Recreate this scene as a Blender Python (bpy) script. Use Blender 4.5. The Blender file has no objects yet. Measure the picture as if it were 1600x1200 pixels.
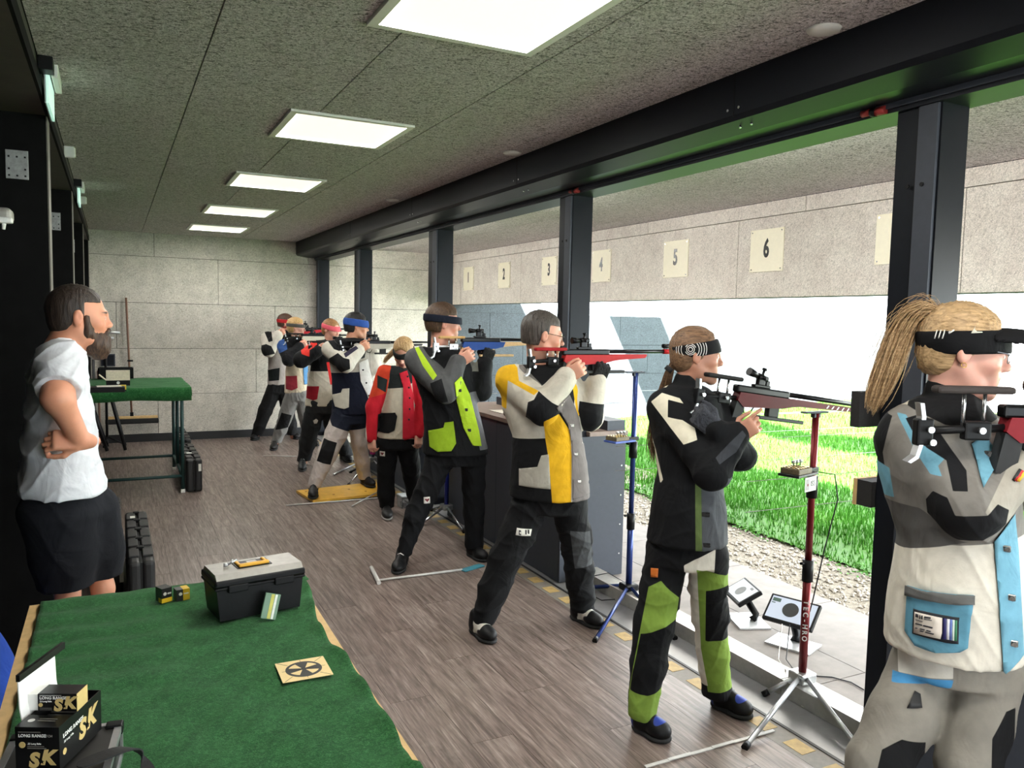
import bpy, bmesh, math, random
import numpy as np
from mathutils import Vector, Matrix
from mathutils.bvhtree import BVHTree

random.seed(7); np.random.seed(7)
sc = bpy.context.scene
COL = sc.collection
PI = math.pi

# ------------------------------------------------------------------ camera
F, YAW, PITCH, ROLL, CAMZ = 1238.95, 0.46666, 0.07946, 0.02113, 1.70
def _axes():
    f = np.array([math.sin(YAW)*math.cos(PITCH), math.cos(YAW)*math.cos(PITCH), -math.sin(PITCH)])
    r = np.array([math.cos(YAW), -math.sin(YAW), 0.0]); u = np.cross(r, f)
    return (math.cos(ROLL)*r+math.sin(ROLL)*u, -math.sin(ROLL)*r+math.cos(ROLL)*u, f)
CR, CU, CF = _axes()
CAM = np.array([0, 0, CAMZ])
cd = bpy.data.cameras.new('camera'); co = bpy.data.objects.new('camera', cd); COL.objects.link(co)
cd.sensor_width = 36; cd.lens = F/1600*36; cd.clip_start = 0.05; cd.clip_end = 300
co.matrix_world = Matrix(((CR[0], CU[0], -CF[0], 0), (CR[1], CU[1], -CF[1], 0), (CR[2], CU[2], -CF[2], CAMZ), (0, 0, 0, 1)))
sc.camera = co

# ------------------------------------------------------------------ light
w = bpy.data.worlds.new('sky'); sc.world = w; w.use_nodes = True
bg = w.node_tree.nodes['Background']
bg.inputs[0].default_value = (0.84, 0.93, 1.0, 1); bg.inputs[1].default_value = 3.8
sd = bpy.data.lights.new('sun', 'SUN'); so = bpy.data.objects.new('sun', sd); COL.objects.link(so)
sd.energy = 23; sd.angle = math.radians(0.6); sd.color = (1.0, 0.98, 0.94)
so.rotation_euler = Vector((0.46, 1.1, -0.83)).to_track_quat('-Z', 'Y').to_euler()
LAMP = 6.4            # radiance of the ceiling panels
vs = sc.view_settings
vs.view_transform = 'Standard'; vs.look = 'None'; vs.gamma = 1; vs.exposure = 1.9; vs.use_curve_mapping = False
sc.cycles.use_denoising = True
sc.cycles.max_bounces = 10; sc.cycles.diffuse_bounces = 6; sc.cycles.caustics_reflective = False; sc.cycles.caustics_refractive = False
sc.cycles.sample_clamp_indirect = 6

# ------------------------------------------------------------------ photo helpers: a picture point turned into a place in the room
def ray(x, y): return CF + CR*((x-800)/F) - CU*((y-600)/F)
def on_z(x, y, z=0.0): d = ray(x, y); return CAM + d*((z-CAMZ)/d[2])
def on_y(x, y, Y): d = ray(x, y); return CAM + d*(Y/d[1])
def on_x(x, y, X): d = ray(x, y); return CAM + d*(X/d[0])

# ------------------------------------------------------------------ object helpers
def tag(o, label=None, cat=None, group=None, kind=None):
    if label: o['label'] = label
    if cat: o['category'] = cat
    if group: o['group'] = group
    if kind: o['kind'] = kind
    return o
def empty(name, loc=(0, 0, 0), label=None, cat=None, group=None, rz=0.0):
    o = bpy.data.objects.new(name, None); COL.objects.link(o)
    o.empty_display_size = 0.1; o.location = loc; o.rotation_euler = (0, 0, rz)
    return tag(o, label, cat, group)
def link(name, me, mat=None, parent=None):
    o = bpy.data.objects.new(name, me); COL.objects.link(o)
    if mat is not None:
        for m in (mat if isinstance(mat, (list, tuple)) else [mat]): me.materials.append(m)
    if parent is not None:
        o.parent = parent
    return o

class MB:
    """collects simple shapes and links them as one mesh"""
    def __init__(s): s.bm = bmesh.new(); s.mi = 0
    def _f(s, vs_, fs):
        v = [s.bm.verts.new(Vector(p)) for p in vs_]
        out = []
        for f in fs:
            try:
                q = s.bm.faces.new([v[i] for i in f]); q.material_index = s.mi; out.append(q)
            except ValueError: pass
        return v, out
    def box(s, lo, hi, M=None):
        x0, y0, z0 = lo; x1, y1, z1 = hi
        p = [(x0,y0,z0),(x1,y0,z0),(x1,y1,z0),(x0,y1,z0),(x0,y0,z1),(x1,y0,z1),(x1,y1,z1),(x0,y1,z1)]
        if M is not None: p = [M @ Vector(q) for q in p]
        s._f(p, [(0,3,2,1),(4,5,6,7),(0,1,5,4),(1,2,6,5),(2,3,7,6),(3,0,4,7)]); return s
    def cbox(s, c, d, M=None):
        return s.box([c[i]-d[i]/2 for i in range(3)], [c[i]+d[i]/2 for i in range(3)], M)
    def rbox(s, lo, hi, r=0.01, M=None, seg=2):
        b = bmesh.new()
        x0, y0, z0 = lo; x1, y1, z1 = hi
        vv = [b.verts.new(q) for q in [(x0,y0,z0),(x1,y0,z0),(x1,y1,z0),(x0,y1,z0),(x0,y0,z1),(x1,y0,z1),(x1,y1,z1),(x0,y1,z1)]]
        for f in [(0,3,2,1),(4,5,6,7),(0,1,5,4),(1,2,6,5),(2,3,7,6),(3,0,4,7)]: b.faces.new([vv[i] for i in f])
        bmesh.ops.bevel(b, geom=b.edges[:], offset=r, segments=seg, profile=0.5, affect='EDGES')
        s.merge(b, M); return s
    def merge(s, b, M=None):
        m = {}
        for v in b.verts: m[v] = s.bm.verts.new((M @ v.co) if M is not None else v.co)
        for f in b.faces:
            try:
                q = s.bm.faces.new([m[v] for v in f.verts]); q.material_index = s.mi
            except ValueError: pass
        b.free()
    def tube(s, pts, r, n=8, cap=True):
        pts = [Vector(p) for p in pts]
        rs = r if isinstance(r, (list, tuple)) else [r]*len(pts)
        rings = []; up = None
        for i, p in enumerate(pts):
            d = (pts[min(i+1, len(pts)-1)]-pts[max(i-1, 0)])
            if d.length < 1e-9: d = Vector((0, 0, 1))
            d.normalize()
            if up is None or abs(up.dot(d)) > 0.98:
                up = Vector((0, 0, 1)) if abs(d.z) < 0.9 else Vector((1, 0, 0))
            a = up.cross(d).normalized(); b = d.cross(a).normalized(); up = b
            rings.append([s.bm.verts.new(p+a*(rs[i]*math.cos(2*PI*k/n))+b*(rs[i]*math.sin(2*PI*k/n))) for k in range(n)])
        for A, B in zip(rings, rings[1:]):
            for k in range(n):
                f = s.bm.faces.new((A[k], A[(k+1) % n], B[(k+1) % n], B[k])); f.material_index = s.mi; f.smooth = True
        if cap:
            f = s.bm.faces.new(rings[0][::-1]); f.material_index = s.mi
            f = s.bm.faces.new(rings[-1]); f.material_index = s.mi
        return s
    def prism(s, poly, a, b, axis='y'):
        """extrude a 2-D outline: axis y -> points are (x,z); axis z -> (x,y); axis x -> (y,z)"""
        def P(q, t): return {'y': (q[0], t, q[1]), 'z': (q[0], q[1], t), 'x': (t, q[0], q[1])}[axis]
        n = len(poly)
        A = [s.bm.verts.new(P(q, a)) for q in poly]; B = [s.bm.verts.new(P(q, b)) for q in poly]
        for k in range(n):
            f = s.bm.faces.new((A[k], A[(k+1) % n], B[(k+1) % n], B[k])); f.material_index = s.mi
        for R_ in (A[::-1], B):
            f = s.bm.faces.new(R_); f.material_index = s.mi
        return s
    def lathe(s, prof, c=(0, 0, 0), n=16, M=None):
        rings = []
        for r, z in prof:
            rings.append([])
            for k in range(n):
                q = Vector((c[0]+r*math.cos(2*PI*k/n), c[1]+r*math.sin(2*PI*k/n), c[2]+z))
                rings[-1].append(s.bm.verts.new(M @ q if M is not None else q))
        for A, B in zip(rings, rings[1:]):
            for k in range(n):
                f = s.bm.faces.new((A[k], A[(k+1) % n], B[(k+1) % n], B[k])); f.material_index = s.mi; f.smooth = True
        for R_ in (rings[0][::-1], rings[-1]):
            f = s.bm.faces.new(R_); f.material_index = s.mi
        return s
    def ball(s, c, r, u=10, v=8, M=None):
        rr = r if isinstance(r, (tuple, list)) else (r, r, r)
        b = bmesh.new(); bmesh.ops.create_uvsphere(b, u_segments=u, v_segments=v, radius=1)
        for q in b.verts: q.co = Vector((c[0]+q.co.x*rr[0], c[1]+q.co.y*rr[1], c[2]+q.co.z*rr[2]))
        n0 = len(s.bm.faces); s.merge(b, M); s.bm.faces.ensure_lookup_table()
        for f in s.bm.faces[n0:]: f.smooth = True
        return s
    def mesh(s, name='m', bevel=0):
        if bevel: bmesh.ops.bevel(s.bm, geom=[e for e in s.bm.edges if e.is_manifold and e.calc_face_angle(0) > 0.6], offset=bevel, segments=1, affect='EDGES')
        bmesh.ops.recalc_face_normals(s.bm, faces=s.bm.faces[:])
        me = bpy.data.meshes.new(name); s.bm.to_mesh(me); s.bm.free(); return me
    def build(s, name, mat, parent=None, bevel=0):
        return link(name, s.mesh(name, bevel), mat, parent)

# ------------------------------------------------------------------ materials
def lin(r, g=None, b=None):
    """sRGB 0-255 -> linear"""
    c = (r, g, b) if g is not None else (r, r, r)
    return tuple((v/255/12.92 if v <= 10 else ((v/255+0.055)/1.055)**2.4) for v in c)
def deep(rgb):
    """true blacks: dark cloth, rubber and plastic reflect only a percent or two"""
    k = .55 if max(rgb) < 60 else 1.0
    return tuple(q*k for q in lin(*rgb))
class NT:
    def __init__(s, name):
        s.m = bpy.data.materials.new(name); s.m.use_nodes = True; s.t = s.m.node_tree; s.n = s.t.nodes
        s.b = s.n['Principled BSDF']
    def N(s, typ, **kw):
        q = s.n.new(typ)
        for k, v in kw.items():
            if k.startswith('i_'): q.inputs[k[2:].replace('_', ' ')].default_value = v
            else: setattr(q, k, v)
        return q
    def L(s, a, b): s.t.links.new(a, b)
    def coord(s, kind='Object', scale=(1, 1, 1)):
        tc = s.N('ShaderNodeTexCoord'); mp = s.N('ShaderNodeMapping'); mp.inputs['Scale'].default_value = scale
        s.L(tc.outputs[kind], mp.inputs['Vector']); return mp.outputs[0]
    def world(s, scale=(1, 1, 1)):
        g = s.N('ShaderNodeNewGeometry'); mp = s.N('ShaderNodeMapping'); mp.inputs['Scale'].default_value = scale
        s.L(g.outputs['Position'], mp.inputs['Vector']); return mp.outputs[0]
    def noise(s, vec, scale, detail=4, rough=.6, dist=0.0):
        q = s.N('ShaderNodeTexNoise'); q.inputs['Scale'].default_value = scale; q.inputs['Detail'].default_value = detail
        q.inputs['Roughness'].default_value = rough; q.inputs['Distortion'].default_value = dist
        s.L(vec, q.inputs['Vector']); return q.outputs[0]
    def ramp(s, fac, stops):
        q = s.N('ShaderNodeValToRGB'); e = q.color_ramp.elements
        while len(e) < len(stops): e.new(0.5)
        for el, (p, c) in zip(e, stops):
            el.position = p; el.color = (*c, 1) if len(c) == 3 else c
        s.L(fac, q.inputs[0]); return q.outputs[0]
    def math(s, op, a, b=None, c=None, clamp=False):
        q = s.N('ShaderNodeMath', operation=op); q.use_clamp = clamp
        for i, v in enumerate((a, b, c)):
            if v is None: continue
            if isinstance(v, (int, float)): q.inputs[i].default_value = v
            else: s.L(v, q.inputs[i])
        return q.outputs[0]
    def mix(s, fac, a, b, mode='MIX'):
        q = s.N('ShaderNodeMix', data_type='RGBA', blend_type=mode)
        for i, v in ((0, fac), (6, a), (7, b)):
            if isinstance(v, (int, float)): q.inputs[i].default_value = v
            elif isinstance(v, tuple): q.inputs[i].default_value = (*v, 1) if len(v) == 3 else v
            else: s.L(v, q.inputs[i])
        return q.outputs[2]
    def bump(s, h, strength=.3, dist=.01):
        q = s.N('ShaderNodeBump'); q.inputs['Strength'].default_value = strength; q.inputs['Distance'].default_value = dist
        s.L(h, q.inputs['Height']); s.L(q.outputs[0], s.b.inputs['Normal']); return q
    def color(s, c):
        if isinstance(c, tuple): s.b.inputs['Base Color'].default_value = (*c, 1)
        else: s.L(c, s.b.inputs['Base Color'])
    def rough(s, r):
        if isinstance(r, (int, float)): s.b.inputs['Roughness'].default_value = r
        else: s.L(r, s.b.inputs['Roughness'])
_MC = {}
def plain(name, rgb, rough=.6, metal=0., grain=.12, scale=60, bump=.05, coat=0.):
    """simple surface: base colour with a little mottling and relief"""
    if name in _MC: return _MC[name]
    t = NT(name); c = deep(rgb); v = t.coord()
    n = t.noise(v, scale, 5)
    lo = tuple(max(0, q*(1-grain)) for q in c); hi = tuple(min(1, q*(1+grain)) for q in c)
    t.color(t.ramp(n, [(0.3, lo), (0.7, hi)])); t.rough(rough); t.b.inputs['Metallic'].default_value = metal
    if bump: t.bump(n, bump, .004)
    if coat: t.b.inputs['Coat Weight'].default_value = coat
    _MC[name] = t.m; return t.m

def wood_wool(name, base, dark, strength=.7, vein=.25, slit=.85):
    """cement bonded wood-wool acoustic board: pale strands with dark gaps"""
    t = NT(name); v = t.world((1, 1, 1))
    acc = None
    for sc_, det, off in ((44, 2, 0.0), (80, 2, 3.7), (30, 3, 9.1)):
        mp = t.N('ShaderNodeMapping'); mp.inputs['Location'].default_value = (off, off*1.3, off*.7)
        mp.inputs['Rotation'].default_value = (off, off*.6, off*2); t.L(v, mp.inputs[0])
        n = t.noise(mp.outputs[0], sc_, det, .6, 1.5)
        rdg = t.math('ABSOLUTE', t.math('SUBTRACT', n, .5))
        rdg = t.math('MULTIPLY', rdg, 6.5, clamp=True)
        acc = rdg if acc is None else t.math('MULTIPLY', acc, rdg)
    blot = t.noise(v, 6, 3, .6)
    fine = t.noise(v, 160, 3, .7, .6)
    h = t.math('ADD', t.math('MULTIPLY', acc, .75), t.math('MULTIPLY', fine, .6))
    col = t.ramp(h, [(.16, tuple(q*.22 for q in dark)), (.27, tuple(q*.75 for q in dark)), (.38, tuple(a*.6+b*.4 for a, b in zip(base, dark))), (.58, base), (1.0, tuple(min(1, q*1.15) for q in base))])
    col = t.mix(vein, col, t.ramp(blot, [(.3, tuple(q*.72 for q in base)), (.7, tuple(min(1, q*1.12) for q in base))]))
    for ang, of_ in ((.3, 0.), (1.35, 4.2), (2.4, 8.8)):        # single long strands and slits lying in three directions
        r_ = t.N('ShaderNodeMapping'); r_.inputs['Rotation'].default_value = (ang*.7, ang*.4, ang); r_.inputs['Location'].default_value = (of_, of_, of_)
        s_ = t.N('ShaderNodeMapping'); s_.inputs['Scale'].default_value = (.22, 1, 1); t.L(v, r_.inputs[0]); t.L(r_.outputs[0], s_.inputs[0])
        n = t.noise(s_.outputs[0], 95, 2, .5, .8)
        col = t.mix(slit, col, t.ramp(n, [(.34, (.30, .30, .29)), (.43, (1, 1, 1)), (.62, (1, 1, 1)), (.70, (1.16, 1.16, 1.16))]), 'MULTIPLY')
    oi = t.N('ShaderNodeObjectInfo')
    col = t.mix(1.0, col, t.ramp(oi.outputs['Random'], [(0, (.93, .93, .93)), (1, (1, 1, 1))]), 'MULTIPLY')
    t.color(col); t.rough(.95); t.b.inputs['Specular IOR Level'].default_value = .1
    t.bump(h, strength, .011)
    return t.m
M_CEIL = wood_wool('wood_wool_ceiling', lin(255, 246, 250), lin(210, 200, 200), .9, .15)
M_BOARD = wood_wool('wood_wool_wall', lin(216, 211, 200), lin(164, 160, 148), .4, .5, .3)
M_BAFFLE = wood_wool('wood_wool_baffle', lin(250, 241, 231), lin(206, 196, 184), .5, .35, .25)
M_STEEL = plain('anthracite_steel', (36, 39, 46), .4, .1, .06, 30, .02)
M_STEEL2 = plain('anthracite_cabinet', (62, 66, 74), .5, .1, .06, 30, .02)
M_BLACKWOOD = plain('black_stained_wood', (20, 20, 20), .7, 0, .3, 14, .2)
M_ALU = plain('aluminium', (190, 192, 194), .35, .85, .05, 50, .02)
M_STEELBRIGHT = plain('bright_steel', (200, 202, 205), .25, .95, .05, 50, .02)
M_BLK = plain('black_plastic', (22, 22, 24), .45, 0, .2, 120, .08)
M_BLKRUB = plain('black_rubber', (28, 28, 29), .8, 0, .2, 90, .15)
M_WHITEP = plain('white_plastic', (228, 228, 222), .45, 0, .03, 60, .02)
for m_, s_ in ((M_STEEL, .14), (M_BLACKWOOD, .08), (M_BLK, .2), (M_STEEL2, .3)): m_.node_tree.nodes['Principled BSDF'].inputs['Specular IOR Level'].default_value = s_
M_GAP = plain('joint_shadow_backing', (40, 40, 36), .95, 0, .1, 30, 0)
# ================================================================== THE SETTING
ZC, YB, XB = 2.746, 11.505, 2.33
YN = -7.5                                       # the room goes on behind the photographer

# floor: planks of wood-look vinyl
def floor_mat():
    t = NT('vinyl_plank'); v = t.world((1, 1, 1))
    oi = t.N('ShaderNodeObjectInfo')
    off = t.N('ShaderNodeCombineXYZ'); t.L(t.math('MULTIPLY', oi.outputs['Random'], 17.), off.inputs[1]); t.L(t.math('MULTIPLY', oi.outputs['Random'], 31.), off.inputs[2])
    add = t.N('ShaderNodeVectorMath', operation='ADD'); t.L(v, add.inputs[0]); t.L(off.outputs[0], add.inputs[1])
    mp = t.N('ShaderNodeMapping'); mp.inputs['Scale'].default_value = (26, 1.6, 1); t.L(add.outputs[0], mp.inputs[0])
    g1 = t.noise(mp.outputs[0], 1.7, 6, .62, .5)
    mp2 = t.N('ShaderNodeMapping'); mp2.inputs['Scale'].default_value = (90, 5, 1); t.L(add.outputs[0], mp2.inputs[0])
    g2 = t.noise(mp2.outputs[0], 1.6, 4, .6)
    g = t.math('ADD', t.math('MULTIPLY', g1, .6), t.math('MULTIPLY', g2, .4))
    col = t.ramp(g, [(.30, lin(64, 53, 49)), (.44, lin(100, 87, 81)), (.56, lin(132, 118, 111)), (.72, lin(174, 161, 154))])
    col = t.mix(1.0, col, t.ramp(oi.outputs['Random'], [(0, (.84, .83, .82)), (1, (1.06, 1.05, 1.04))]), 'MULTIPLY')
    scuff = t.noise(v, 5, 5, .7)
    col = t.mix(t.math('MULTIPLY', t.math('SUBTRACT', scuff, .56, clamp=True), 1.4, clamp=True), col, lin(172, 164, 156))
    t.color(col); t.rough(t.ramp(g, [(.3, (.42, .42, .42)), (.7, (.30, .30, .30))])); t.b.inputs['Specular IOR Level'].default_value = .45
    t.bump(g, .18, .002); return t.m
M_FLOOR = floor_mat()
fl = MB().box((-1.1, YN, -.05), (2.40, YB, -.004)).build('floor', M_GAP); tag(fl, kind='structure')
pw, plen = 0.19, 1.235
pm = MB().box((0, 0, -.004), (pw-.0015, plen-.0015, 0)).mesh('plank'); pm.materials.append(M_FLOOR)
def piece(name, me, loc, parent, scale=None):
    o = bpy.data.objects.new(name, me); COL.objects.link(o); o.location = loc; o.parent = parent
    if scale: o.scale = scale
    return o
k = 0; x = 2.40-pw*18
while x < 2.40-.01:
    y = -1.6-((k*0.37) % 1)*plen
    while y < YB:
        y0, y1 = max(y, -1.6), min(y+plen, YB)
        if y1-y0 > .02 and not (x < -.4 and y0 > 4.4): piece('plank', pm, (x, y0, 0), fl, (1, (y1-y0)/plen, 1))
        y += plen
    x += pw; k += 1
# yellow-grey dashed tape, aluminium edge strip, grey lino strip, threshold
t1 = MB().box((2.40, YN, -.05), (2.52, YB, 0)).build('trim_1', plain('grey_tape_floor', (126, 120, 112), .6, 0, .12, 40)); tag(t1, kind='structure')
M_TAPE = plain('worn_yellow_tape', (184, 156, 100), .6, 0, .25, 25)
y = -.9; tm = MB().box((0, 0, 0), (.075, .105, .0012)).mesh('tape_dash'); tm.materials.append(M_TAPE)
while y < YB:
    piece('tape_dash', tm, (2.425, y, .0002), t1); y += .205
t2 = MB().box((2.52, YN, -.05), (2.535, YB, .003)).build('trim_2', plain('dark_edge_strip', (44, 44, 46), .5, .3)); tag(t2, kind='structure')
t3 = MB().box((2.535, YN, -.05), (2.735, YB, -.001)).build('trim_3', plain('grey_lino_strip', (128, 128, 130), .32, 0, .08, 20)); tag(t3, kind='structure')
M_SILL = plain('zinc_threshold', (176, 174, 168), .42, .5, .1, 30)
for i, y in enumerate(np.arange(YN, YB-.1, 2.02)):
    s_ = MB().box((2.735, y, -.05), (2.86, min(y+2.014, YB), .075)).build('trim_%d' % (4+i), M_SILL, bevel=.004); tag(s_, kind='structure')

# ceiling: wood-wool boards with recessed joints
ce = MB().box((-.80, YN, ZC+.025), (4.75, YB, ZC+.2)).build('ceiling', M_GAP); tag(ce, kind='structure')
bcache = {}
def board(parent, lo, hi, mat, axis, gap=.006, nm='board', bev=.004):
    """one board of a panelled surface, with eased edges and its own joints; axis is its thin axis"""
    lo = list(lo); hi = list(hi)
    for i in range(3):
        if i != axis: lo[i] += gap/2; hi[i] -= gap/2
    d = tuple(round(hi[i]-lo[i], 3) for i in range(3))
    key = (d, mat.name)
    if key not in bcache:
        me = MB().box((0, 0, 0), d).mesh(nm, bevel=bev); me.materials.append(mat); bcache[key] = me
    return piece(nm, bcache[key], lo, parent)
cols = [-.26, .352, .965, 1.577, 2.19, 2.36]
lightY = [-1.46, .54, 2.515, 4.51, 6.50, 8.47, 10.3]
LX0, LX1, LW = .822, 1.485, .66
starts = {0: 1.30, 1: 1.82, 2: .55, 3: .385, 4: 1.3}
for ci in range(5):
    x0, x1 = cols[ci], cols[ci+1]
    y = starts[ci]-4.0
    ys = []
    while y < YB: ys.append(y); y += 2.0
    for y in ys:
        y0, y1 = max(y, -2.6), min(y+2.0, YB)
        if y1-y0 < .02: continue
        segs = [(x0, x1, y0, y1)]
        # cut round the light panels
        for ly in lightY:
            a, b = ly-LW/2, ly+LW/2
            new = []
            for (p, q, r, s_) in segs:
                if q <= LX0 or p >= LX1 or s_ <= a or r >= b: new.append((p, q, r, s_)); continue
                if r < a: new.append((p, q, r, a))
                if s_ > b: new.append((p, q, b, s_))
                m0, m1 = max(r, a), min(s_, b)
                if p < LX0: new.append((p, LX0, m0, m1))
                if q > LX1: new.append((LX1, q, m0, m1))
            segs = new
        for (p, q, r, s_) in segs: board(ce, (p, r, ZC), (q, s_, ZC+.025), M_CEIL, 2, nm='panel')
cn = MB().box((-.80, YN, ZC), (2.36, -2.6, ZC+.025)).build('ceiling_rear', M_CEIL); cn.parent = ce
# back wall
wb = MB().box((-1.2, YB+.03, -.05), (4.9, YB+.2, 3.1)).build('wall_back', M_GAP); tag(wb, kind='structure')
rows = [(0, .625, (.52,)), (.625, 1.235, (-.22,)), (1.235, 1.835, (.04,)), (1.835, 2.44, (1.29,)), (2.44, ZC+.02, (.50,))]
for z0, z1, cuts in rows:
    xs = sorted({-.6, 4.73} | {c for c in cuts} | {c+2.0 for c in cuts if c+2.0 < 4.6})
    xs = [q for q in xs if -.6 <= q <= 4.73]
    for a, b in zip(xs, xs[1:]):
        if b-a > .05: board(wb, (a, YB, z0), (b, YB+.03, z1), M_BOARD, 1)
bb = MB().box((-.6, YB-.018, 0), (2.6, YB, .105)).build('baseboard_back', plain('black_skirting', (36, 38, 42), .5, 0, .1, 30), bevel=.003); tag(bb, kind='structure')

wn = MB().box((-1.2, YN-.2, -.05), (2.62, YN, 3.1)).build('wall_near', M_BOARD); tag(wn, kind='structure')
# left wall: black-stained timber bays, columns and head beam
wl = MB().box((-.78, -1.5, -.05), (-.70, YB, ZC)).build('wall_left', M_BLACKWOOD); tag(wl, kind='structure')
# the wall behind the photographer is an open entrance front; unseen pale paving added to bounce light inside
gl = MB().box((-14, -16, -.12), (-.78, 14, -.06)).build('ground_bounce', plain('bounce_concrete', (196, 192, 184), .9, 0, .08, 3, .05)); tag(gl, kind='structure')
xb = -1.5
while xb < YB:
    board(wl, (-.70, xb, 0), (-.675, min(xb+.62, YB), 2.60), M_BLACKWOOD, 0, .006, 'panel'); xb += .62
M_HEAD = plain('brown_black_beam', (60, 54, 46), .6, 0, .2, 12, .15)
hb = MB().box((-.70, YN, 2.60), (-.262, YB, ZC)).build('trim_60', M_HEAD, bevel=.006); tag(hb, kind='structure')
hb2 = MB().box((-.262, YN, 2.60), (-.25, YB, 2.66)).build('trim_61', M_BLACKWOOD, bevel=.003); tag(hb2, kind='structure')
M_GALV = plain('galvanised_plate', (150, 152, 150), .5, .6, .2, 60, .05)
M_LITSIDE = plain('lit_column_side', (92, 88, 80), .6, 0, .15, 30)
for i, y in enumerate((-3.9, -1.66, 1.75, 4.33, 6.86, 9.30, 11.35)):
    c = MB().box((-.70, y, 0), (-.262, min(y+.16, YB), 2.60)).build('trim_%d' % (70+i), M_BLACKWOOD, bevel=.004); tag(c, kind='structure')
    MB().box((-.262, y+.004, 0), (-.257, min(y+.156, YB), 2.598)).build('lit_side_strip', M_LITSIDE, c)  # pale strip paints window light onto the column's side face
    br = MB().rbox((-.425, y-.004, 2.30), (-.335, y, 2.43), .0015, seg=1)
    o = br.build('bracket_plate', M_GALV, c)
    hm = MB()
    for hx in (-.412, -.380, -.348):
        for hz in (2.315, 2.345, 2.40):
            if (hx == -.380 and hz == 2.345): continue
            hm.cbox((hx, y-.0045, hz), (.008, .003, .008))
    hm.build('screw_holes', M_BLK, o)

# right side: clad beam, header track, posts
bmx = MB().prism([(2.33, ZC+.02), (2.33, 2.575), (2.345, 2.555), (2.47, 2.535), (2.60, 2.535), (2.60, 2.60), (2.80, 2.60), (2.80, ZC+.02)], YN, YB, 'y')
br = bmx.build('trim_80', M_STEEL); tag(br, kind='structure')
for y in (.62, 2.62, 4.62, 6.62, 8.62):
    MB().box((2.3285, y, 2.57), (2.3305, y+.006, ZC)).build('seam', M_BLK, br)
    sb = MB()
    for dy in (-.03, .036): sb.tube([(2.329, y+dy, 2.60), (2.325, y+dy, 2.60)], .006, 8); sb.tube([(2.40, y+dy, 2.546), (2.40, y+dy, 2.538)], .005, 8)
    sb.build('rivets', M_STEELBRIGHT, br)
hd = MB().box((2.60, YN, 2.50), (2.78, YB, 2.60)).build('trim_81', M_STEEL, bevel=.004); tag(hd, kind='structure')
hh = MB().box((2.588, YN, 2.515), (2.60, YB, 2.575)).build('track_lip', M_STEEL2, hd)
POSTS = [(1.88, 2.06), (4.39, 4.56), (6.73, 6.97), (9.24, 9.5), (11.34, 11.505), (-.62, -.45), (-3.1, -2.93), (-5.6, -5.43)]
for i, (a, b) in enumerate(POSTS):
    p = MB().box((2.62, a, 0), (2.765, b, 2.50)).build('trim_%d' % (90+i), M_STEEL, bevel=.005); tag(p, kind='structure')
    MB().box((2.616, a+(b-a)*.48, .0), (2.621, a+(b-a)*.48+.006, 2.5)).build('seam', M_BLK, p)
    MB().box((2.606, a+.008, .08), (2.62, a+(b-a)*.46, 2.498)).build('guide_rail', M_STEEL2, p)
    sm = MB()
    for dy in (.3, .62): sm.tube([(2.607, a+(b-a)*dy, 2.22), (2.602, a+(b-a)*dy, 2.22)], .008, 8)
    sm.build('screws', M_BLK, p)
# ================================================================== OUTSIDE THE SHOOTING LINE
# roof soffit over the firing apron and the numbered overhead baffle
sf = MB().box((2.765, YN, 2.725), (5.38, YB, 2.95)).build('trim_100', M_GAP); tag(sf, kind='structure')
for a, b, st in ((2.765, 3.22, .35), (3.22, 3.83, 1.35), (3.83, 4.44, .75), (4.44, 4.73, 1.1)):
    y = st-4
    while y < YB:
        y0, y1 = max(y, YN), min(y+2.0, YB)
        if y1-y0 > .05: board(sf, (a, y0, 2.70), (b, y1, 2.725), M_CEIL, 2, nm='panel')
        y += 2.0
bf = MB().box((4.755, YN, 1.93), (4.90, YB, 2.725)).build('trim_101', M_GAP); tag(bf, kind='structure')
for z0, z1, st in ((1.93, 2.58, 1.2), (2.58, 2.70, .48)):
    y = st-4
    while y < YB:
        y0, y1 = max(y, YN), min(y+2.0, YB)
        if y1-y0 > .05: board(bf, (4.73, y0, z0), (4.755, y1, z1), M_BAFFLE, 0)
        y += 2.0
# lane number plates
M_PLATE = plain('cream_number_plate', (240, 234, 210), .55, 0, .03, 40, .02)
def chrome_text():
    t = plain('dark_digit_paint', (36, 34, 32), .28, 0, .1, 40, .02); return t
M_DIGIT = chrome_text()
def text_mesh(txt, size, depth=.001, bold=False, spacing=1.0, align='CENTER', shear=0.0, xs=1.0):
    cu = bpy.data.curves.new('t', 'FONT'); cu.body = txt; cu.size = size; cu.extrude = depth
    cu.align_x = align; cu.align_y = 'CENTER'; cu.space_character = spacing; cu.shear = shear
    if bold: cu.offset = size*(.022 if bold is True else bold)
    cu.resolution_u = 3
    o = bpy.data.objects.new('t', cu); COL.objects.link(o)
    dg = bpy.context.evaluated_depsgraph_get(); me = bpy.data.meshes.new_from_object(o.evaluated_get(dg))
    bpy.data.objects.remove(o); bpy.data.curves.remove(cu)
    if xs != 1.0:
        for v in me.vertices: v.co.x *= xs
    return me
def text(name, txt, size, mat, M, parent, **kw):
    me = text_mesh(txt, size, **kw); me.transform(M); me.materials.clear()
    return link(name, me, mat, parent)
PLY = [10.88, 9.68, 8.44, 7.29, 6.02, 4.86, 3.65]
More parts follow.
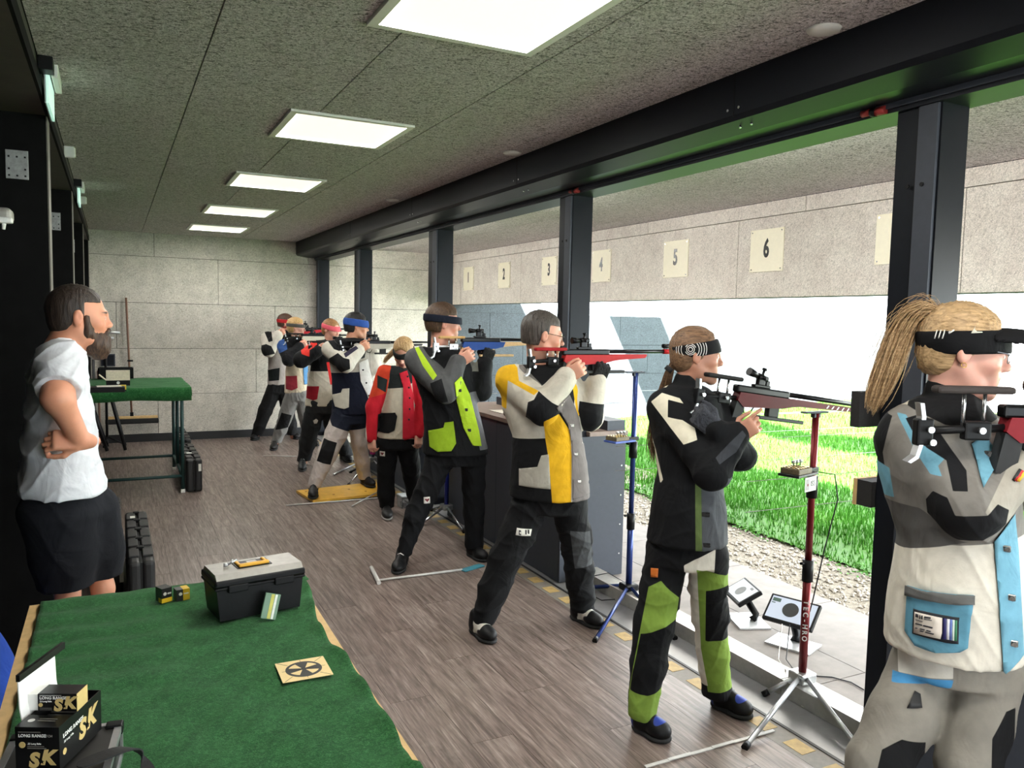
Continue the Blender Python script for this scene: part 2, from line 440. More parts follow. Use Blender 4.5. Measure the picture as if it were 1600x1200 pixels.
for i, y in enumerate(PLY):
    n = str(i+1)
    pl = empty('number_sign', (4.73, y, 2.31), 'cream lane number plate reading %s on the overhead baffle, %s' % (n, ['farthest of the row', 'between plates 1 and 3', 'left of the middle post', 'right of the middle post', 'above the blue rifle rest', 'above the dark red rifle'][i]) if i < 6 else 'cream lane number plate half hidden by the nearest dark post', 'sign', 'lane number plates')
    M_ = Matrix.Identity(4)
    pm_ = MB().box((-.012, -.18, -.17), (-.002, .18, .17)).build('plate', M_PLATE, pl, bevel=.002)
    sm = MB()
    for dy in (-.16, .16):
        for dz in (-.15, .15): sm.tube([(-.0125, dy, dz), (-.0145, dy, dz)], .006, 6)
    sm.build('screws', M_STEELBRIGHT, pl)
    # the digits face the shooters (-x); reading right runs along -y
    R_ = Matrix(((0, 0, -1, -.013), (-1, 0, 0, 0), (0, 1, 0, .01), (0, 0, 0, 1)))
    text('digit', n, .20, M_DIGIT, R_, pl, bold=.034, xs=.62)

# paving slabs, gravel, lawn
M_PAVE = plain('concrete_paving', (128, 121, 115), .8, 0, .14, 9, .12)
pv = MB().box((2.86, YN, -.12), (4.05, 14, -.04)).build('floor_2', M_GAP); tag(pv, kind='structure')
y = -2.2; k = 0
while y < 12.5:
    for a, b in ((2.86, 3.30), (3.30, 3.98)):
        o = MB().box((a+.002, y+.002, -.04), (b-.003, y+.796, .0)).build('paving_slab', M_PAVE, pv, bevel=.004)
    y += .80; k += 1
rng = np.random.default_rng(3)
def soil_mat():
    t = NT('gravel_soil'); v = t.world()
    n = t.noise(v, 40, 6, .7); b = t.noise(v, 3, 3)
    t.color(t.mix(t.math('MULTIPLY', b, .4), t.ramp(n, [(.3, lin(70, 62, 54)), (.5, lin(128, 118, 106)), (.7, lin(170, 160, 146))]), lin(110, 104, 70)))
    t.rough(.95); t.bump(n, .5, .02); return t.m
gx = MB()
GX0, GX1 = 3.98, 5.05
gr = MB().box((GX0, YN, -.2), (5.6, 14, -.03)).build('ground_soil', soil_mat()); tag(gr, kind='structure')
def add_mesh(name, V, Fq, mat, parent=None, smooth=False, mats_idx=None):
    V = np.asarray(V, np.float32); Fq = np.asarray(Fq, np.int32)
    me = bpy.data.meshes.new(name); nf, k_ = Fq.shape
    me.vertices.add(len(V)); me.vertices.foreach_set('co', V.ravel())
    me.loops.add(nf*k_); me.loops.foreach_set('vertex_index', Fq.ravel())
    me.polygons.add(nf); me.polygons.foreach_set('loop_start', np.arange(0, nf*k_, k_, dtype=np.int32))
    if mats_idx is not None: me.polygons.foreach_set('material_index', np.asarray(mats_idx, np.int32))
    me.update(calc_edges=True); me.validate()
    me.polygons.foreach_set('use_smooth', np.full(nf, smooth))
    return link(name, me, mat, parent)
# pebbles: squashed octahedra in one heap (uncountable)
NP = 9000
px_ = GX0+rng.random(NP)**1.15*(GX1-GX0); py_ = 0.6+rng.random(NP)*11.0; ps = .006+.016*rng.random(NP)**2
base = np.array([(1,0,0),(0,1,0),(-1,0,0),(0,-1,0),(0,0,.75),(0,0,-.75)], float)
V = base[None]*ps[:, None, None]*(0.7+.6*rng.random((NP, 6, 1)))
an = rng.random(NP)*6.28; ca, sa = np.cos(an)[:, None], np.sin(an)[:, None]
V = np.stack([V[..., 0]*ca-V[..., 1]*sa, V[..., 0]*sa+V[..., 1]*ca, V[..., 2]], -1)+np.stack([px_, py_, -.03+ps*.4], -1)[:, None]
T = np.array([(0,1,4),(1,2,4),(2,3,4),(3,0,4),(1,0,5),(2,1,5),(3,2,5),(0,3,5)])
o = add_mesh('gravel', V.reshape(-1, 3), (T[None]+6*np.arange(NP)[:, None, None]).reshape(-1, 3), plain('pebble_grey', (170, 162, 150), .9, 0, .3, 20))
tag(o, 'grey gravel strip between the paving and the lawn', 'gravel', kind='stuff')
# lawn: gently uneven ground and grass blades
def lawn_h(X, Y):
    e = np.clip((X-4.6)/1.5, 0, 1)
    return -.02+.05*e+.05*np.sin(X*1.1+Y*.5)+.03*np.sin(Y*1.7-X*.4)*e+.02*np.sin(X*3+Y*2.3)*e+.018*np.clip(X-7, 0, 20)
gxs = np.linspace(4.75, 26, 90); gys = np.linspace(-6, 11.5, 70)
GXX, GYY = np.meshgrid(gxs, gys, indexing='ij')
V = np.stack([GXX, GYY, lawn_h(GXX, GYY)-.035], -1).reshape(-1, 3)
idx = np.arange(90*70).reshape(90, 70)
Q = np.stack([idx[:-1, :-1], idx[1:, :-1], idx[1:, 1:], idx[:-1, 1:]], -1).reshape(-1, 4)
def grass_mat(nm, a, b, c_):
    t = NT(nm); v = t.world(); n = t.noise(v, 1.3, 4, .6); f = t.noise(v, 60, 3)
    t.color(t.mix(.35, t.ramp(n, [(.35, a), (.55, b), (.7, c_)]), t.ramp(f, [(.3, a), (.7, c_)])))
    t.rough(.7); t.b.inputs['Specular IOR Level'].default_value = .2
    try:
        t.b.inputs['Transmission Weight'].default_value = 0.0
        t.b.inputs['Subsurface Weight'].default_value = 0.0
    except Exception: pass
    return t.m
M_TURF = grass_mat('turf', lin(46, 80, 26), lin(60, 102, 30), lin(86, 124, 42))
M_GRASS = grass_mat('grass_blades', lin(54, 106, 34), lin(68, 126, 38), lin(94, 144, 50))
lw = add_mesh('ground_lawn', V, Q, M_TURF, smooth=True); tag(lw, kind='structure')
NB = 90000
u = rng.random(NB); X = 4.72+(u**1.6)*9.5; Y = .5+rng.random(NB)*10.9
keep = ~((X < 5.1) & (rng.random(NB) < .65)); X, Y = X[keep], Y[keep]; NB = len(X)
Z = lawn_h(X, Y)-.035; hgt = (.035+.05*rng.random(NB))*np.clip(.5+(X-4.7)*1.2, .5, 1.15); wd = .004+.0035*rng.random(NB)+.0007*(X-4.7)
an = rng.random(NB)*6.28; le = .5*hgt*rng.random(NB); la = rng.random(NB)*6.28
A = np.stack([X-np.cos(an)*wd, Y-np.sin(an)*wd, Z], -1); B = np.stack([X+np.cos(an)*wd, Y+np.sin(an)*wd, Z], -1)
C_ = np.stack([X+np.cos(la)*le, Y+np.sin(la)*le, Z+hgt], -1)
V = np.stack([A, B, C_], 1).reshape(-1, 3)
o = add_mesh('lawn_grass', V, np.arange(3*NB).reshape(-1, 3), M_GRASS)
tag(o, 'bright green mown grass of the range beyond the gravel', 'grass', kind='stuff')
# low weeds on the gravel edge
NW = 900; ce_ = [(4.6+.3*rng.random(), 2.2+8*rng.random()) for _ in range(30)]
V = []; 
for i in range(NW):
    cx, cy = ce_[i % 30]; x = cx+rng.normal()*.07; y = cy+rng.normal()*.09; a = rng.random()*6.28; s_ = .012+.014*rng.random(); z = -.02+.05*rng.random()
    V += [(x, y, z), (x+s_*math.cos(a), y+s_*math.sin(a), z+.012), (x+1.9*s_*math.cos(a+.5), y+1.9*s_*math.sin(a+.5), z+.006), (x+s_*math.cos(a+1.1), y+s_*math.sin(a+1.1), z+.012)]
o = add_mesh('weeds', V, np.arange(4*NW).reshape(-1, 4), M_GRASS); tag(o, 'small green weeds sprouting along the gravel edge', 'weeds', kind='stuff')

# panelled side wall of the range, a second baffle out of sight, the pale backstop bank
M_SIDE = wood_wool('side_wall_board', lin(88, 94, 98), lin(66, 70, 74), .4, .3, .3)
sw = MB().box((4.9, YB+.03, -.3), (16.5, YB+.2, 1.82)).build('wall_right', M_GAP); tag(sw, kind='structure')
for r_, (z0, z1) in enumerate(((-.2, .31), (.31, .82), (.82, 1.32), (1.32, 1.82))):
    x = 4.73-(r_ % 2)*.6
    while x < 16.5:
        board(sw, (max(x, 4.73), YB, z0), (min(x+1.25, 16.5), YB+.03, z1), M_SIDE, 1, .006); x += 1.25
uw = MB().box((4.755, YB, 1.82), (6.3, YB+.2, 2.95)).build('wall_front', M_SIDE); tag(uw, kind='structure')
b2 = MB().box((7.35, YN, 2.35), (7.5, YB+.2, 4.05)).build('trim_110', M_BAFFLE, bevel=.01); tag(b2, kind='structure')
for y in (-2.0, 2.4, 7.0, 11.6): 
    pass
bank = MB().prism([(15.2, .05), (17.2, 1.62), (17.6, 1.66), (17.6, -.3), (15.2, -.3)], -14, 13, 'y').build('wall_backstop', plain('pale_lime_render', (232, 230, 224), .9, 0, .05, 2)); tag(bank, kind='structure')
# target carrier wires running out along the lanes
M_WIRE = plain('galvanised_wire', (150, 150, 146), .4, .6)
wi = 0
for y in (3.05, 4.25, 5.45, 6.65, 7.9):
    for z in (.74, .90):
        o = MB().tube([(2.9, y, z), (9, y, z-.035), (15.6, y, z)], .0022, 5).build('carrier_wire', M_WIRE)
        tag(o, '%s grey carrier wire over the lawn, %s of the wire pairs' % ('lower' if z < .8 else 'upper', {3.05: 'nearest', 4.25: 'second nearest', 5.45: 'middle', 6.65: 'second farthest', 7.9: 'farthest'}[y]), 'wire', 'target carrier wires')
# ================================================================== LIGHTS ON THE CEILING
def emis(name, rgb, s):
    t = NT(name); t.color((.5, .53, .58) if 'monitor' in name else (.8, .8, .78)); t.b.inputs['Emission Color'].default_value = (*rgb, 1); t.b.inputs['Emission Strength'].default_value = s; return t.m
M_LED = emis('led_diffuser', (1.0, .965, .77), .275)
M_LFR = plain('white_lamp_frame', (236, 236, 230), .5, 0, .03, 40, 0)
ordn = ['square ceiling panel light two bays behind the camera', 'square ceiling panel light just outside the top edge of the picture', 'large square ceiling panel light nearest the camera, cut by the top edge', 'second square ceiling panel light from the camera', 'third square ceiling panel light from the camera', 'fourth square ceiling panel light, one before the back wall', 'farthest square ceiling panel light beside the back wall', 'square ceiling panel light three bays behind the camera', 'square ceiling panel light four bays behind the camera']
for i, y in enumerate(lightY+[-3.46, -5.46]):
    t = empty('ceiling_light', ((LX0+LX1)/2, y, ZC), ordn[i] or 'square ceiling panel light behind the camera', 'light', 'square ceiling panel lights')
    m = MB(); h = LW/2; f = .034
    for a in ((-h, -h, h, -h+f), (-h, h-f, h, h), (-h, -h+f, -h+f, h-f), (h-f, -h+f, h, h-f)):
        m.box((a[0], a[1], -.012), (a[2], a[3], .02))
    m.build('frame', M_LFR, t, bevel=.002)
    MB().box((-h+f, -h+f, -.006), (h-f, h-f, .0)).build('diffuser', M_LED, t)
    la = bpy.data.lights.new('panel_light', 'AREA'); la.shape = 'SQUARE'; la.size = LW-.07; la.color = (1.0, .975, .92); la.energy = LAMP*(LW-.07)**2*PI
    lo_ = bpy.data.objects.new('panel_light', la); COL.objects.link(lo_); lo_.parent = t; lo_.location = (0, 0, -.008)
for i, (x, y) in enumerate(((2.25, 2.09), (2.24, 4.51), (2.23, 6.85))):
    o = MB().lathe([(.001, -.014), (.035, -.014), (.055, -.009), (.06, 0)], (0, 0, 0), 24).build('ceiling_speaker', M_LFR)
    o.location = (x, y, ZC); tag(o, ['round white ceiling disc nearest the camera beside the beam', 'round white ceiling disc second along the beam', 'round white ceiling disc farthest along the beam'][i], 'disc', 'round white ceiling discs')

# linear lamps under the soffit, just outside the header: they light the apron and the numbered baffle
for i, y in enumerate((.85, 3.25, 5.65, 8.05, 10.4)):
    t = empty('linear_lamp', (2.93, y, 2.70), ['linear soffit lamp nearest the camera behind the header', 'linear soffit lamp over the red rifle rest behind the header', 'linear soffit lamp over the lime jacket bay behind the header', 'linear soffit lamp over the blue headband bay behind the header', 'linear soffit lamp beside the back wall behind the header'][i], 'lamp', 'linear lamps under the soffit')
    MB().rbox((-.04, -.6, -.035), (.04, .6, 0), .004).build('housing', M_LFR, t); MB().rbox((-.03, -.58, -.042), (.03, .58, -.034), .003).build('diffuser', M_LED, t)
    la = bpy.data.lights.new('tube_light', 'AREA'); la.shape = 'RECTANGLE'; la.size = .06; la.size_y = 1.16; la.energy = 9.0; la.color = (1.0, .975, .93)
    lo_ = bpy.data.objects.new('tube_light', la); COL.objects.link(lo_); lo_.parent = t; lo_.location = (.01, 0, -.05); lo_.rotation_euler = (0, -.75, 0)
# ================================================================== BODIES AND CLOTHES: smooth solids grown from rounded limbs
def nrm(v): v = np.asarray(v, float); return v/np.linalg.norm(v)
class Solid:
    """a body or garment: rounded limbs and sections blended into one closed surface"""
    def __init__(s, lo, hi, h):
        s.h = h; s.lo = np.array(lo, float); s.n = np.ceil((np.array(hi)-s.lo)/h).astype(int)+1
        s.ax = [s.lo[i]+h*np.arange(s.n[i]) for i in range(3)]
        s.d = np.full(s.n, .5, np.float32)
    def _s(s, lo, hi):
        a = np.clip(np.floor((np.array(lo)-s.lo)/s.h).astype(int), 0, s.n); b = np.clip(np.ceil((np.array(hi)-s.lo)/s.h).astype(int)+1, 0, s.n)
        if np.any(b <= a): return None, None
        sl = tuple(slice(a[i], b[i]) for i in range(3))
        P = [s.ax[i][sl[i]].astype(np.float32) for i in range(3)]
        return sl, (P[0][:, None, None], P[1][None, :, None], P[2][None, None, :])
    def add(s, prim, k=.0):
        f, lo, hi = prim; m = k+.02
        sl, P = s._s(np.array(lo)-m, np.array(hi)+m)
        if sl is None: return s
        b = f(*P).astype(np.float32); a = s.d[sl]
        if k > 0:
            h = np.maximum(k-np.abs(a-b), 0)/k; s.d[sl] = np.minimum(a, b)-h*h*k*.25
        else: s.d[sl] = np.minimum(a, b)
        return s
    def sub(s, prim, k=.0):
        f, lo, hi = prim; m = k+.02
        sl, P = s._s(np.array(lo)-m, np.array(hi)+m)
        if sl is None: return s
        b = -f(*P).astype(np.float32); a = s.d[sl]
        if k > 0:
            h = np.maximum(k-np.abs(a-b), 0)/k; s.d[sl] = np.maximum(a, b)+h*h*k*.25
        else: s.d[sl] = np.maximum(a, b)
        return s
    def keep(s, f):
        P = (s.ax[0][:, None, None], s.ax[1][None, :, None], s.ax[2][None, None, :])
        s.d = np.maximum(s.d, f(*P)).astype(np.float32); return s
    def surf(s, smooth=1):
        D = s.d; D[0] = D[-1] = .5; D[:, 0] = D[:, -1] = .5; D[:, :, 0] = D[:, :, -1] = .5
        ins = D < 0
        nx, ny, nz = D.shape
        cnt = np.zeros((nx-1, ny-1, nz-1), np.int8)
        for dx in (0, 1):
            for dy in (0, 1):
                for dz in (0, 1): cnt += ins[dx:nx-1+dx, dy:ny-1+dy, dz:nz-1+dz]
        act = (cnt > 0) & (cnt < 8); I = np.argwhere(act)
        vid = np.full(act.shape, -1, np.int32); vid[act] = np.arange(len(I))
        acc = np.zeros((len(I), 3)); c = np.zeros(len(I))
        for ax in range(3):
            o = [q for q in range(3) if q != ax]
            for p in (0, 1):
                for q in (0, 1):
                    a = I.copy(); a[:, o[0]] += p; a[:, o[1]] += q; b = a.copy(); b[:, ax] += 1
                    da = D[a[:, 0], a[:, 1], a[:, 2]]; db = D[b[:, 0], b[:, 1], b[:, 2]]
                    m = (da < 0) != (db < 0)
                    t = np.where(m, da/np.where(m, da-db, 1), 0)
                    pt = a.astype(float); pt[:, ax] += t
                    acc[m] += pt[m]; c[m] += 1
        V = s.lo+s.h*(acc/c[:, None])
        Q = []
        for ax in range(3):
            o1, o2 = (ax+1) % 3, (ax+2) % 3
            A = [slice(None)]*3; B = [slice(None)]*3
            A[ax] = slice(0, -1); B[ax] = slice(1, None)
            m = ins[tuple(A)] != ins[tuple(B)]
            E = np.argwhere(m); 
            E = E[(E[:, o1] > 0) & (E[:, o2] > 0) & (E[:, o1] < act.shape[o1]) & (E[:, o2] < act.shape[o2])]
            def g(d1, d2):
                e = E.copy(); e[:, o1] += d1; e[:, o2] += d2; return vid[e[:, 0], e[:, 1], e[:, 2]]
            q = np.stack([g(-1, -1), g(0, -1), g(0, 0), g(-1, 0)], 1)
            fl_ = ~ins[E[:, 0], E[:, 1], E[:, 2]]
            q[fl_] = q[fl_][:, ::-1]
            Q.append(q)
        Q = np.concatenate(Q); Q = Q[(Q >= 0).all(1)]
        for _ in range(smooth):
            S = np.zeros_like(V); C_ = np.zeros(len(V))
            for i in range(4):
                a, b = Q[:, i], Q[:, (i+1) % 4]
                for q in range(3): S[:, q] += np.bincount(a, V[b, q], len(V))+np.bincount(b, V[a, q], len(V))
                C_ += np.bincount(a, minlength=len(V))+np.bincount(b, minlength=len(V))
            V = V*.4+.6*S/np.maximum(C_, 1)[:, None]
        return V, Q
def limb(a, b, ra, rb):
    a = np.asarray(a, float); b = np.asarray(b, float); ba = b-a; L2 = max(ba@ba, 1e-9); r = max(ra, rb)
    def f(x, y, z):
        t = np.clip(((x-a[0])*ba[0]+(y-a[1])*ba[1]+(z-a[2])*ba[2])/L2, 0, 1)
        return np.sqrt((x-a[0]-t*ba[0])**2+(y-a[1]-t*ba[1])**2+(z-a[2]-t*ba[2])**2)-(ra+(rb-ra)*t)
    return f, np.minimum(a, b)-r, np.maximum(a, b)+r
def egg(c, r, R=None):
    c = np.asarray(c, float); r = np.asarray(r, float); R = np.eye(3) if R is None else np.asarray(R, float)   # rows of R = local axes
    e = np.sqrt(((R*r[:, None])**2).sum(0))
    def f(x, y, z):
        q = [R[i, 0]*(x-c[0])+R[i, 1]*(y-c[1])+R[i, 2]*(z-c[2]) for i in range(3)]
        k0 = np.sqrt((q[0]/r[0])**2+(q[1]/r[1])**2+(q[2]/r[2])**2)
        k1 = np.sqrt((q[0]/r[0]**2)**2+(q[1]/r[1]**2)**2+(q[2]/r[2]**2)**2)
        return k0*(k0-1)/np.maximum(k1, 1e-6)
    return f, c-e, c+e
def brick(c, half, r, R=None):
    c = np.asarray(c, float); half = np.asarray(half, float); R = np.eye(3) if R is None else np.asarray(R, float)
    e = (np.abs(R)*half[:, None]).sum(0)+r
    def f(x, y, z):
        q = [np.abs(R[i, 0]*(x-c[0])+R[i, 1]*(y-c[1])+R[i, 2]*(z-c[2]))-half[i] for i in range(3)]
        out = np.sqrt(np.maximum(q[0], 0)**2+np.maximum(q[1], 0)**2+np.maximum(q[2], 0)**2)
        return out+np.minimum(np.maximum(np.maximum(q[0], q[1]), q[2]), 0)-r
    return f, c-e, c+e
def stack(secs, u, n, round_=.012):
    """trunk or garment body: horizontal oval sections (centre, half width along u, half depth along n), bottom to top"""
    secs = sorted(secs, key=lambda q: q[0][2]); z = np.array([q[0][2] for q in secs])
    cx = np.array([q[0][0] for q in secs]); cy = np.array([q[0][1] for q in secs]); A = np.array([q[1] for q in secs]); B = np.array([q[2] for q in secs])
    zz = np.linspace(z[0], z[-1], 120)
    def sm(v):
        w_ = np.interp(zz, z, v); k = np.array([1, 4, 8, 10, 8, 4, 1.]); k /= k.sum()
        return np.convolve(np.pad(w_, 3, 'edge'), k, 'valid')
    cx, cy, A, B = sm(cx), sm(cy), sm(A), sm(B); r = max(A.max(), B.max())
    def f(x, y, zc):
        zf = zc.ravel(); g = lambda v: np.interp(zf, zz, v)[None, None, :]
        X, Y = x-g(cx), y-g(cy); a, b = g(A), g(B)
        p, q = X*u[0]+Y*u[1], X*n[0]+Y*n[1]
        k0 = np.sqrt((p/a)**2+(q/b)**2); k1 = np.sqrt((p/a**2)**2+(q/b**2)**2)
        d = k0*(k0-1)/np.maximum(k1, 1e-5); e = np.maximum(z[0]-zc, zc-z[-1])
        d = d+round_; e = e+round_
        return np.minimum(np.maximum(d, e), 0)+np.sqrt(np.maximum(d, 0)**2+np.maximum(e, 0)**2)-round_
    return f, np.array([cx.min()-r, cy.min()-r, z[0]]), np.array([cx.max()+r, cy.max()+r, z[-1]])
def frame3(fwd, up=(0, 0, 1)):
    f = nrm(fwd); l = nrm(np.cross(up, f)); return np.array([f, l, np.cross(f, l)])

def poly_sd(P, poly):
    """signed distance (positive inside) of 2-D points to a closed outline"""
    poly = np.asarray(poly, float); d = np.full(len(P), 1e9); ins = np.zeros(len(P), bool)
    for i in range(len(poly)):
        a, b = poly[i], poly[(i+1) % len(poly)]; e = b-a
        w_ = P-a; t = np.clip((w_@e)/max(e@e, 1e-12), 0, 1)
        d = np.minimum(d, np.hypot(*(w_-t[:, None]*e).T))
        c = (a[1] > P[:, 1]) != (b[1] > P[:, 1])
        with np.errstate(divide='ignore', invalid='ignore'):
            ins ^= c & (P[:, 0] < (b[0]-a[0])*(P[:, 1]-a[1])/(b[1]-a[1])+a[0])
    return np.where(ins, d, -d)

def mesh_np(name, V, Q, mat, parent=None, attrs=None, origin=(0, 0, 0)):
    o_ = np.asarray(origin, float)
    me = bpy.data.meshes.new(name); nf, k_ = Q.shape
    me.vertices.add(len(V)); me.vertices.foreach_set('co', (V-o_).astype(np.float32).ravel())
    me.loops.add(nf*k_); me.loops.foreach_set('vertex_index', Q.astype(np.int32).ravel())
    me.polygons.add(nf); me.polygons.foreach_set('loop_start', np.arange(0, nf*k_, k_, dtype=np.int32))
    me.update(calc_edges=True)
    me.polygons.foreach_set('use_smooth', np.ones(nf, bool))
    for nm, v in (attrs or {}).items():
        at = me.attributes.new(nm, 'FLOAT', 'POINT'); at.data.foreach_set('value', np.asarray(v, np.float32))
    return link(name, me, mat, parent)
def vnormals(V, Q):
    fn = np.cross(V[Q[:, 2]]-V[Q[:, 0]], V[Q[:, 3]]-V[Q[:, 1]]); N = np.zeros_like(V)
    for i in range(4):
        for q in range(3): N[:, q] += np.bincount(Q[:, i], fn[:, q], len(V))
    return N/np.maximum(np.linalg.norm(N, axis=1), 1e-9)[:, None]

def cloth_mat(name, base, panels=(), rough=.85, wrinkle=.35, weave=260, sheen=.0, wscale=9):
    """sewn garment: base colour and panels of other colours, each panel a patch carried by the mesh"""
    t = NT(name); col = deep(base)
    for i, c in enumerate(panels):
        a = t.N('ShaderNodeAttribute', attribute_name='panel%d' % i)
        f = t.math('MULTIPLY_ADD', a.outputs['Fac'], 700., .5, clamp=True)
        col = t.mix(f, col, deep(c))
    v = t.coord()
    g = t.noise(v, 22, 4, .6); 
    tone = t.ramp(g, [(.3, (.88, .88, .88)), (.7, (1.05, 1.05, 1.05))])
    col = t.mix(1., col if not isinstance(col, tuple) else col, tone, 'MULTIPLY'); t.color(col); t.rough(rough)
    t.b.inputs['Specular IOR Level'].default_value = .22
    mp = t.N('ShaderNodeMapping'); mp.inputs['Scale'].default_value = (1, 1, .7); t.L(v, mp.inputs[0])
    w1 = t.noise(mp.outputs[0], wscale, 3, .5, 1.2); w2 = t.noise(v, weave, 2, .5)
    h = t.math('ADD', t.math('MULTIPLY', w1, 1.), t.math('MULTIPLY', w2, .025))
    t.bump(h, wrinkle, .03); return t.m
def skin_mat(name, base, lip=(176, 104, 96), brow=(70, 52, 38), beard=None):
    t = NT(name); c = lin(*base); v = t.coord(); n = t.noise(v, 14, 4, .6)
    col = t.ramp(n, [(.3, tuple(q*.88 for q in c)), (.7, tuple(min(1, q*1.08) for q in c))])
    red = (min(1, c[0]*1.0), c[1]*.72, c[2]*.66)
    for nm, cc, g in (('flush', red, 22), ('lip', lin(*lip), 500), ('brow', lin(*brow), 500), ('lid', tuple(q*.5 for q in c), 600)):
        a = t.N('ShaderNodeAttribute', attribute_name=nm)
        col = t.mix(t.math('MULTIPLY_ADD', a.outputs['Fac'], g, .5 if nm != 'flush' else .0, clamp=True), col, cc)
    t.color(col); t.rough(.5); t.b.inputs['Subsurface Weight'].default_value = .12
    t.b.inputs['Subsurface Radius'].default_value = (.012, .005, .003); t.b.inputs['Subsurface Scale'].default_value = .6
    t.bump(t.noise(v, 240, 3), .08, .002); return t.m
def hair_mat(name, a, b, stretch=(1, 1, .12), sc_=160, pull=None):
    t = NT(name)
    if pull is None: v = t.coord('Object', stretch)
    else:                                                     # combed back: strands run along the heading of the head
        tc = t.N('ShaderNodeTexCoord'); r_ = t.N('ShaderNodeMapping'); r_.inputs['Rotation'].default_value = (0, 0, math.radians(pull-90)); s_ = t.N('ShaderNodeMapping'); s_.inputs['Scale'].default_value = (.12, 1, 1)
        t.L(tc.outputs['Object'], r_.inputs[0]); t.L(r_.outputs[0], s_.inputs[0]); v = s_.outputs[0]
    n = t.noise(v, sc_, 4, .65, .3)
    t.color(t.ramp(n, [(.3, lin(*a)), (.68, lin(*b))])); t.rough(.48); t.b.inputs['Specular IOR Level'].default_value = .35
    t.bump(n, .6, .004); return t.m

def folds(V, N, amp, seed=0, freq=9., stretch=(1, 1, .8)):
    """soft creases: warped waves in many directions, deeper where cloth bunches"""
    r = np.random.default_rng(seed); P_ = V*np.array(stretch); out = np.zeros(len(V))
    for i in range(7):
        d = nrm(r.normal(size=3)); w_ = nrm(r.normal(size=3)); f = freq*(.6+1.6*r.random())
        ph = P_@d*f*2+1.6*np.sin(P_@w_*f*1.3+r.random()*6)+r.random()*6
        out += (1-np.abs(np.sin(ph)))**2*(.5+.5*np.sin(P_@w_*f*.5+i))
    return V+N*((out/2.2-.45)*amp)[:, None]

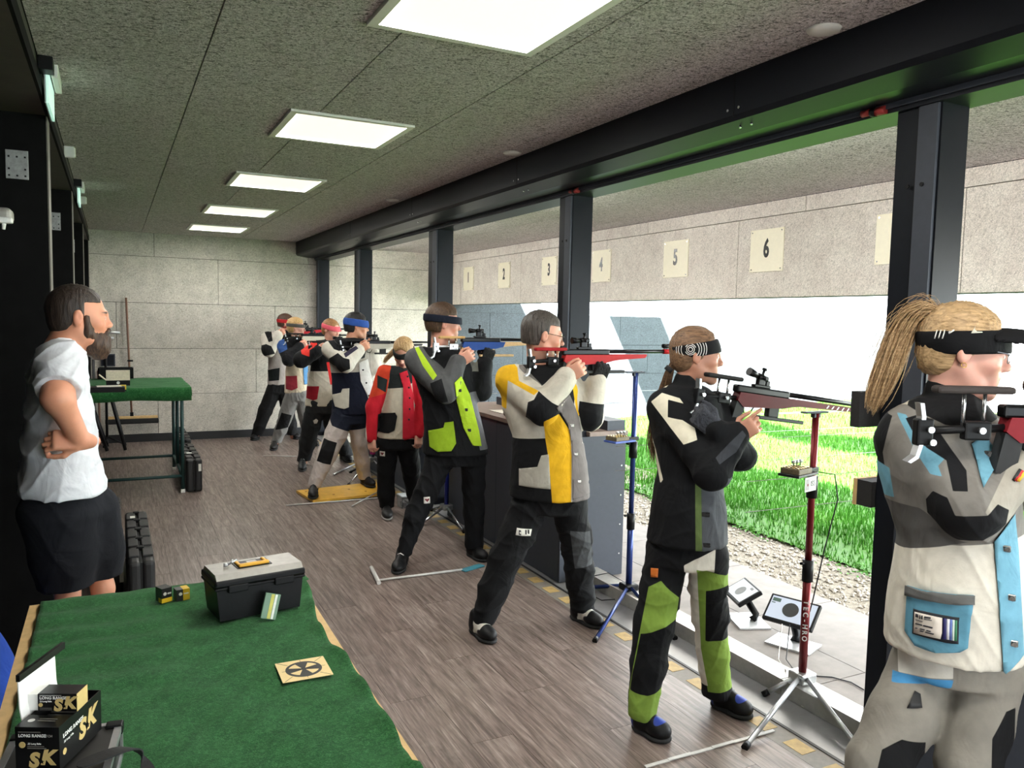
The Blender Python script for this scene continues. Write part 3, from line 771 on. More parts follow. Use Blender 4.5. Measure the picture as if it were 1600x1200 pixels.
class Person:
    """places everything about one figure: X/Y of the feet on the floor, u = sideways, n = towards the viewer's side"""
    def __init__(s, name_label, P0, h=.006, group=None, name='person'):
        s.P0 = np.array([P0[0], P0[1], 0.]); s.h = h
        n = nrm([-P0[0], -P0[1], 0]); s.n = n; s.u = np.array([-n[1], n[0], 0])
        s.root = empty(name, tuple(s.P0), name_label, 'person', group)
        s.dep = float(s.P0[:2]@CF[:2])+.0
        s.m = s.dep/F*1.0                      # metres per picture unit at the figure
    def at(s, x, y, off=0.0):
        d = ray(x, y); return CAM+d*(((s.P0-CAM)@s.n+off)/(d@s.n))
    def uv(s, W): W = np.asarray(W)-s.P0; return np.stack([W@s.u, W[..., 2]], -1)
    def secs(s, rows):
        out = []
        for y, xl, xr, b, off in rows:
            a, c = s.at(xl, y, off), s.at(xr, y, off); out.append(((a+c)/2, np.linalg.norm(a-c)/2, b))
        return out
    def chain(s, pts):
        """[(x, y, off, r_px), ...] -> [(point, radius)]"""
        return [(s.at(x, y, o), r*s.m) for x, y, o, r in pts]
    def add_chain(s, sol, ch, k=.03, shrink=0.0):
        for (a, ra), (b, rb) in zip(ch, ch[1:]): sol.add(limb(a, b, max(ra-shrink, .004), max(rb-shrink, .004)), k)
    def garment(s, name, sol, mat_name, base, panels=(), smooth=2, off=0., **kw):
        """panels: (colour, outline in picture points, zone or None, depth offset)"""
        V, Q = sol.surf(smooth); N = vnormals(V, Q)
        V = folds(V, N, kw.pop('crease', .007), kw.pop('seed', 1), kw.pop('cfreq', 9.)); N = vnormals(V, Q); face = N@s.n; at = {}
        for i, pn in enumerate(panels):
            c, out, zone = pn[:3]; o_ = pn[3] if len(pn) > 3 else off; lim = pn[4] if len(pn) > 4 else -.25
            if out is None: val = np.full(len(V), .02)
            elif callable(out): val = np.minimum(out(s.uv(V)), (face-lim)*.05)
            else:
                val = poly_sd(s.uv(V), [s.uv(s.at(px_, py_, o_)) for px_, py_ in out])
                val = np.minimum(val, (face-lim)*.05)
            if zone is not None: val = np.minimum(val, zone(V))
            at['panel%d' % i] = np.clip(val, -.03, .03)
        o = mesh_np(name, V, Q, cloth_mat(mat_name, base, [q[0] for q in panels], **kw), s.root, at, s.P0)
        s.bv = BVHTree.FromPolygons([Vector(q) for q in V], Q.tolist()) if len(V) < 400000 else None
        return o
    def applique(s, name, outline, mat, bv, off=.3, lift=.004, thick=.004, step=.012, parent=None, poff=0., smooth=True):
        """a flat piece sewn on: its outline laid over the garment and following it"""
        P = np.array([s.uv(s.at(x, y, poff)) for x, y in outline])
        lo, hi = P.min(0), P.max(0); step = max(step, (hi-lo).max()/60)
        bm = bmesh.new(); vs_ = [bm.verts.new((p[0], p[1], 0)) for p in P]
        try: bm.faces.new(vs_)
        except ValueError: return None
        bmesh.ops.triangulate(bm, faces=bm.faces[:])
        for ax in (0, 1):
            t = lo[ax]+step
            while t < hi[ax]-1e-4:
                no = Vector((1, 0, 0)) if ax == 0 else Vector((0, 1, 0)); cp = Vector((t, 0, 0)) if ax == 0 else Vector((0, t, 0))
                bmesh.ops.bisect_plane(bm, geom=bm.verts[:]+bm.edges[:]+bm.faces[:], plane_co=cp, plane_no=no); t += step
        u3, n3 = Vector(s.u), Vector(s.n); base = Vector(s.P0); last = None
        hits = {}
        for v in bm.verts:
            o_ = base+u3*v.co.x+Vector((0, 0, v.co.y))+n3*.6
            h = bv.ray_cast(o_, -n3)
            hits[v] = (h[0], h[1]) if h[0] is not None else None
        good = [(v.co.copy(), q) for v, q in hits.items() if q]
        if not good: bm.free(); return None
        for v in bm.verts:
            q = hits[v]
            if q is None:
                c, q = min(good, key=lambda g: (g[0]-v.co).length)
                pos = q[0]-n3*.01+u3*(v.co.x-c.x)*.3+Vector((0, 0, v.co.y-c.y)); nn = q[1]
            else: pos, nn = q
            hits[v] = (pos, nn)
        for v in bm.verts: v.co = hits[v][0]+hits[v][1]*lift
        r = bmesh.ops.extrude_face_region(bm, geom=bm.faces[:])
        for v in [q for q in r['geom'] if isinstance(q, bmesh.types.BMVert)]: v.co += n3*thick
        bmesh.ops.recalc_face_normals(bm, faces=bm.faces[:])
        for v in bm.verts: v.co -= base
        me = bpy.data.meshes.new(name); bm.to_mesh(me); bm.free()
        if smooth: me.polygons.foreach_set('use_smooth', np.ones(len(me.polygons), bool))
        return link(name, me, mat, parent or s.root)

def zone_between(chain_in, others, bias=0.):
    """positive where a point lies nearer one limb than the rest of the garment"""
    def dist(V, ch):
        d = np.full(len(V), 1e9)
        for (a, ra), (b, rb) in zip(ch, ch[1:]):
            f, _, _ = limb(a, b, ra, rb); d = np.minimum(d, f(V[:, 0], V[:, 1], V[:, 2]))
        return d
    def stackd(V, st):
        return np.array([0.])
    def z(V):
        a = dist(V, chain_in); b = np.full(len(V), 1e9)
        for o in others: b = np.minimum(b, dist(V, o))
        return (b-a)*.5+bias
    return z
def near_limb(ch, lim=.012):
    def z(V):
        d = np.full(len(V), 1e9)
        for (a, ra), (b, rb) in zip(ch, ch[1:]):
            f, _, _ = limb(a, b, ra, rb); d = np.minimum(d, f(V[:, 0], V[:, 1], V[:, 2]))
        return lim-d
    return z
def not_zone(z): return lambda V: -z(V)

# ---- head
class Head:
    def __init__(s, c, az, size=1.0, tilt=0., pitch=0.):
        """c centre of the skull, az heading of the face in degrees from +y towards +x, pitch nods down, tilt leans sideways"""
        a = math.radians(az); p = math.radians(pitch); q = math.radians(tilt)
        f0 = np.array([math.sin(a), math.cos(a), 0]); l0 = np.array([-math.cos(a), math.sin(a), 0]); u0 = np.array([0, 0, 1.])
        f1 = f0*math.cos(p)-u0*math.sin(p); u1 = u0*math.cos(p)+f0*math.sin(p)
        l2 = l0*math.cos(q)+u1*math.sin(q); u2 = u1*math.cos(q)-l0*math.sin(q)
        s.R = np.array([f1, l2, u2]); s.c = np.asarray(c, float); s.k = size
    def w(s, x, y, z): return s.c+s.k*(s.R.T@np.array([x, y, z], float))
    def loc(s, V): return ((V-s.c)@s.R.T)/s.k
    def E(s, c, r, R=None): return egg(s.w(*c), np.array(r)*s.k, s.R if R is None else R)
    def Lb(s, a, b, ra, rb): return limb(s.w(*a), s.w(*b), ra*s.k, rb*s.k)
    def skull(s, S, woman=False, grow=0.):
        g = grow
        S.add(s.E((-.012, 0, .036), (.096+g, .076+g, .084+g)), .0)
        S.add(s.E((.03, 0, -.022), (.062+g, .060+g, .080+g)), .03)
    def build(s, S, woman=False):
        s.skull(S)
        jw = .040 if woman else .046
        for y in (-1, 1):
            S.add(s.Lb((.0, y*.050, -.045), (.028, y*jw, -.078), .018, .016), .03)
            S.add(s.Lb((.028, y*jw, -.078), (.072, y*.012, -.100), .016, .015), .025)
            S.add(s.E((.058, y*.042, -.020), (.026, .024, .022)), .02)
        S.add(s.E((.077, 0, -.096), (.020, .021, .017)), .02)
        S.add(s.E((.077, 0, -.058), (.019, .030, .028)), .02)
        for y in (-1, 1):
            S.add(s.Lb((.080, y*.038, .022), (.088, y*.010, .020), .010, .010), .016)
            S.sub(s.E((.100, y*.032, .002), (.017, .018, .012)), .012)
            S.add(s.E((.079, y*.032, .002), (.013, .0145, .0125)), .004)
        S.add(s.Lb((.090, 0, .016), (.108, 0, -.022), .0065, .0090), .014)
        S.add(s.E((.108, 0, -.025), (.009, .010, .009)), .010)
        for y in (-1, 1): S.add(s.E((.101, y*.011, -.028), (.009, .007, .0075)), .008)
        S.add(s.E((.0935, 0, -.0525), (.008, .020, .0055)), .005)
        S.add(s.E((.0915, 0, -.0645), (.008, .018, .006)), .005)
        S.sub(s.E((.103, 0, -.0585), (.010, .022, .0016)), .003)
        for y in (-1, 1):
            S.add(s.E((-.008, y*.079, -.002), (.018, .009, .031)), .006)
            S.sub(s.E((-.003, y*.088, .002), (.009, .006, .017)), .004)
    def attrs(s, V):
        L = s.loc(V); x, y, z = L[:, 0], np.abs(L[:, 1]), L[:, 2]
        el = lambda c, r: (1-np.sqrt(((x-c[0])/r[0])**2+((y-c[1])/r[1])**2+((z-c[2])/r[2])**2))*min(r)
        return {'lip': el((.098, 0, -.0585), (.016, .021, .0105)), 'brow': el((.088, .033, .0235+0), (.02, .022, .0042)),
                'lid': np.maximum(el((.092, .032, .002), (.012, .0135, .0032)), -.02), 'flush': np.maximum(el((.07, .045, -.025), (.05, .03, .03)), el((-.008, .082, -.002), (.03, .02, .04)))}
    def band(s, z0, z1, grow=.008, h=.004, slope=0.0, hair=.0):
        S = Solid(s.c-.17*s.k, s.c+.17*s.k, h)
        for g, op in ((grow+hair, 'add'),):
            S.add(s.E((-.012, 0, .036), (.096+g, .076+g, .084+g)), .0); S.add(s.E((.03, 0, -.0), (.062+g, .060+g, .058+g)), .03)
        R = s.R
        def cut(x, y, z):
            lx = ((x-s.c[0])*R[0, 0]+(y-s.c[1])*R[0, 1]+(z-s.c[2])*R[0, 2])/s.k; lz = ((x-s.c[0])*R[2, 0]+(y-s.c[1])*R[2, 1]+(z-s.c[2])*R[2, 2])/s.k
            lz = lz-slope*lx
            return np.maximum(z0-lz, lz-z1)*s.k
        S.keep(cut); return S
    def cap(s, h=.004, grow=.010, front=.075, low=-.035, nape=-.075, fwd=.02, ear=True):
        """hair close to the skull: covers crown, back and sides behind the temple"""
        S = Solid(s.c-.19*s.k, s.c+.19*s.k, h); g = grow
        S.add(s.E((-.014, 0, .036), (.096+g, .076+g*.8, .086+g)), .0)
        S.add(s.E((-.045, 0, -.025), (.055+g*.7, .060+g*.5, .06)), .03)
        R = s.R
        def cut(x, y, z):
            d = (x-s.c[0], y-s.c[1], z-s.c[2]); q = [(R[i, 0]*d[0]+R[i, 1]*d[1]+R[i, 2]*d[2])/s.k for i in range(3)]
            lx, lz = q[0], q[2]
            hairline = np.where(lz > .045, (front-.055)+0*lx+.0, 0)  # crown line
            # allowed: above the brow line at the front, behind the ear lower down
            a = np.maximum(lx-front, .058-lz)                     # upper part: in front of the ears only above the forehead line
            b = np.maximum(lx-fwd, low-lz)                        # temples
            c = np.maximum(lx+.022, nape-lz)                      # behind the ears down to the nape
            return np.minimum(np.minimum(a, b), c)*s.k
        S.keep(cut); return S

# ---- hand
def hand(S, wrist, fwd, back, k=1.0, curl=.6, thumb=.5, side=1, spread=.04, r=1.0, index_straight=False):
    """wrist point, direction the knuckles point, direction the back of the hand faces; side +1: thumb towards cross(fwd, back)"""
    f = nrm(fwd); b = nrm(np.asarray(back)-np.dot(back, f)*f); l = np.cross(f, b)*side
    w_ = np.asarray(wrist, float); R = np.array([f, l, b])
    S.add(limb(w_-f*.03*k, w_+f*.012*k, .027*k, .027*k), .015)
    S.add(brick(w_+f*.050*k, np.array([.034, .029, .006])*k, .010*k, R), .012)
    lens = (.066, .074, .069, .054); rad = (.0088, .0092, .0088, .0078)
    for i in range(4):
        q = (1.5-i)*.0205
        base = w_+f*(.088-.004*abs(i-1))*k+l*q*k; ang = -spread*(i-1.5); d = nrm(f+l*ang*-1*-1)
        c = 0.; p = base
        cu = curl if not (index_straight and i == 0) else .08
        for j, fr in enumerate((.45, .31, .24)):
            c += cu*(.75, 1.15, .75)[j]*1.2
            dd = f*math.cos(c)-b*math.sin(c)+l*(1.5-i)*spread
            q2 = p+nrm(dd)*lens[i]*fr*k
            S.add(limb(p, q2, rad[i]*k*r*(1-.06*j), rad[i]*k*r*(.94-.08*j)), .004); p = q2
    tb = w_+f*.022*k+l*.026*k-b*.006*k
    t1 = tb+nrm(f*.62+l*(.75-.45*thumb)-b*(.15+.6*thumb))*.042*k; t2 = t1+nrm(f*.9+l*(.25-.5*thumb)-b*(.1+.55*thumb))*.030*k; t3 = t2+nrm(f*.95-l*.35*thumb-b*(.1+.5*thumb))*.024*k
    S.add(limb(tb, t1, .0135*k, .0115*k), .010); S.add(limb(t1, t2, .0105*k, .0098*k), .003); S.add(limb(t2, t3, .0096*k, .0078*k), .003)

def shoe(P, name, heel, toe, mat, sole_mat, accent=None, scale=1.0, lace=None, up=.10):
    """laced shoe from heel to toe on the floor"""
    heel = np.asarray(heel, float); toe = np.asarray(toe, float); d = toe-heel; L = np.linalg.norm(d[:2]); f = nrm([d[0], d[1], 0]); R = frame3(f); l = R[1]
    z0 = heel[2]; S = Solid(np.minimum(heel, toe)-.09, np.maximum(heel, toe)+np.array([.09, .09, .16]), .005)
    q = lambda a, b, c: heel+f*a*L+l*b+np.array([0, 0, c])
    S.add(egg(q(.70, 0, .040), np.array([.30*L, .047, .038]), R)); S.add(egg(q(.25, 0, .045), np.array([.25*L, .037, .052]), R), .03)
    S.add(limb(q(.24, 0, .05), q(.20, 0, up), .041, .040), .03); S.add(limb(q(.28, 0, .085), q(.68, 0, .048), .030, .030), .02)
    S.keep(lambda x, y, z: (z0+.014)-z+0*x+0*y)
    V, Q = S.surf(2)
    at = {}
    loc = np.stack([(V-heel)@f/L, (V-heel)@l, V[:, 2]-z0], 1)
    if accent:
        for i, (col, fn) in enumerate(accent): at['panel%d' % i] = np.clip(fn(loc), -.03, .03)
    o = mesh_np(name, V, Q, cloth_mat(mat[0], mat[1], [a[0] for a in (accent or [])], rough=.5, wrinkle=.1), P.root, at, P.P0)
    S2 = Solid(np.minimum(heel, toe)-.09, np.maximum(heel, toe)+np.array([.09, .09, .06]), .005)
    S2.add(egg(q(.68, 0, .012), np.array([.33*L, .050, .02]), R)); S2.add(egg(q(.24, 0, .012), np.array([.26*L, .040, .02]), R), .03)
    S2.keep(lambda x, y, z: np.maximum((z0+.0005)-z, z-(z0+.022))+0*x+0*y)
    V2, Q2 = S2.surf(1); V2[:, 2] = np.maximum(V2[:, 2], z0+.0005)
    mesh_np('sole', V2, Q2, sole_mat, o, None, P.P0)
    if lace is not None:
        m = MB()
        for i in range(4):
            t_ = .36+.09*i; zz = .122-.019*i
            a, b = q(t_, -.022, zz-.012), q(t_+.03, .022, zz-.012); mid = q(t_+.015, 0, zz)
            m.tube([Vector(a-P.P0), Vector(mid-P.P0), Vector(b-P.P0)], .003, 5)
        lo = m.build('laces', lace, o); tag(lo, kind='stuff')
    return o
# ================================================================== TARGET RIFLES
def rifle(label, org, pitch=0., yaw=0., body=(180, 40, 42), fore=None, cheek=(28, 28, 30), L=.86, k=1., fore_end=.56, rest=(30, 30, 32), holes=False, name='target_rifle', sight_tilt=0., act=(26, 26, 28), hook=False, cheek_z=.0, group='target rifles', drop=0.):
    """bore axis through org; +x is towards the target; yaw turns in the floor plane, pitch lowers the muzzle (degrees)"""
    t = empty(name, tuple(org), label, 'rifle', group)
    t.rotation_euler = (0, math.radians(pitch), math.radians(yaw)); t.scale = (k, k, k)
    mb = plain('anodised_%d_%d_%d' % body, body, .5, .0, .06, 60, .02); mf = plain('anodised_%d_%d_%d' % (fore or body), fore or body, .5, .0, .1, 60, .02)
    mc = plain('cheek_%d_%d_%d' % cheek, cheek, .6, 0, .1, 60, .05); mr = plain('rest_%d_%d_%d' % rest, rest, .6, 0, .15, 50, .05); ma = plain('action_%d_%d_%d' % act, act, .35, .6, .1, 60, .02)
    for m_ in (mb, mf, mc): m_.node_tree.nodes['Principled BSDF'].inputs['Specular IOR Level'].default_value = .18
    # chassis
    st = [(-.045, -.018), (-.055, -.052), (-.02, -.078), (.05, -.074), (.10, -.070), (.20, -.064), (.255, -.052), (.27, -.018)]
    MB().prism(st, -.021, .021, 'y').build('stock', mb, t, bevel=.004)
    fe = [(.255, -.016), (.255, -.052), (.30, -.046), (fore_end, -.036), (fore_end+.012, -.024), (fore_end+.012, -.016)]
    MB().prism(fe, -.019, .019, 'y').build('fore_end', mf, t, bevel=.005)
    if holes:
        sl = MB()
        for i in range(6): 
            x = fore_end-.20+i*.032
            sl.prism([(x, -.036), (x+.010, -.022), (x+.017, -.022), (x+.007, -.036)], -.0197, .0197, 'y')
        tag(sl.build('fore_end_slots', M_WHITEP, t), kind='stuff')
    # action, barrel, front sight
    MB().rbox((-.06, -.018, -.020), (.235, .018, .012), .007).build('action', ma, t)
    MB().tube([(.2, 0, 0), (L, 0, 0)], .0105, 12).build('barrel', ma, t)
    MB().tube([(L-.05, 0, 0), (L, 0, 0)], .0145, 12).build('muzzle_weight', mb if not fore else ma, t)
    fs = MB(); fs.box((L-.045, -.004, .010), (L-.025, .004, .022)); fs.tube([(L-.055, 0, .031), (L-.008, 0, .031)], .0125, 12)
    fs.build('front_sight', ma, t)
    # rear sight
    rs = MB(); rs.rbox((.035, -.012, .012), (.125, .012, .024), .003); rs.rbox((.055, -.011, .022), (.092, .011, .056), .003); rs.rbox((.10, -.008, .02), (.122, .008, .044), .003)
    M_ = Matrix.Translation((.06, 0, .058)) @ Matrix.Rotation(math.radians(sight_tilt), 4, 'Y')
    o = rs.build('rear_sight', ma, t)
    r2 = MB(); pts = [M_ @ Vector(p) for p in ((-.005, 0, 0), (.045, 0, 0))]; r2.tube(pts, .0145, 12); pts = [M_ @ Vector(p) for p in ((-.06, 0, 0), (-.03, 0, 0), (-.005, 0, 0))]; r2.tube(pts, [.0175, .015, .010], 12)
    pts = [M_ @ Vector(p) for p in ((.018, 0, .0), (.018, 0, .034))]; r2.tube(pts, .006, 8); pts = [M_ @ Vector(p) for p in ((.018, 0, .034), (.018, 0, .042))]; r2.tube(pts, .0105, 10)
    pts = [M_ @ Vector(p) for p in ((.02, .0, .0), (.02, -.03, .0))]; r2.tube(pts, .008, 10); r2.build('diopter', ma, o)
    # grip, trigger guard
    g = MB(); g.prism([(-.055, -.055), (-.010, -.070), (-.024, -.150), (-.040, -.158), (-.074, -.150)], -.017, .017, 'y'); g.build('grip', plain('grip_%d_%d_%d' % rest, rest, .7, 0, .2, 50, .1), t, bevel=.007)
    MB().tube([(.0, 0, -.074), (.004, 0, -.10), (.035, 0, -.104), (.055, 0, -.074)], .003, 6).build('trigger_guard', ma, t)
    # butt rails, cheek piece, butt plate
    bt = MB(); bt.tube([(-.05, 0, -.045), (-.250, 0, -.055+drop*.3)], .010, 10); bt.rbox((-.15, -.013, -.075), (-.085, .013, -.030), .005); bt.rbox((-.265, -.014, -.09), (-.225, .014, -.025), .005); bt.build('butt_rail', M_ALU if rest[0] > 100 else M_BLK, t)
    for px_ in (-.10, -.15): MB().tube([(px_, 0, -.04), (px_, 0, .004+cheek_z)], .0045, 8).build('cheek_post', M_STEELBRIGHT, t)
    MB().rbox((-.225, -.020, .002+cheek_z), (-.035, .016, .020+cheek_z), .007).build('cheek_piece', mc, t)
    bp = MB(); bp.prism([(-.262, .012), (-.252, .012), (-.246, -.02), (-.248, -.085), (-.258, -.120), (-.276, -.132), (-.284, -.128), (-.266, -.114), (-.258, -.085), (-.256, -.02)], -.013, .013, 'y'); bp.build('butt_plate', M_ALU, t, bevel=.003)
    if hook: MB().tube([(-.262, -.006, -.125), (-.285, -.010, -.150), (-.310, -.012, -.150)], .005, 6).build('butt_hook', M_ALU, t)
    kn = MB()
    for a in ((-.238, -.05), (-.115, -.05), (-.232, -.08)): kn.tube([(a[0], -.012, a[1]), (a[0], -.026, a[1])], .008, 10)
    tag(kn.build('adjusting_screws', M_STEELBRIGHT, t), kind='stuff')
    # palm rest
    pr_ = MB(); pr_.rbox((.13, -.014, -.105), (.19, .014, -.062), .004); pr_.rbox((.08, -.017, -.120), (.34, .017, -.104), .004); pr_.build('hand_rest', mr, t)
    return t
# ================================================================== FURNITURE AND GEAR
def face_M(o, xd, yd):
    x = Vector(xd).normalized(); y = Vector(yd).normalized(); z = x.cross(y)
    return Matrix(((x.x, y.x, z.x, o[0]), (x.y, y.y, z.y, o[1]), (x.z, y.z, z.z, o[2]), (0, 0, 0, 1)))
def thing(name, me_build, mat, loc, label, cat, group=None, rz=0., bevel=0):
    o = me_build.build(name, mat, None, bevel); o.location = loc; o.rotation_euler = (0, 0, rz); return tag(o, label, cat, group)
M_PLY = plain('plywood_edge', (206, 172, 118), .7, 0, .12, 30, .05)
M_GREENSTEEL = plain('dark_green_steel', (30, 62, 60), .45, .2, .1, 40, .02)
def felt():
    t = NT('green_felt'); v = t.world(); n = t.noise(v, 420, 3, .7); b = t.noise(v, 9, 4, .6); f = t.noise(v, 90, 4, .7, 1.)
    h = t.math('ADD', t.math('MULTIPLY', n, .5), t.math('MULTIPLY', f, .5))
    col = t.ramp(h, [(.34, lin(14, 46, 22)), (.50, lin(36, 92, 46)), (.68, lin(92, 150, 96))])
    col = t.mix(.4, col, t.ramp(b, [(.3, lin(26, 72, 36)), (.7, lin(46, 104, 54))])); t.color(col); t.rough(.95); t.b.inputs['Specular IOR Level'].default_value = .1
    t.b.inputs['Sheen Weight'].default_value = .08
    t.bump(h, .9, .004); return t.m
M_FELT = felt()
TZ = .78
# ---- near table
tb = empty('table', (.18, 1.9, 0), 'plywood table in the foreground under a green felt cover', 'table')
MB().prism([(-.43, .955), (.412, .955), (.388, .60), (.381, .1), (.379, -.85), (-.43, -.85)], TZ-.030, TZ-.008, 'z').build('tabletop', M_PLY, tb, bevel=.002)
for sx, sy in ((-.36, .88), (.36, .88), (-.36, -.78), (.33, -.78)):
    MB().box((sx-.02, sy-.02, 0), (sx+.02, sy+.02, TZ-.03)).build('leg', M_GREENSTEEL, tb)
for sy in (.88, -.78): MB().box((-.34, sy-.015, .12), (.33, sy+.015, .15)).build('rail', M_GREENSTEEL, tb)
nu, nv = 70, 130; V = []
ed = [(on_z(x, y, TZ)) for x, y in ((487, 925), (491, 950), (497, 974), (509, 992), (519, 1010), (530, 1018), (541, 1026), (562, 1058), (580, 1084), (594, 1106), (605, 1125), (616, 1139), (623, 1152), (628, 1167), (637, 1180), (645, 1197))]
ey = np.array([e[1] for e in ed])[::-1]; ex = np.array([e[0] for e in ed])[::-1]
for j in range(nv+1):
    y = 1.10+(2.852-1.10)*j/nv
    xr = np.interp(y, ey, ex) if y < 2.72 else .596
    if y < ey[0]: xr = .545+.006*math.sin(y*22)
    for i in range(nu+1):
        a = i/nu; x = -.216+(xr+.216)*a
        rip = max(0, 1-a*1.5)*np.clip((y-1.9)/.25, 0, 1)
        z = TZ+.002+.0065*rip*(1+math.sin(y*50+a*2.2+.6*math.sin(y*13)))+.0012*math.sin(x*31+y*17)+.001*math.sin(x*57-y*43)
        if a > .965: z += .006*(a-.965)/.035*(1+math.sin(y*31))
        V.append((x, y, z))
idx = np.arange((nu+1)*(nv+1)).reshape(nv+1, nu+1)
Q = np.stack([idx[:-1, :-1], idx[:-1, 1:], idx[1:, 1:], idx[1:, :-1]], -1).reshape(-1, 4)
o = add_mesh('table_cover', V, Q, M_FELT, smooth=True); so_ = o.modifiers.new('t', 'SOLIDIFY'); so_.thickness = .005; so_.offset = -1
tag(o, 'creased green felt cover with a wavy edge on the foreground table', 'table cover')
# toolbox
tz0 = TZ+.010
TBX = empty('toolbox', (.262, 2.427, tz0), 'black plastic toolbox with grey lid and yellow handle', 'toolbox', rz=math.radians(9))
m = MB(); m.prism([(.008, 0), (.252, 0), (.262, .098), (-.002, .098)], 0, .145, 'y'); m.build('body', M_BLK, TBX, bevel=.006)
MB().rbox((-.008, -.006, .094), (.268, .151, .103), .003).build('rim', M_BLK, TBX)
M_LID = plain('grey_toolbox_lid', (150, 146, 138), .4, .1, .12, 30, .06)
m = MB(); m.rbox((-.008, -.008, .103), (.268, .152, .124), .006); LIDO = m.build('lid', M_BLK, TBX)
m = MB(); m.prism([(-.002, .123), (.014, .139), (.130, .139), (.146, .123)], -.002, .262, 'x'); m.build('lid_top', M_LID, LIDO, bevel=.004)
MB().box((.072, .040, .136), (.178, .108, .1412)).build('handle_recess', M_BLK, LIDO)
hm = MB(); hm.rbox((.078, .046, .139), (.172, .060, .150), .004); hm.rbox((.078, .046, .139), (.090, .104, .147), .004); hm.rbox((.160, .046, .139), (.172, .104, .147), .004); hm.build('handle', plain('yellow_plastic', (220, 164, 40), .45, 0, .05), LIDO)
MB().rbox((.108, .070, .1405), (.142, .090, .146), .003).build('latch', M_LID, LIDO)
for x in (.03, .17): MB().rbox((x, -.012, .085), (x+.06, -.004, .108), .003).build('clasp', M_BLK, TBX)
key = MB(); key.tube([(.0, 0, 0), (.028, .004, .012)], .003, 6); key.tube([(.010, -.006, .006), (.016, .012, .010)], .003, 6); key.tube([(-.012, 0, .0), (.0, 0, 0)], .006, 8)
o = key.build('wing_key', M_ALU); o.location = TBX.matrix_world @ Vector((0, 0, 0)); o.location = (.262+.040, 2.427+.085, tz0+.146); tag(o, 'small metal wing key lying on the toolbox lid', 'key')
# pellet tin card leaning on the box
c0 = on_z(417, 967, TZ+.006); cg = empty('ammunition_packet', (c0[0], c0[1]-.012, TZ+.009), 'green and white packet leaning against the toolbox front', 'packet', rz=math.radians(9))
Mt = Matrix.Rotation(math.radians(-14), 4, 'X') @ Matrix.Rotation(math.radians(18), 4, 'Y')
MB().rbox((-.024, -.004, 0), (.024, .004, .076), .002, Mt).build('packet', plain('packet_green', (94, 128, 100), .4, 0, .1, 30), cg)
MB().box((-.005, -.0048, .002), (.005, -.0041, .074), Mt).build('yellow_stripe', plain('packet_yellow', (186, 180, 66), .4), cg)
MB().box((.007, -.0048, .002), (.014, -.0041, .074), Mt).build('white_stripe', plain('packet_white', (214, 218, 206), .4), cg)
# yellow and black cartridge boxes
M_YEL = plain('carton_yellow', (214, 178, 30), .5, 0, .05); M_CBLK = plain('carton_black', (30, 29, 28), .4, 0, .1)
for i, (px_, py_, lab, s_) in enumerate(((253, 944, 'taller yellow and black cartridge box on the green felt', (.033, .040, .046)), (276, 941, 'lower yellow and black cartridge box beside its taller twin', (.040, .034, .036)))):
    q = on_z(px_, py_, TZ+.006); t = empty('cartridge_box', (q[0], q[1], TZ+.008), lab, 'ammunition box', 'yellow and black cartridge boxes', rz=math.radians(24 if i == 0 else 12))
    MB().box((0, 0, 0), s_).build('carton', M_CBLK, t, bevel=.001)
    if i == 0: MB().box((-.0006, -.0006, 0), (s_[0]+.0006, s_[1]*.5, .014)).build('yellow_band', M_YEL, t)
    else: MB().box((s_[0]*.5, -.0006, .0), (s_[0]+.0006, s_[1]+.0006, s_[2]+.0006)).build('yellow_band', M_YEL, t)
    MB().tube([(s_[0]*.3, -.001, s_[2]*.62), (s_[0]*.3, -.0016, s_[2]*.62)], .0055, 12).build('printed_dot', plain('white_dot', (210, 208, 196), .5), t)
    MB().box((s_[0]*.55, -.0011, s_[2]*.55), (s_[0]*.92, -.0007, s_[2]*.66)).build('printed_line', plain('white_dot', (210, 208, 196), .5), t)
# paper target
T4 = [on_z(x, y, TZ+.005) for x, y in ((440, 1071), (519, 1057), (507, 1028), (431, 1040))]
cc = sum(T4)/4; ux = nrm(T4[1]-T4[0]); tg = empty('target_card', (cc[0], cc[1], TZ+.0095), 'cream target card with a black ring on the green felt', 'target card', rz=math.atan2(ux[1], ux[0]))
MB().box((-.063, -.06, 0), (.063, .06, .0012)).build('card', plain('card_cream', (232, 206, 148), .7, 0, .03), tg)
dk = plain('printed_black', (44, 40, 36), .6)
MB().tube([(0, 0, .0012), (0, 0, .0016)], .046, 40).build('black_ring', dk, tg)
for k in range(4):
    a = math.radians(45+90*k); w_ = math.radians(21); sgm = [(.007*math.cos(a), .007*math.sin(a))]+[(.039*math.cos(a+w_*q), .036*math.sin(a+w_*q)) for q in (-1, -.5, 0, .5, 1)]
    MB().prism(sgm, .0016, .0020, 'z').build('cream_wedge', plain('card_cream', (232, 206, 148)), tg)
    MB().box((.049, -.0006, .0012), (.080 if k % 2 == 0 else .082, .0006, .0015), Matrix.Rotation(math.radians(45+90*k), 4, 'Z')).build('printed_diagonal', dk, tg)
for k in range(2): MB().box((-.055, -.0005, .0021), (.055, .0005, .0023), Matrix.Rotation(PI/2*k, 4, 'Z')).build('printed_cross', dk, tg)
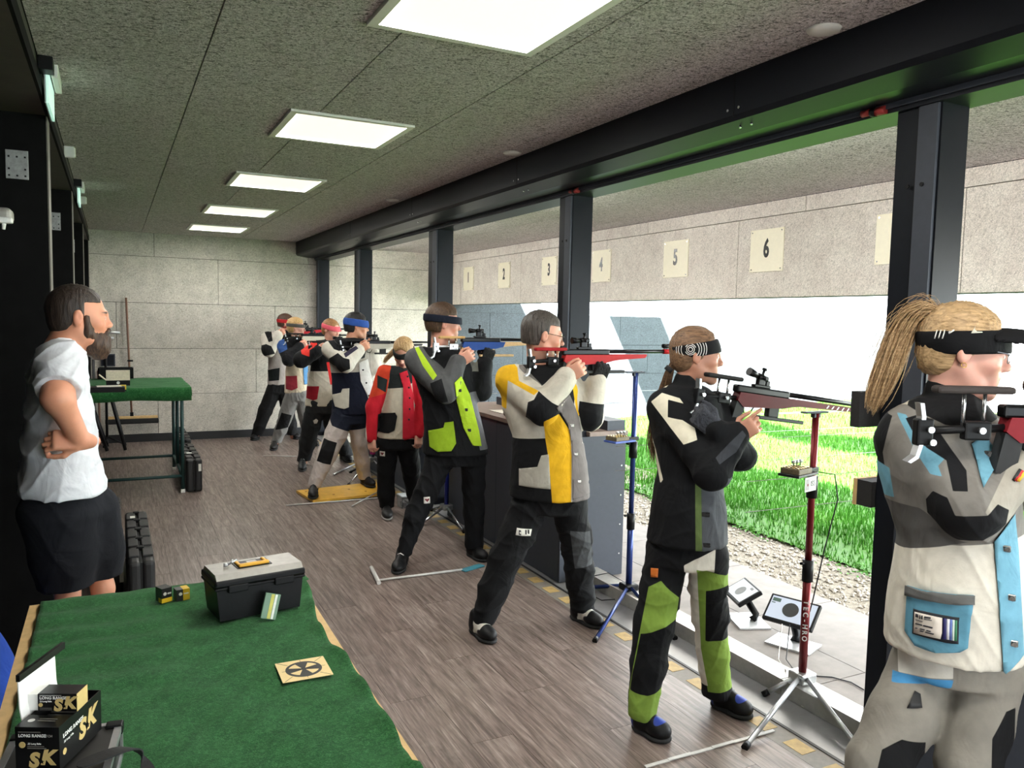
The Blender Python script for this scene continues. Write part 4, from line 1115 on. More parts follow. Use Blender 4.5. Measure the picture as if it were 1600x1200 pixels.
# ---- aluminium case under the cartridge carton
CZ = .862; cs = empty('equipment_case', (0, 1.6, TZ+.008), 'flat black case with aluminium edges at the near end of the table', 'case')
A, B = on_z(20, 1149, CZ), on_z(192, 1126, CZ); hh_ = CZ-TZ-.008
dx = nrm(B-A); dy = np.array([dx[1], -dx[0], 0]); R_ = face_M((A[0], A[1]-1.6, 0), dx, (-dy[0], -dy[1], 0)); wd_ = np.linalg.norm(B-A)
MB().box((.004, -.46, .002), (wd_-.004, -.004, hh_-.003), R_).build('panel', plain('case_black', (40, 38, 36), .55, 0, .1), cs)
al = MB()
for x in (0, wd_-.013):
    for z in (0, hh_-.012): al.box((x, -.46, z), (x+.013, 0, z+.012), R_)
for z in (0, hh_-.012): al.box((0, -.012, z), (wd_, 0, z+.012), R_)
for x in (0, wd_-.012): al.box((x, -.012, 0), (x+.012, 0, hh_), R_)
tag(al.build('aluminium_edge', M_ALU, cs), kind='stuff')
for x in (-.002, wd_-.030): MB().rbox((x, -.024, hh_-.018), (x+.032, .002, hh_+.003), .003, R_).build('corner_guard', M_BLK, cs)
# cloth strap lying over the case
stp = [on_z(118, 1197, CZ+.012), on_z(160, 1180, CZ+.014), on_z(196, 1166, CZ+.014), on_z(218, 1168, .83), on_z(230, 1195, TZ+.018), on_z(238, 1240, TZ+.014)]
V = []; 
for i, p_ in enumerate(stp):
    d = stp[min(i+1, 5)]-stp[max(i-1, 0)]; s_ = nrm(np.cross(d, [0, 0, 1]))*.017
    V += [p_-s_, p_+s_]
o = add_mesh('carry_strap', V, [(2*i, 2*i+1, 2*i+3, 2*i+2) for i in range(5)], plain('black_webbing', (30, 30, 31), .8, 0, .2, 200, .2)); q = o.modifiers.new('s', 'SUBSURF'); q.levels = q.render_levels = 2; q = o.modifiers.new('t', 'SOLIDIFY'); q.thickness = .003
tag(o, 'black webbing strap lying across the aluminium edged case', 'strap')
# ---- open carton of cartridges with one box on it
CB = CZ+.003; CT = .946
P0c, P1c = on_z(23, 1137, CT), on_z(92, 1138, CT); xd = nrm(P1c-P0c); xd[2] = 0; yd = np.array([-xd[1], xd[0], 0]); Wc = np.linalg.norm(P1c-P0c); Dc = .150
Mc = face_M((P0c[0], P0c[1], CB), xd, yd); Hc = CT-CB
ct = empty('cartridge_carton', (P0c[0], P0c[1], CB), 'open black carton with gold SK lettering and its white lid folded up', 'carton'); Mi = Matrix.Translation(-Vector((P0c[0], P0c[1], CB))) @ Mc
M_BOXB = plain('gloss_black_card', (18, 18, 19), .32, 0, .1, 40, .01); M_GOLD = plain('gold_print', (206, 180, 118), .4, .1, .05); M_WPR = plain('white_card_print', (222, 222, 218), .5); M_WCARD = plain('white_card_inside', (226, 226, 222), .7, 0, .03); M_GPR = plain('grey_print', (120, 118, 112), .5)
c = MB(); th = .002
c.box((0, 0, 0), (Wc, th, Hc), Mi); c.box((0, Dc-th, 0), (Wc, Dc, Hc), Mi); c.box((0, th, 0), (th, Dc-th, Hc), Mi); c.box((Wc-th, th, 0), (Wc, Dc-th, Hc), Mi); c.box((th, th, 0), (Wc-th, Dc-th, th), Mi); c.build('carton', M_BOXB, ct)
MB().box((0, 0, Hc), (Wc, .044, Hc+.0015), Mi).build('front_flap', M_BOXB, ct)
lid_ = MB(); lid_.prism([(-.001, 0+Hc*.55), (-.010, Hc+.02), (-.012, Hc+.075), (-.010, Hc+.075), (-.008, Hc+.02), (.001, Hc*.55)], .030, Dc, 'y')
lm = lid_.mesh('lid_flap'); lm.transform(Mi); link('lid_flap', lm, M_WCARD, ct)
lm = MB().box((-.013, .028, Hc+.072), (-.006, Dc+.03, Hc+.085), Mi).mesh('lid_edge'); link('lid_edge', lm, M_BOXB, ct)
def ctext(txt, size, mat, o_, xd_, yd_, par, **kw): return text('lettering', txt, size, mat, Mi @ face_M(o_, xd_, yd_), par, align=kw.pop('align', 'LEFT'), depth=.0003, **kw)
def sk_logo(o_, xd_, yd_, k, par, M0):
    """the S, the K and the little star between them"""
    text('lettering', 'S', .034*k, M_GOLD, M0 @ face_M(o_, xd_, yd_), par, align='LEFT', depth=.0004, bold=.05, shear=.15)
    o2 = Vector(o_)+Vector(xd_).normalized()*.019*k+Vector(yd_).normalized()*.005*k
    text('lettering', 'K', .034*k, M_GOLD, M0 @ face_M(o2, xd_, yd_), par, align='LEFT', depth=.0004, bold=.05, shear=.25)
    st_ = [(.0045*k*(1 if i % 2 == 0 else .42)*math.cos(PI/2+i*PI/5), .0045*k*(1 if i % 2 == 0 else .42)*math.sin(PI/2+i*PI/5)) for i in range(10)]
    o3 = Vector(o_)+Vector(xd_).normalized()*.0215*k-Vector(yd_).normalized()*.001*k
    m = MB().prism(st_, 0, .0009, 'z').mesh('star'); m.transform(M0 @ face_M(o3, xd_, yd_)); link('star', m, M_BOXB, par)
def disc(o_, xd_, yd_, r, mat, par, M0):
    m = MB().tube([(0, 0, 0), (0, 0, .0006)], r, 20).mesh('seal'); m.transform(M0 @ face_M(o_, xd_, yd_)); link('seal', m, mat, par)
fx, fz = (1, 0, 0), (0, 0, 1)
ctext('LONG RANGE', .0078, M_WPR, (.006, -.0004, Hc-.015), fx, fz, ct, bold=True, xs=1.0); ctext('MATCH', .006, M_GPR, (.0465, -.0004, Hc-.0152), fx, fz, ct); ctext('.22 Long Rifle', .0045, M_WPR, (.022, -.0004, Hc-.030), fx, fz, ct)
for dz, l in ((.008, .040), (.035, .030), (.0385, .034)): 
    m = MB().box((.006 if dz < .01 else .022, -.0006, Hc-dz-.0006), ((.006 if dz < .01 else .022)+l, -.0002, Hc-dz+.0006), Mi).mesh('printed_line'); link('printed_line', m, M_GPR, ct)
disc((.013, -.0005, Hc-.032), fx, fz, .0058, M_GOLD, ct, Mi); sk_logo((.024, -.0005, Hc-.062), fx, fz, 1.1, ct, Mi)
sx_ = (0, 1, 0)
ctext('LONG RANGE', .011, M_WPR, (Wc+.0004, .012, Hc-.022), sx_, fz, ct, bold=True); ctext('.22 Long Rifle', .006, M_WPR, (Wc+.0004, .014, Hc-.034), sx_, fz, ct)
sk_logo((Wc+.0005, .066, Hc-.044), sx_, fz, 1.45, ct, Mi); disc((Wc+.0005, .016, Hc-.052), sx_, fz, .006, M_GOLD, ct, Mi)
m = MB().tube([(0, 0, 0), (0, 0, .0006)], .006, 20).mesh('seal'); m.transform(Mi @ Matrix.Translation((.016, .024, Hc+.0012))); link('seal', m, M_WPR, ct)
for k in range(2):
    m = MB().box((.028, .022+.007*k, Hc+.0014), (.060, .024+.007*k, Hc+.0019), Mi).mesh('printed_line'); link('printed_line', m, M_GPR, ct)
# boxes still inside the carton
for k in range(2):
    ob = MB().rbox((.006, .055+.043*k, th+.001), (Wc-.006, .094+.043*k, Hc-.022), .001, Mc, 1).build('ammunition_box', M_BOXB); tag(ob, ['front small black box left inside the open carton', 'rear small black box left inside the open carton'][k], 'ammunition box', 'small boxes in the carton')
# the small box lying on the carton
q0 = on_z(59, 1112, CT+.003); sbx = empty('ammunition_box', (q0[0], q0[1], CT+.0035), 'small black box with gold SK lettering lying on the open carton', 'ammunition box', 'small black cartridge boxes'); sd_ = nrm(on_z(133, 1112, CT+.003)-q0); sd_[2] = 0
Ms = face_M((0, 0, 0), sd_, (-sd_[1], sd_[0], 0)); Ws, Ds, Hs = .072, .040, .034
MB().rbox((0, 0, 0), (Ws, Ds, Hs), .0008, Ms, 1).build('box', M_BOXB, sbx); MB().box((-.020, .002, .001), (-.0005, Ds-.002, Hs-.002), Ms).build('inner_tray', M_WCARD, sbx)
MB().box((Ws, 0, 0), (Ws+.0008, Ds, Hs), Ms).build('gold_edge', M_GOLD, sbx)
def stext(txt, size, mat, x, z, **kw): return text('lettering', txt, size, mat, Ms @ face_M((x, -.0004, z), fx, fz), sbx, align='LEFT', depth=.0003, **kw)
stext('LONG RANGE', .0078, M_WPR, .004, Hs-.008, bold=True); stext('MATCH', .0058, M_GPR, .0465, Hs-.0082); stext('22 Long Rifle', .0042, M_WPR, .004, Hs-.0145)
disc((.006, -.0005, Hs-.021), fx, fz, .0038, M_GOLD, sbx, Ms); sk_logo((.030, -.0005, Hs-.0225), fx, fz, .92, sbx, Ms)
for z_ in (.003, .006): MB().box((.004, -.0006, z_), (.026, -.0002, z_+.0009), Ms).build('printed_line', M_GPR, sbx)
MB().box((.004, -.0006, Hs-.0032), (.044, -.0002, Hs-.0024), Ms).build('printed_line', M_WPR, sbx)
# blue bag at the picture edge
bgq = on_z(-22, 1150, .30); S = Solid((bgq[0]-.2, bgq[1]-.2, 0), (bgq[0]+.2, bgq[1]+.2, .75), .008)
S.add(egg((bgq[0]+.0, bgq[1], .33), (.115, .12, .33))); S.add(limb((bgq[0], bgq[1], .6), (bgq[0], bgq[1], .68), .04, .03), .04); S.keep(lambda x, y, z: .002-z+0*x+0*y)
V, Q = S.surf(1); o = mesh_np('sports_bag', V, Q, cloth_mat('bag_blue', (44, 78, 170), wrinkle=.4)); tag(o, 'blue cloth bag standing at the left edge beside the table', 'bag')

# ---- far table
FY0, FY1, FX1 = 8.05, 9.30, .655
ft = empty('table', (.1, 8.65, 0), 'dark green steel frame table near the back wall', 'table')
for x in (-.36, .47):
    for y in (FY0-8.65+.02, FY1-8.65-.02):
        MB().tube([(x, y, .02), (x, y, .98)], .017, 10).build('leg', M_GREENSTEEL, ft); MB().rbox((x-.02, y-.02, 0), (x+.02, y+.02, .035), .004).build('foot', M_WHITEP, ft)
    MB().tube([(x, FY0-8.63, .16), (x, FY1-8.67, .16)], .015, 8).build('rail', M_GREENSTEEL, ft)
MB().tube([(.47, .05, .16), (.47, .05, .98)], .017, 10).build('brace', M_GREENSTEEL, ft)
for y in (FY0-8.63, FY1-8.67): MB().tube([(-.36, y, .16), (.47, y, .16)], .015, 8).build('rail', M_GREENSTEEL, ft)
MB().box((-.42, FY0-8.64, .98), (.54, FY1-8.66, 1.004)).build('tabletop', M_PLY, ft)
V = []; nx_, ny_ = 40, 44
for j in range(ny_+1):
    for i in range(nx_+1):
        x = -.34+(FX1+.34)*i/nx_; y = FY0+(FY1-FY0)*j/ny_
        V.append((x, y, 1.010+.002*math.sin(x*19+y*7)+.002*math.sin(y*23)))
n0 = len(V)
for i in range(nx_+1):
    x = -.34+(FX1+.34)*i/nx_
    V.append((x, FY0-.010, .985)); V.append((x, FY0-.012+.004*math.sin(x*14), .888+.006*math.sin(x*9)))
idx = np.arange(n0).reshape(ny_+1, nx_+1); Q = np.stack([idx[:-1, :-1], idx[:-1, 1:], idx[1:, 1:], idx[1:, :-1]], -1).reshape(-1, 4).tolist()
for i in range(nx_):
    Q.append((n0+2*i, n0+2*i+2, i+1, i)); Q.append((n0+2*i+1, n0+2*i+3, n0+2*i+2, n0+2*i))
n1 = len(V)
for j in range(ny_+1): V.append((FX1+.006, FY0+(FY1-FY0)*j/ny_, .93+.01*math.sin(j*.6)))
for j in range(ny_): Q.append((j*(nx_+1)+nx_, n1+j, n1+j+1, (j+1)*(nx_+1)+nx_))
o = add_mesh('table_cover', V, Q, M_FELT, smooth=True); q = o.modifiers.new('t', 'SOLIDIFY'); q.thickness = .005; tag(o, 'green felt cover with a hanging front edge on the far table', 'table cover')
Z2 = 1.018
def at2(x, y, z=Z2): return on_z(x, y, z)
a = at2(153, 592); t = empty('carton', (a[0], a[1], Z2), 'open black carton at the back of the far table', 'carton'); m = MB()
for b_ in (((0, 0, 0), (.33, .01, .11)), ((0, .16, 0), (.33, .17, .11)), ((0, 0, 0), (.01, .17, .11)), ((.32, 0, 0), (.33, .17, .11)), ((0, 0, 0), (.33, .17, .01))): m.box(*b_)
m.build('carton', M_BLK, t)
a = at2(166, 603); t = empty('carton', (a[0], a[1], Z2), 'small black carton with raised pale lid on the far table', 'carton'); MB().box((0, 0, 0), (.20, .12, .05)).build('carton', M_BLK, t, bevel=.002)
MB().prism([(.0, .05), (.02, .145), (.024, .145), (.006, .05)], .0, .20, 'x').build('lid', plain('pale_card', (206, 198, 172), .7), t); MB().prism([(-.06, .10), (-.055, .105), (.002, .052), (-.003, .048)], 0, .10, 'y').build('flap', plain('pale_card', (206, 198, 172), .7), t); MB().tube([(.1, -.001, .028), (.1, -.003, .028)], .014, 14).build('seal', M_WPR, t)
a = at2(185, 611); t = empty('cartridge_box', (a[0], a[1], Z2), 'single yellow cartridge box on the far table', 'ammunition box'); MB().rbox((0, 0, 0), (.062, .05, .05), .002).build('carton', M_YEL, t); MB().box((-.0006, -.0006, 0), (.062, .051, .012)).build('dark_band', M_BLK, t)
a = at2(140, 614); t = empty('binder', (a[0], a[1], Z2), 'flat black case with papers on the far table', 'binder'); MB().rbox((0, 0, 0), (.27, .16, .045), .004).build('cover', M_BLK, t); MB().box((.06, .02, .045), (.25, .13, .050), Matrix.Rotation(.12, 4, 'Z')).build('papers', plain('paper', (206, 202, 190), .8), t)

# ---- hard rifle cases standing on edge
M_CASE = plain('case_shell', (27, 27, 28), .5, 0, .2, 90, .15)
def hard_case(loc, W, H, L, label, stickers=()):
    t = empty('rifle_case', loc, label, 'case', 'hard rifle cases standing on the floor')
    MB().rbox((0, 0, 0), (W*.49, L, H), .022, None, 3).build('shell', M_CASE, t); MB().rbox((W*.51, 0, 0), (W, L, H), .022, None, 3).build('shell', M_CASE, t)
    MB().box((W*.46, .01, .02), (W*.54, L-.01, H-.008)).build('seal_strip', M_BLKRUB, t)
    for k, y in enumerate((.10, .32, .54, .78, 1.0)):
        if y > L-.12: continue
        for x0, x1 in ((.006, W*.44), (W*.56, W-.006)): MB().rbox((x0, y, H-.004), (x1, y+.15, H+.010), .005).build('rib', M_CASE, t)
        MB().rbox((W*.36, y+.16, H-.006), (W*.64, y+.20, H+.014), .004).build('latch', M_BLK, t)
    for (x, y, z, w_, d_, h_) in stickers: MB().box((x, y, z), (x+w_, y+d_, z+h_)).build('sticker', M_WHITEP, t)
    return t
hard_case((.05, 4.72, 0), .138, .335, 1.25, 'black hard rifle case on edge, nearest behind the bearded man', ((.03, -.002, .06, .022, .002, .09), (.10, -.002, .07, .022, .002, .06), (.03, 1.0, .347, .03, .06, .001)))
hard_case((-.10, 5.15, 0), .130, .36, 1.25, 'black hard rifle case on edge, beside the bearded man and half hidden by his shorts', ((.11, -.002, .10, .022, .002, .07), (.11, -.002, .22, .022, .002, .06)))
hard_case((.60, 8.05, 0), .145, .315, 1.05, 'black hard rifle case on edge beside the far table', ((.11, -.002, .20, .025, .002, .07), (.03, .3, .327, .05, .06, .001)))
hard_case((.62, 9.3, 0), .13, .33, 1.1, 'black hard rifle case on edge, behind the one beside the far table')

# ---- back wall: broom, socket, stands
b0, b1 = on_y(197, 465, 11.44), on_y(206, 650, 11.40)
br = empty('broom', (b1[0], b1[1], b1[2]), 'wide push broom with a brown handle hanging at the back wall', 'broom')
MB().tube([(0, 0, -.02), tuple(b0-b1)], .013, 8).build('handle', plain('brown_stick', (120, 88, 70), .6), br)
MB().rbox((-.30, -.03, -.035), (.31, .03, .0), .008).build('head', M_PLY, br); tag(MB().rbox((-.31, -.045, -.10), (.32, .045, -.033), .015).build('bristles', M_BLKRUB, br), kind='stuff')
MB().rbox((-.02, -.02, -.02), (.02, .02, .05), .004).build('socket', M_BLK, br)
MB().tube([tuple((b0-b1)*.47+np.array([.045, -.02, 0])), tuple((b0-b1)*.47+np.array([.0, -.02, 0])), tuple((b0-b1)*.47+np.array([-.012, .0, 0])), (float((b0-b1)[0]*.47), 11.506-float(b1[1]), float((b0-b1)[2]*.47))], .012, 8).build('hook', M_BLK, br)
q = on_y(170, 562, 11.5); t = empty('wall_box', (q[0], 11.505, q[2]), 'dark grey wall box low beside the broom on the back wall', 'box'); MB().rbox((-.09, -.03, -.085), (.075, 0, .075), .006).build('housing', M_STEEL2, t); MB().box((-.075, -.033, -.07), (.06, -.03, .06)).build('cover', M_STEEL, t)
q = on_y(165, 560, 11.27); t = empty('spotting_scope', (q[0], q[1], 0), 'spotting scope on a black post standing behind the far table', 'scope'); zt_ = q[2]
MB().tube([(0, 0, .02), (0, 0, zt_+.28)], .016, 8).build('post', M_BLK, t); MB().tube([(-.04, 0, zt_+.33), (.17, 0, zt_+.33)], [.018, .022], 12).build('tube', M_ALU, t); MB().tube([(-.02, 0, zt_+.26), (.10, 0, zt_+.26)], .012, 8).build('clamp', M_ALU, t); MB().ball((.02, 0, zt_+.40), .025).build('knob', M_BLK, t); MB().tube([(.02, 0, zt_+.33), (.02, 0, zt_+.40)], .008, 6).build('knob_stem', M_BLK, t)
for k in range(3): MB().tube([(0, 0, .12), (.19*math.cos(k*2.1+.3), .19*math.sin(k*2.1+.3), .012)], .012, 6).build('leg', M_BLK, t)
f0 = on_z(196, 705); t = empty('folding_trestle', (f0[0]-.2, f0[1], 0), 'black folding trestle standing behind the far table', 'trestle')
for x, dx_ in ((.0, -.13), (.2, -.10)):
    for y in (0, .35): MB().tube([(x, y, .015), (x+dx_*1.6, y, .72)], .020, 8).build('leg', M_BLK, t)
for z in (.10, .7): MB().tube([(-.14 if z > .5 else .0, 0, z), (-.14 if z > .5 else .0, .35, z)], .014, 8).build('bar', M_BLK, t)
MB().box((-.25, -.02, .70), (.1, .37, .73)).build('top_bar', M_BLK, t)
for k, (x, c_, h_) in enumerate(((-.17, (120, 88, 70), .95), (-.225, (70, 70, 72), 1.15))):
    o = MB().tube([(x, 11.36, .0), (x-.01, 11.47, h_)], .014, 8).build('wooden_stick' if k == 0 else 'metal_stick', plain('stick_%d' % k, c_, .6)); tag(o, ['brown stick leaning at the left end of the back wall', 'grey metal stick leaning left of the brown one at the back wall'][k], 'stick')

# ---- left wall fittings
M_EXIT = emis('exit_glow', (.50, .95, .78), .16)
for i, (y, lab) in enumerate(((3.86, 'nearest green glowing exit sign plate at the left ceiling edge'), (7.25, 'farther green glowing exit sign plate at the left ceiling edge'))):
    t = empty('exit_sign', (-.235, y, 2.745), lab, 'exit sign', 'emergency exit signs')
    MB().rbox((-.022, 0, -.055), (.032, .09, 0), .003).build('housing', M_BLK, t); MB().box((.0, .09, -.17), (.010, .46, -.035)).build('plate', M_EXIT, t); MB().box((-.006, .088, -.17), (-.002, .46, -.03)).build('bracket_rail', M_ALU, t); MB().rbox((.02, .10, -.06), (.045, .38, -.004), .004).build('lamp_cover', M_WHITEP, t)
for i, y in enumerate((5.85, 8.3)):
    t = empty('motion_sensor', (-.235, y, 2.745), ['white box sensor at the left ceiling edge, nearer one', 'white box sensor at the left ceiling edge, farther one'][i], 'sensor', 'white ceiling edge sensors')
    MB().rbox((-.025, 0, -.07), (.035, .03, 0), .005).build('body', M_WHITEP, t); MB().rbox((.03, .002, -.065), (.042, .028, -.006), .004).build('lens', plain('sensor_lens', (236, 236, 226), .3), t)
q = on_y(8, 338, 4.22); t = empty('flood_lamp', tuple(q), 'white wall flood lamp at the left picture edge', 'lamp')
MB().rbox((-.12, -.05, -.03), (.030, .06, .035), .02, None, 3).build('housing', plain('lamp_grey', (150, 148, 140), .4), t); MB().rbox((-.08, -.058, -.035), (.034, -.02, -.008), .008).build('reflector', plain('lamp_white', (236, 236, 232), .2), t); MB().tube([(.0, -.04, -.034), (-.005, -.035, -.060)], .008, 8).build('bulb_cap', M_WHITEP, t); MB().box((-.10, .04, -.04), (-.02, .108, .03)).build('wall_bracket', M_BLK, t)

# ---- counters between the lanes
M_CTOP = plain('brown_counter_top', (126, 108, 98), .5, 0, .15, 14, .05)
def counter(y0, y1, label, post=None):
    t = empty('counter', (2.57, y0, 0), label, 'counter', 'anthracite counters between the lanes'); L = y1-y0
    MB().box((0, 0, .004), (.49, .018, .955)).build('end_panel', M_STEEL2, t, bevel=.002)
    n = max(1, round(L/.95))
    for k in range(n): MB().box((0, .02+(L-.02)*k/n+.002, .004), (.018, .02+(L-.02)*(k+1)/n-.002, .955)).build('front_panel', M_STEEL2, t, bevel=.002)
    MB().box((.47, .02, .09), (.49, L, .955)).build('back_panel', M_STEEL2, t)
    MB().box((.018, L-.018, .004), (.49, L, .955)).build('end_panel', M_STEEL2, t)
    MB().box((-.02, .0 if post is None else post, .957), (.50, L, .985)).build('top', M_CTOP, t, bevel=.003)
    if post is not None: MB().box((.20, -.008, .957), (.50, post-.002, .985)).build('top', M_CTOP, t, bevel=.003)
    MB().box((.36, .03, .985), (.50, L*.9, 1.05)).build('rear_ledge', M_STEEL2, t, bevel=.004)
    for z in (.15, .35, .55, .75, .92):
        MB().tube([(.46, -.001, z), (.46, -.004, z)], .006, 8).build('screw', M_STEELBRIGHT, t)
    return t
counter(4.36, 6.30, 'anthracite counter behind the shooter in the yellow jacket', .22)
counter(7.02, 8.75, 'anthracite counter behind the shooter with the blue headband')
counter(.05, 1.84, 'anthracite counter behind the shooter in the visor')
for (x, y, lab, s_, c_) in ((2.62, 5.0, 'brown cloth lying on the counter beside the lime jacket', (.30, .34, .045), (112, 84, 76)), (2.66, 5.45, 'cream paper slip on the counter', (.16, .22, .004), (206, 196, 170))):
    S = Solid((x-.02, y-.02, .98), (x+s_[0]+.02, y+s_[1]+.02, 1.12), .008); S.add(brick((x+s_[0]/2, y+s_[1]/2, .987+s_[2]/2), np.array(s_)/2-min(.012, s_[2]*.4), min(.012, s_[2]*.4)))
    if s_[2] > .01:
        V, Q = S.surf(1); V = folds(V, vnormals(V, Q), .012, 5, 14); V[:, 2] = np.maximum(V[:, 2], .9855)
        o = mesh_np('folded_cloth', V, Q, cloth_mat('cloth_%d' % c_[0], c_)); tag(o, lab, 'cloth')
    else: thing('paper_slip', MB().box((0, 0, 0), s_), plain('paper', (206, 202, 190)), (x, y, .986), lab, 'paper')
# wooden edged blocks on the posts
def post_block(c, s_, label):
    t = empty('muzzle_block', c, label, 'block', 'wood edged blocks on the posts')
    MB().box((-s_[0]/2, -s_[1]/2, -s_[2]/2), (s_[0]/2-.014, s_[1]/2, s_[2]/2)).build('block', plain('block_dark', (46, 44, 44), .8, 0, .2, 90, .2), t, bevel=.003)
    MB().box((s_[0]/2-.014, -s_[1]/2, -s_[2]/2), (s_[0]/2, s_[1]/2, s_[2]/2)).build('wooden_edge', M_PLY, t)
post_block((2.835, 4.42, 1.345), (.14, .06, .145), 'dark block with a wooden edge on the middle post')
t = empty('muzzle_block', (2.66, 2.085, 1.06), 'dark block with a wooden side edge, lower one on the right post', 'block', 'wood edged blocks on the posts')
MB().box((-.06, -.02, -.05), (.08, .046, .05)).build('block', plain('block_dark', (46, 44, 44), .8), t, bevel=.003); MB().box((-.062, .046, -.052), (.08, .064, .052)).build('wooden_edge', M_PLY, t)
t = empty('muzzle_block', (2.60, 2.085, 1.392), 'dark square block beside the blond ponytail, upper one on the right post', 'block', 'wood edged blocks on the posts')
MB().box((-.08, -.01, -.068), (.06, .03, .068)).build('block', plain('block_dark', (46, 44, 44), .8), t, bevel=.003); MB().box((.06, -.012, -.07), (.074, .032, .07)).build('wooden_edge', M_PLY, t)
M_REDF = plain('dark_red_fitting', (150, 44, 40), .5, .1)
for i, (x, y, z) in enumerate(((2.59, 2.14, 2.515), (2.59, 4.33, 2.515))):
    t = empty('pipe_coupling', (x, y, z), ['small red coupling at the top of the right opening corner', 'small red coupling at the top of the middle post'][i], 'coupling', 'red couplings at the header')
    MB().tube([(0, -.05, 0), (0, .0, 0)], .016, 10).build('sleeve', M_REDF, t); MB().tube([(0, .008, .005), (0, .055, .005)], .013, 10).build('sleeve', M_REDF, t); MB().tube([(0, -.01, 0), (0, .012, .003)], .018, 10).build('collar', M_BLK, t)

# ---- rifle rests: telescopic poles on three legs
def rest(label, base, top, col, legs, hub=.10, legmat=None, clamps=(), group='telescopic rifle rests', rest_=True):
    x, y = base; t = empty('rifle_rest', (x, y, 0), label, 'rifle rest', group); mc = plain('pole_%d_%d_%d' % col, col, .3, .45, .06, 40, .01)
    mid = clamps[0] if clamps else top*.5
    MB().tube([(0, 0, hub), (0, 0, mid)], .019, 14).build('lower_pole', mc, t); MB().tube([(0, 0, mid), (0, 0, top)], .0155, 14).build('upper_pole', mc, t)
    for z in clamps:
        c = MB().tube([(0, 0, z-.05), (0, 0, z+.05)], .0245, 14).build('clamp', M_BLK, t); MB().tube([(-.022, 0, z+.035), (-.055, -.01, z+.040)], .007, 8).build('clamp_knob', M_BLK, c)
    MB().rbox((-.045, -.045, hub-.035), (.045, .045, hub+.012), .008).build('hub', M_BLK if legmat is None else M_ALU, t)
    for ex, ey, ez in legs:
        a = Vector((0, 0, hub)); b = Vector((ex-x, ey-y, ez+.010)); d = (b-a).normalized()
        l = MB().tube([a+d*.03, b], .0125, 4).build('leg', legmat or mc, t); MB().tube([b-d*.02, b+d*.012], .015, 8).build('rubber_foot', M_BLK, l)
    if rest_: r = MB(); r.rbox((-.075, -.02, top), (.06, .02, top+.008), .003); r.rbox((-.02, -.012, top-.02), (.02, .012, top), .003); r.build('rest_plate', M_STEEL2, t)
    return t
st8 = rest('red telescopic rifle rest with white lettering under the dark red rifle', (2.80, 2.535), 1.318, (112, 26, 30), [(2.251, 2.306, 0), (2.60, 1.98, 0), (2.66, 2.62, .0)], .115, M_ALU, (.60, .985))
for k, ch in enumerate('TEC-HRO'):
    a = math.atan2(-2.535, -2.80); o_ = (math.cos(a)*.0196, math.sin(a)*.0196, .455-k*.028); text('lettering', ch, .031, M_WHITEP, face_M(o_, (0, 0, -1), (-math.sin(a), math.cos(a), 0)), st8, bold=True, depth=.0006)
def tray(par, pos, rz, col, card=True, rounds=True):
    t = empty('loading_tray', pos, col[1], 'tray', 'loading trays on the rests'); t.rotation_euler = (0, 0, rz)
    MB().rbox((-.17, -.05, -.012), (.0, .05, 0), .003).build('tray', plain('tray_%d' % col[0][0], col[0], .5), t); MB().rbox((-.16, -.045, 0), (-.05, .045, .024), .003).build('cartridge_block', plain('block_brown', (96, 84, 62), .6, 0, .3, 120, .3), t)
    m = MB()
    for i in range(5):
        for j in range(4): m.tube([(-.148+.021*i, -.033+.022*j, .024), (-.148+.021*i, -.033+.022*j, .028)], .0055, 6)
    tag(m.build('cartridges', plain('brass', (190, 160, 90), .3, .8), t), kind='stuff')
    MB().rbox((-.02, -.02, -.01), (.06, .02, .012), .003).build('arm', M_BLK, t)
    for i in range(3): MB().lathe([(.003, .0), (.003, .012), (.011, .016), (.009, .026), (.001, .027)], (-.055+.028*i-.02, .03, .020), 10).build('knob', M_ALU, t)
    if card:
        cz = [(-.125, -.058), (-.035, -.058)]
        MB().box((-.125, -.056, -.075), (-.030, -.054, -.012)).build('score_card', plain('score_card', (206, 208, 206), .6), t); MB().box((-.117, -.0565, -.068), (-.090, -.0558, -.020)).build('printed_field', plain('card_grey', (150, 146, 146), .6), t); MB().box((-.108, -.0568, -.050), (-.097, -.0563, -.040)).build('printed_mark', plain('card_red', (120, 40, 44), .6), t)
        text('lettering', 'ISS', .034, plain('card_ink', (96, 98, 98), .6), face_M((-.060, -.0568, -.043), (1, 0, 0), (0, 0, 1)), t, depth=.0003)
    return t
tray(None, (2.755, 2.52, 1.065), .25, ((30, 30, 32), 'black loading tray with cartridge block and hanging card on the red rest'))
o = MB().tube([(2.83, 2.53, 1.05), (2.90, 2.50, 1.04), (2.905, 2.48, .93), (2.86, 2.50, .70), (2.835, 2.53, .45), (2.832, 2.54, .40)], .003, 6).build('cable', M_BLK); tag(o, 'thin black cable hanging down the red rifle rest', 'cable')
rest('blue telescopic rifle rest behind the shooter in the lime trousers', (2.80, 3.91), 1.405, (36, 54, 110), [(2.274, 3.461, 0), (2.69, 3.32, 0), (2.66, 4.2, 0)], .10, None, (.50, .94))
tray(None, (2.765, 3.90, 1.008), .2, ((60, 84, 160), 'blue loading tray with cartridges on the blue rest'), False)
rest('dark blue telescopic rifle rest with chrome legs behind the lime jacket shooter', (2.50, 6.15), .93, (30, 40, 130), [(2.22, 6.05, 0), (2.48, 5.72, 0), (2.50, 6.5, 0)], .13, M_STEELBRIGHT, (.62,))
p5 = rest('telescopic rifle rest with a pink collar beside the shooter in red', (2.44, 8.10), 1.0, (60, 66, 84), [(2.10, 7.80, 0), (2.30, 8.45, 0), (2.52, 7.75, 0)], .22, M_STEELBRIGHT, (.5,)); MB().tube([(0, 0, .26), (0, 0, .44)], .030, 14).build('pink_collar', plain('magenta', (220, 50, 160), .5), p5)

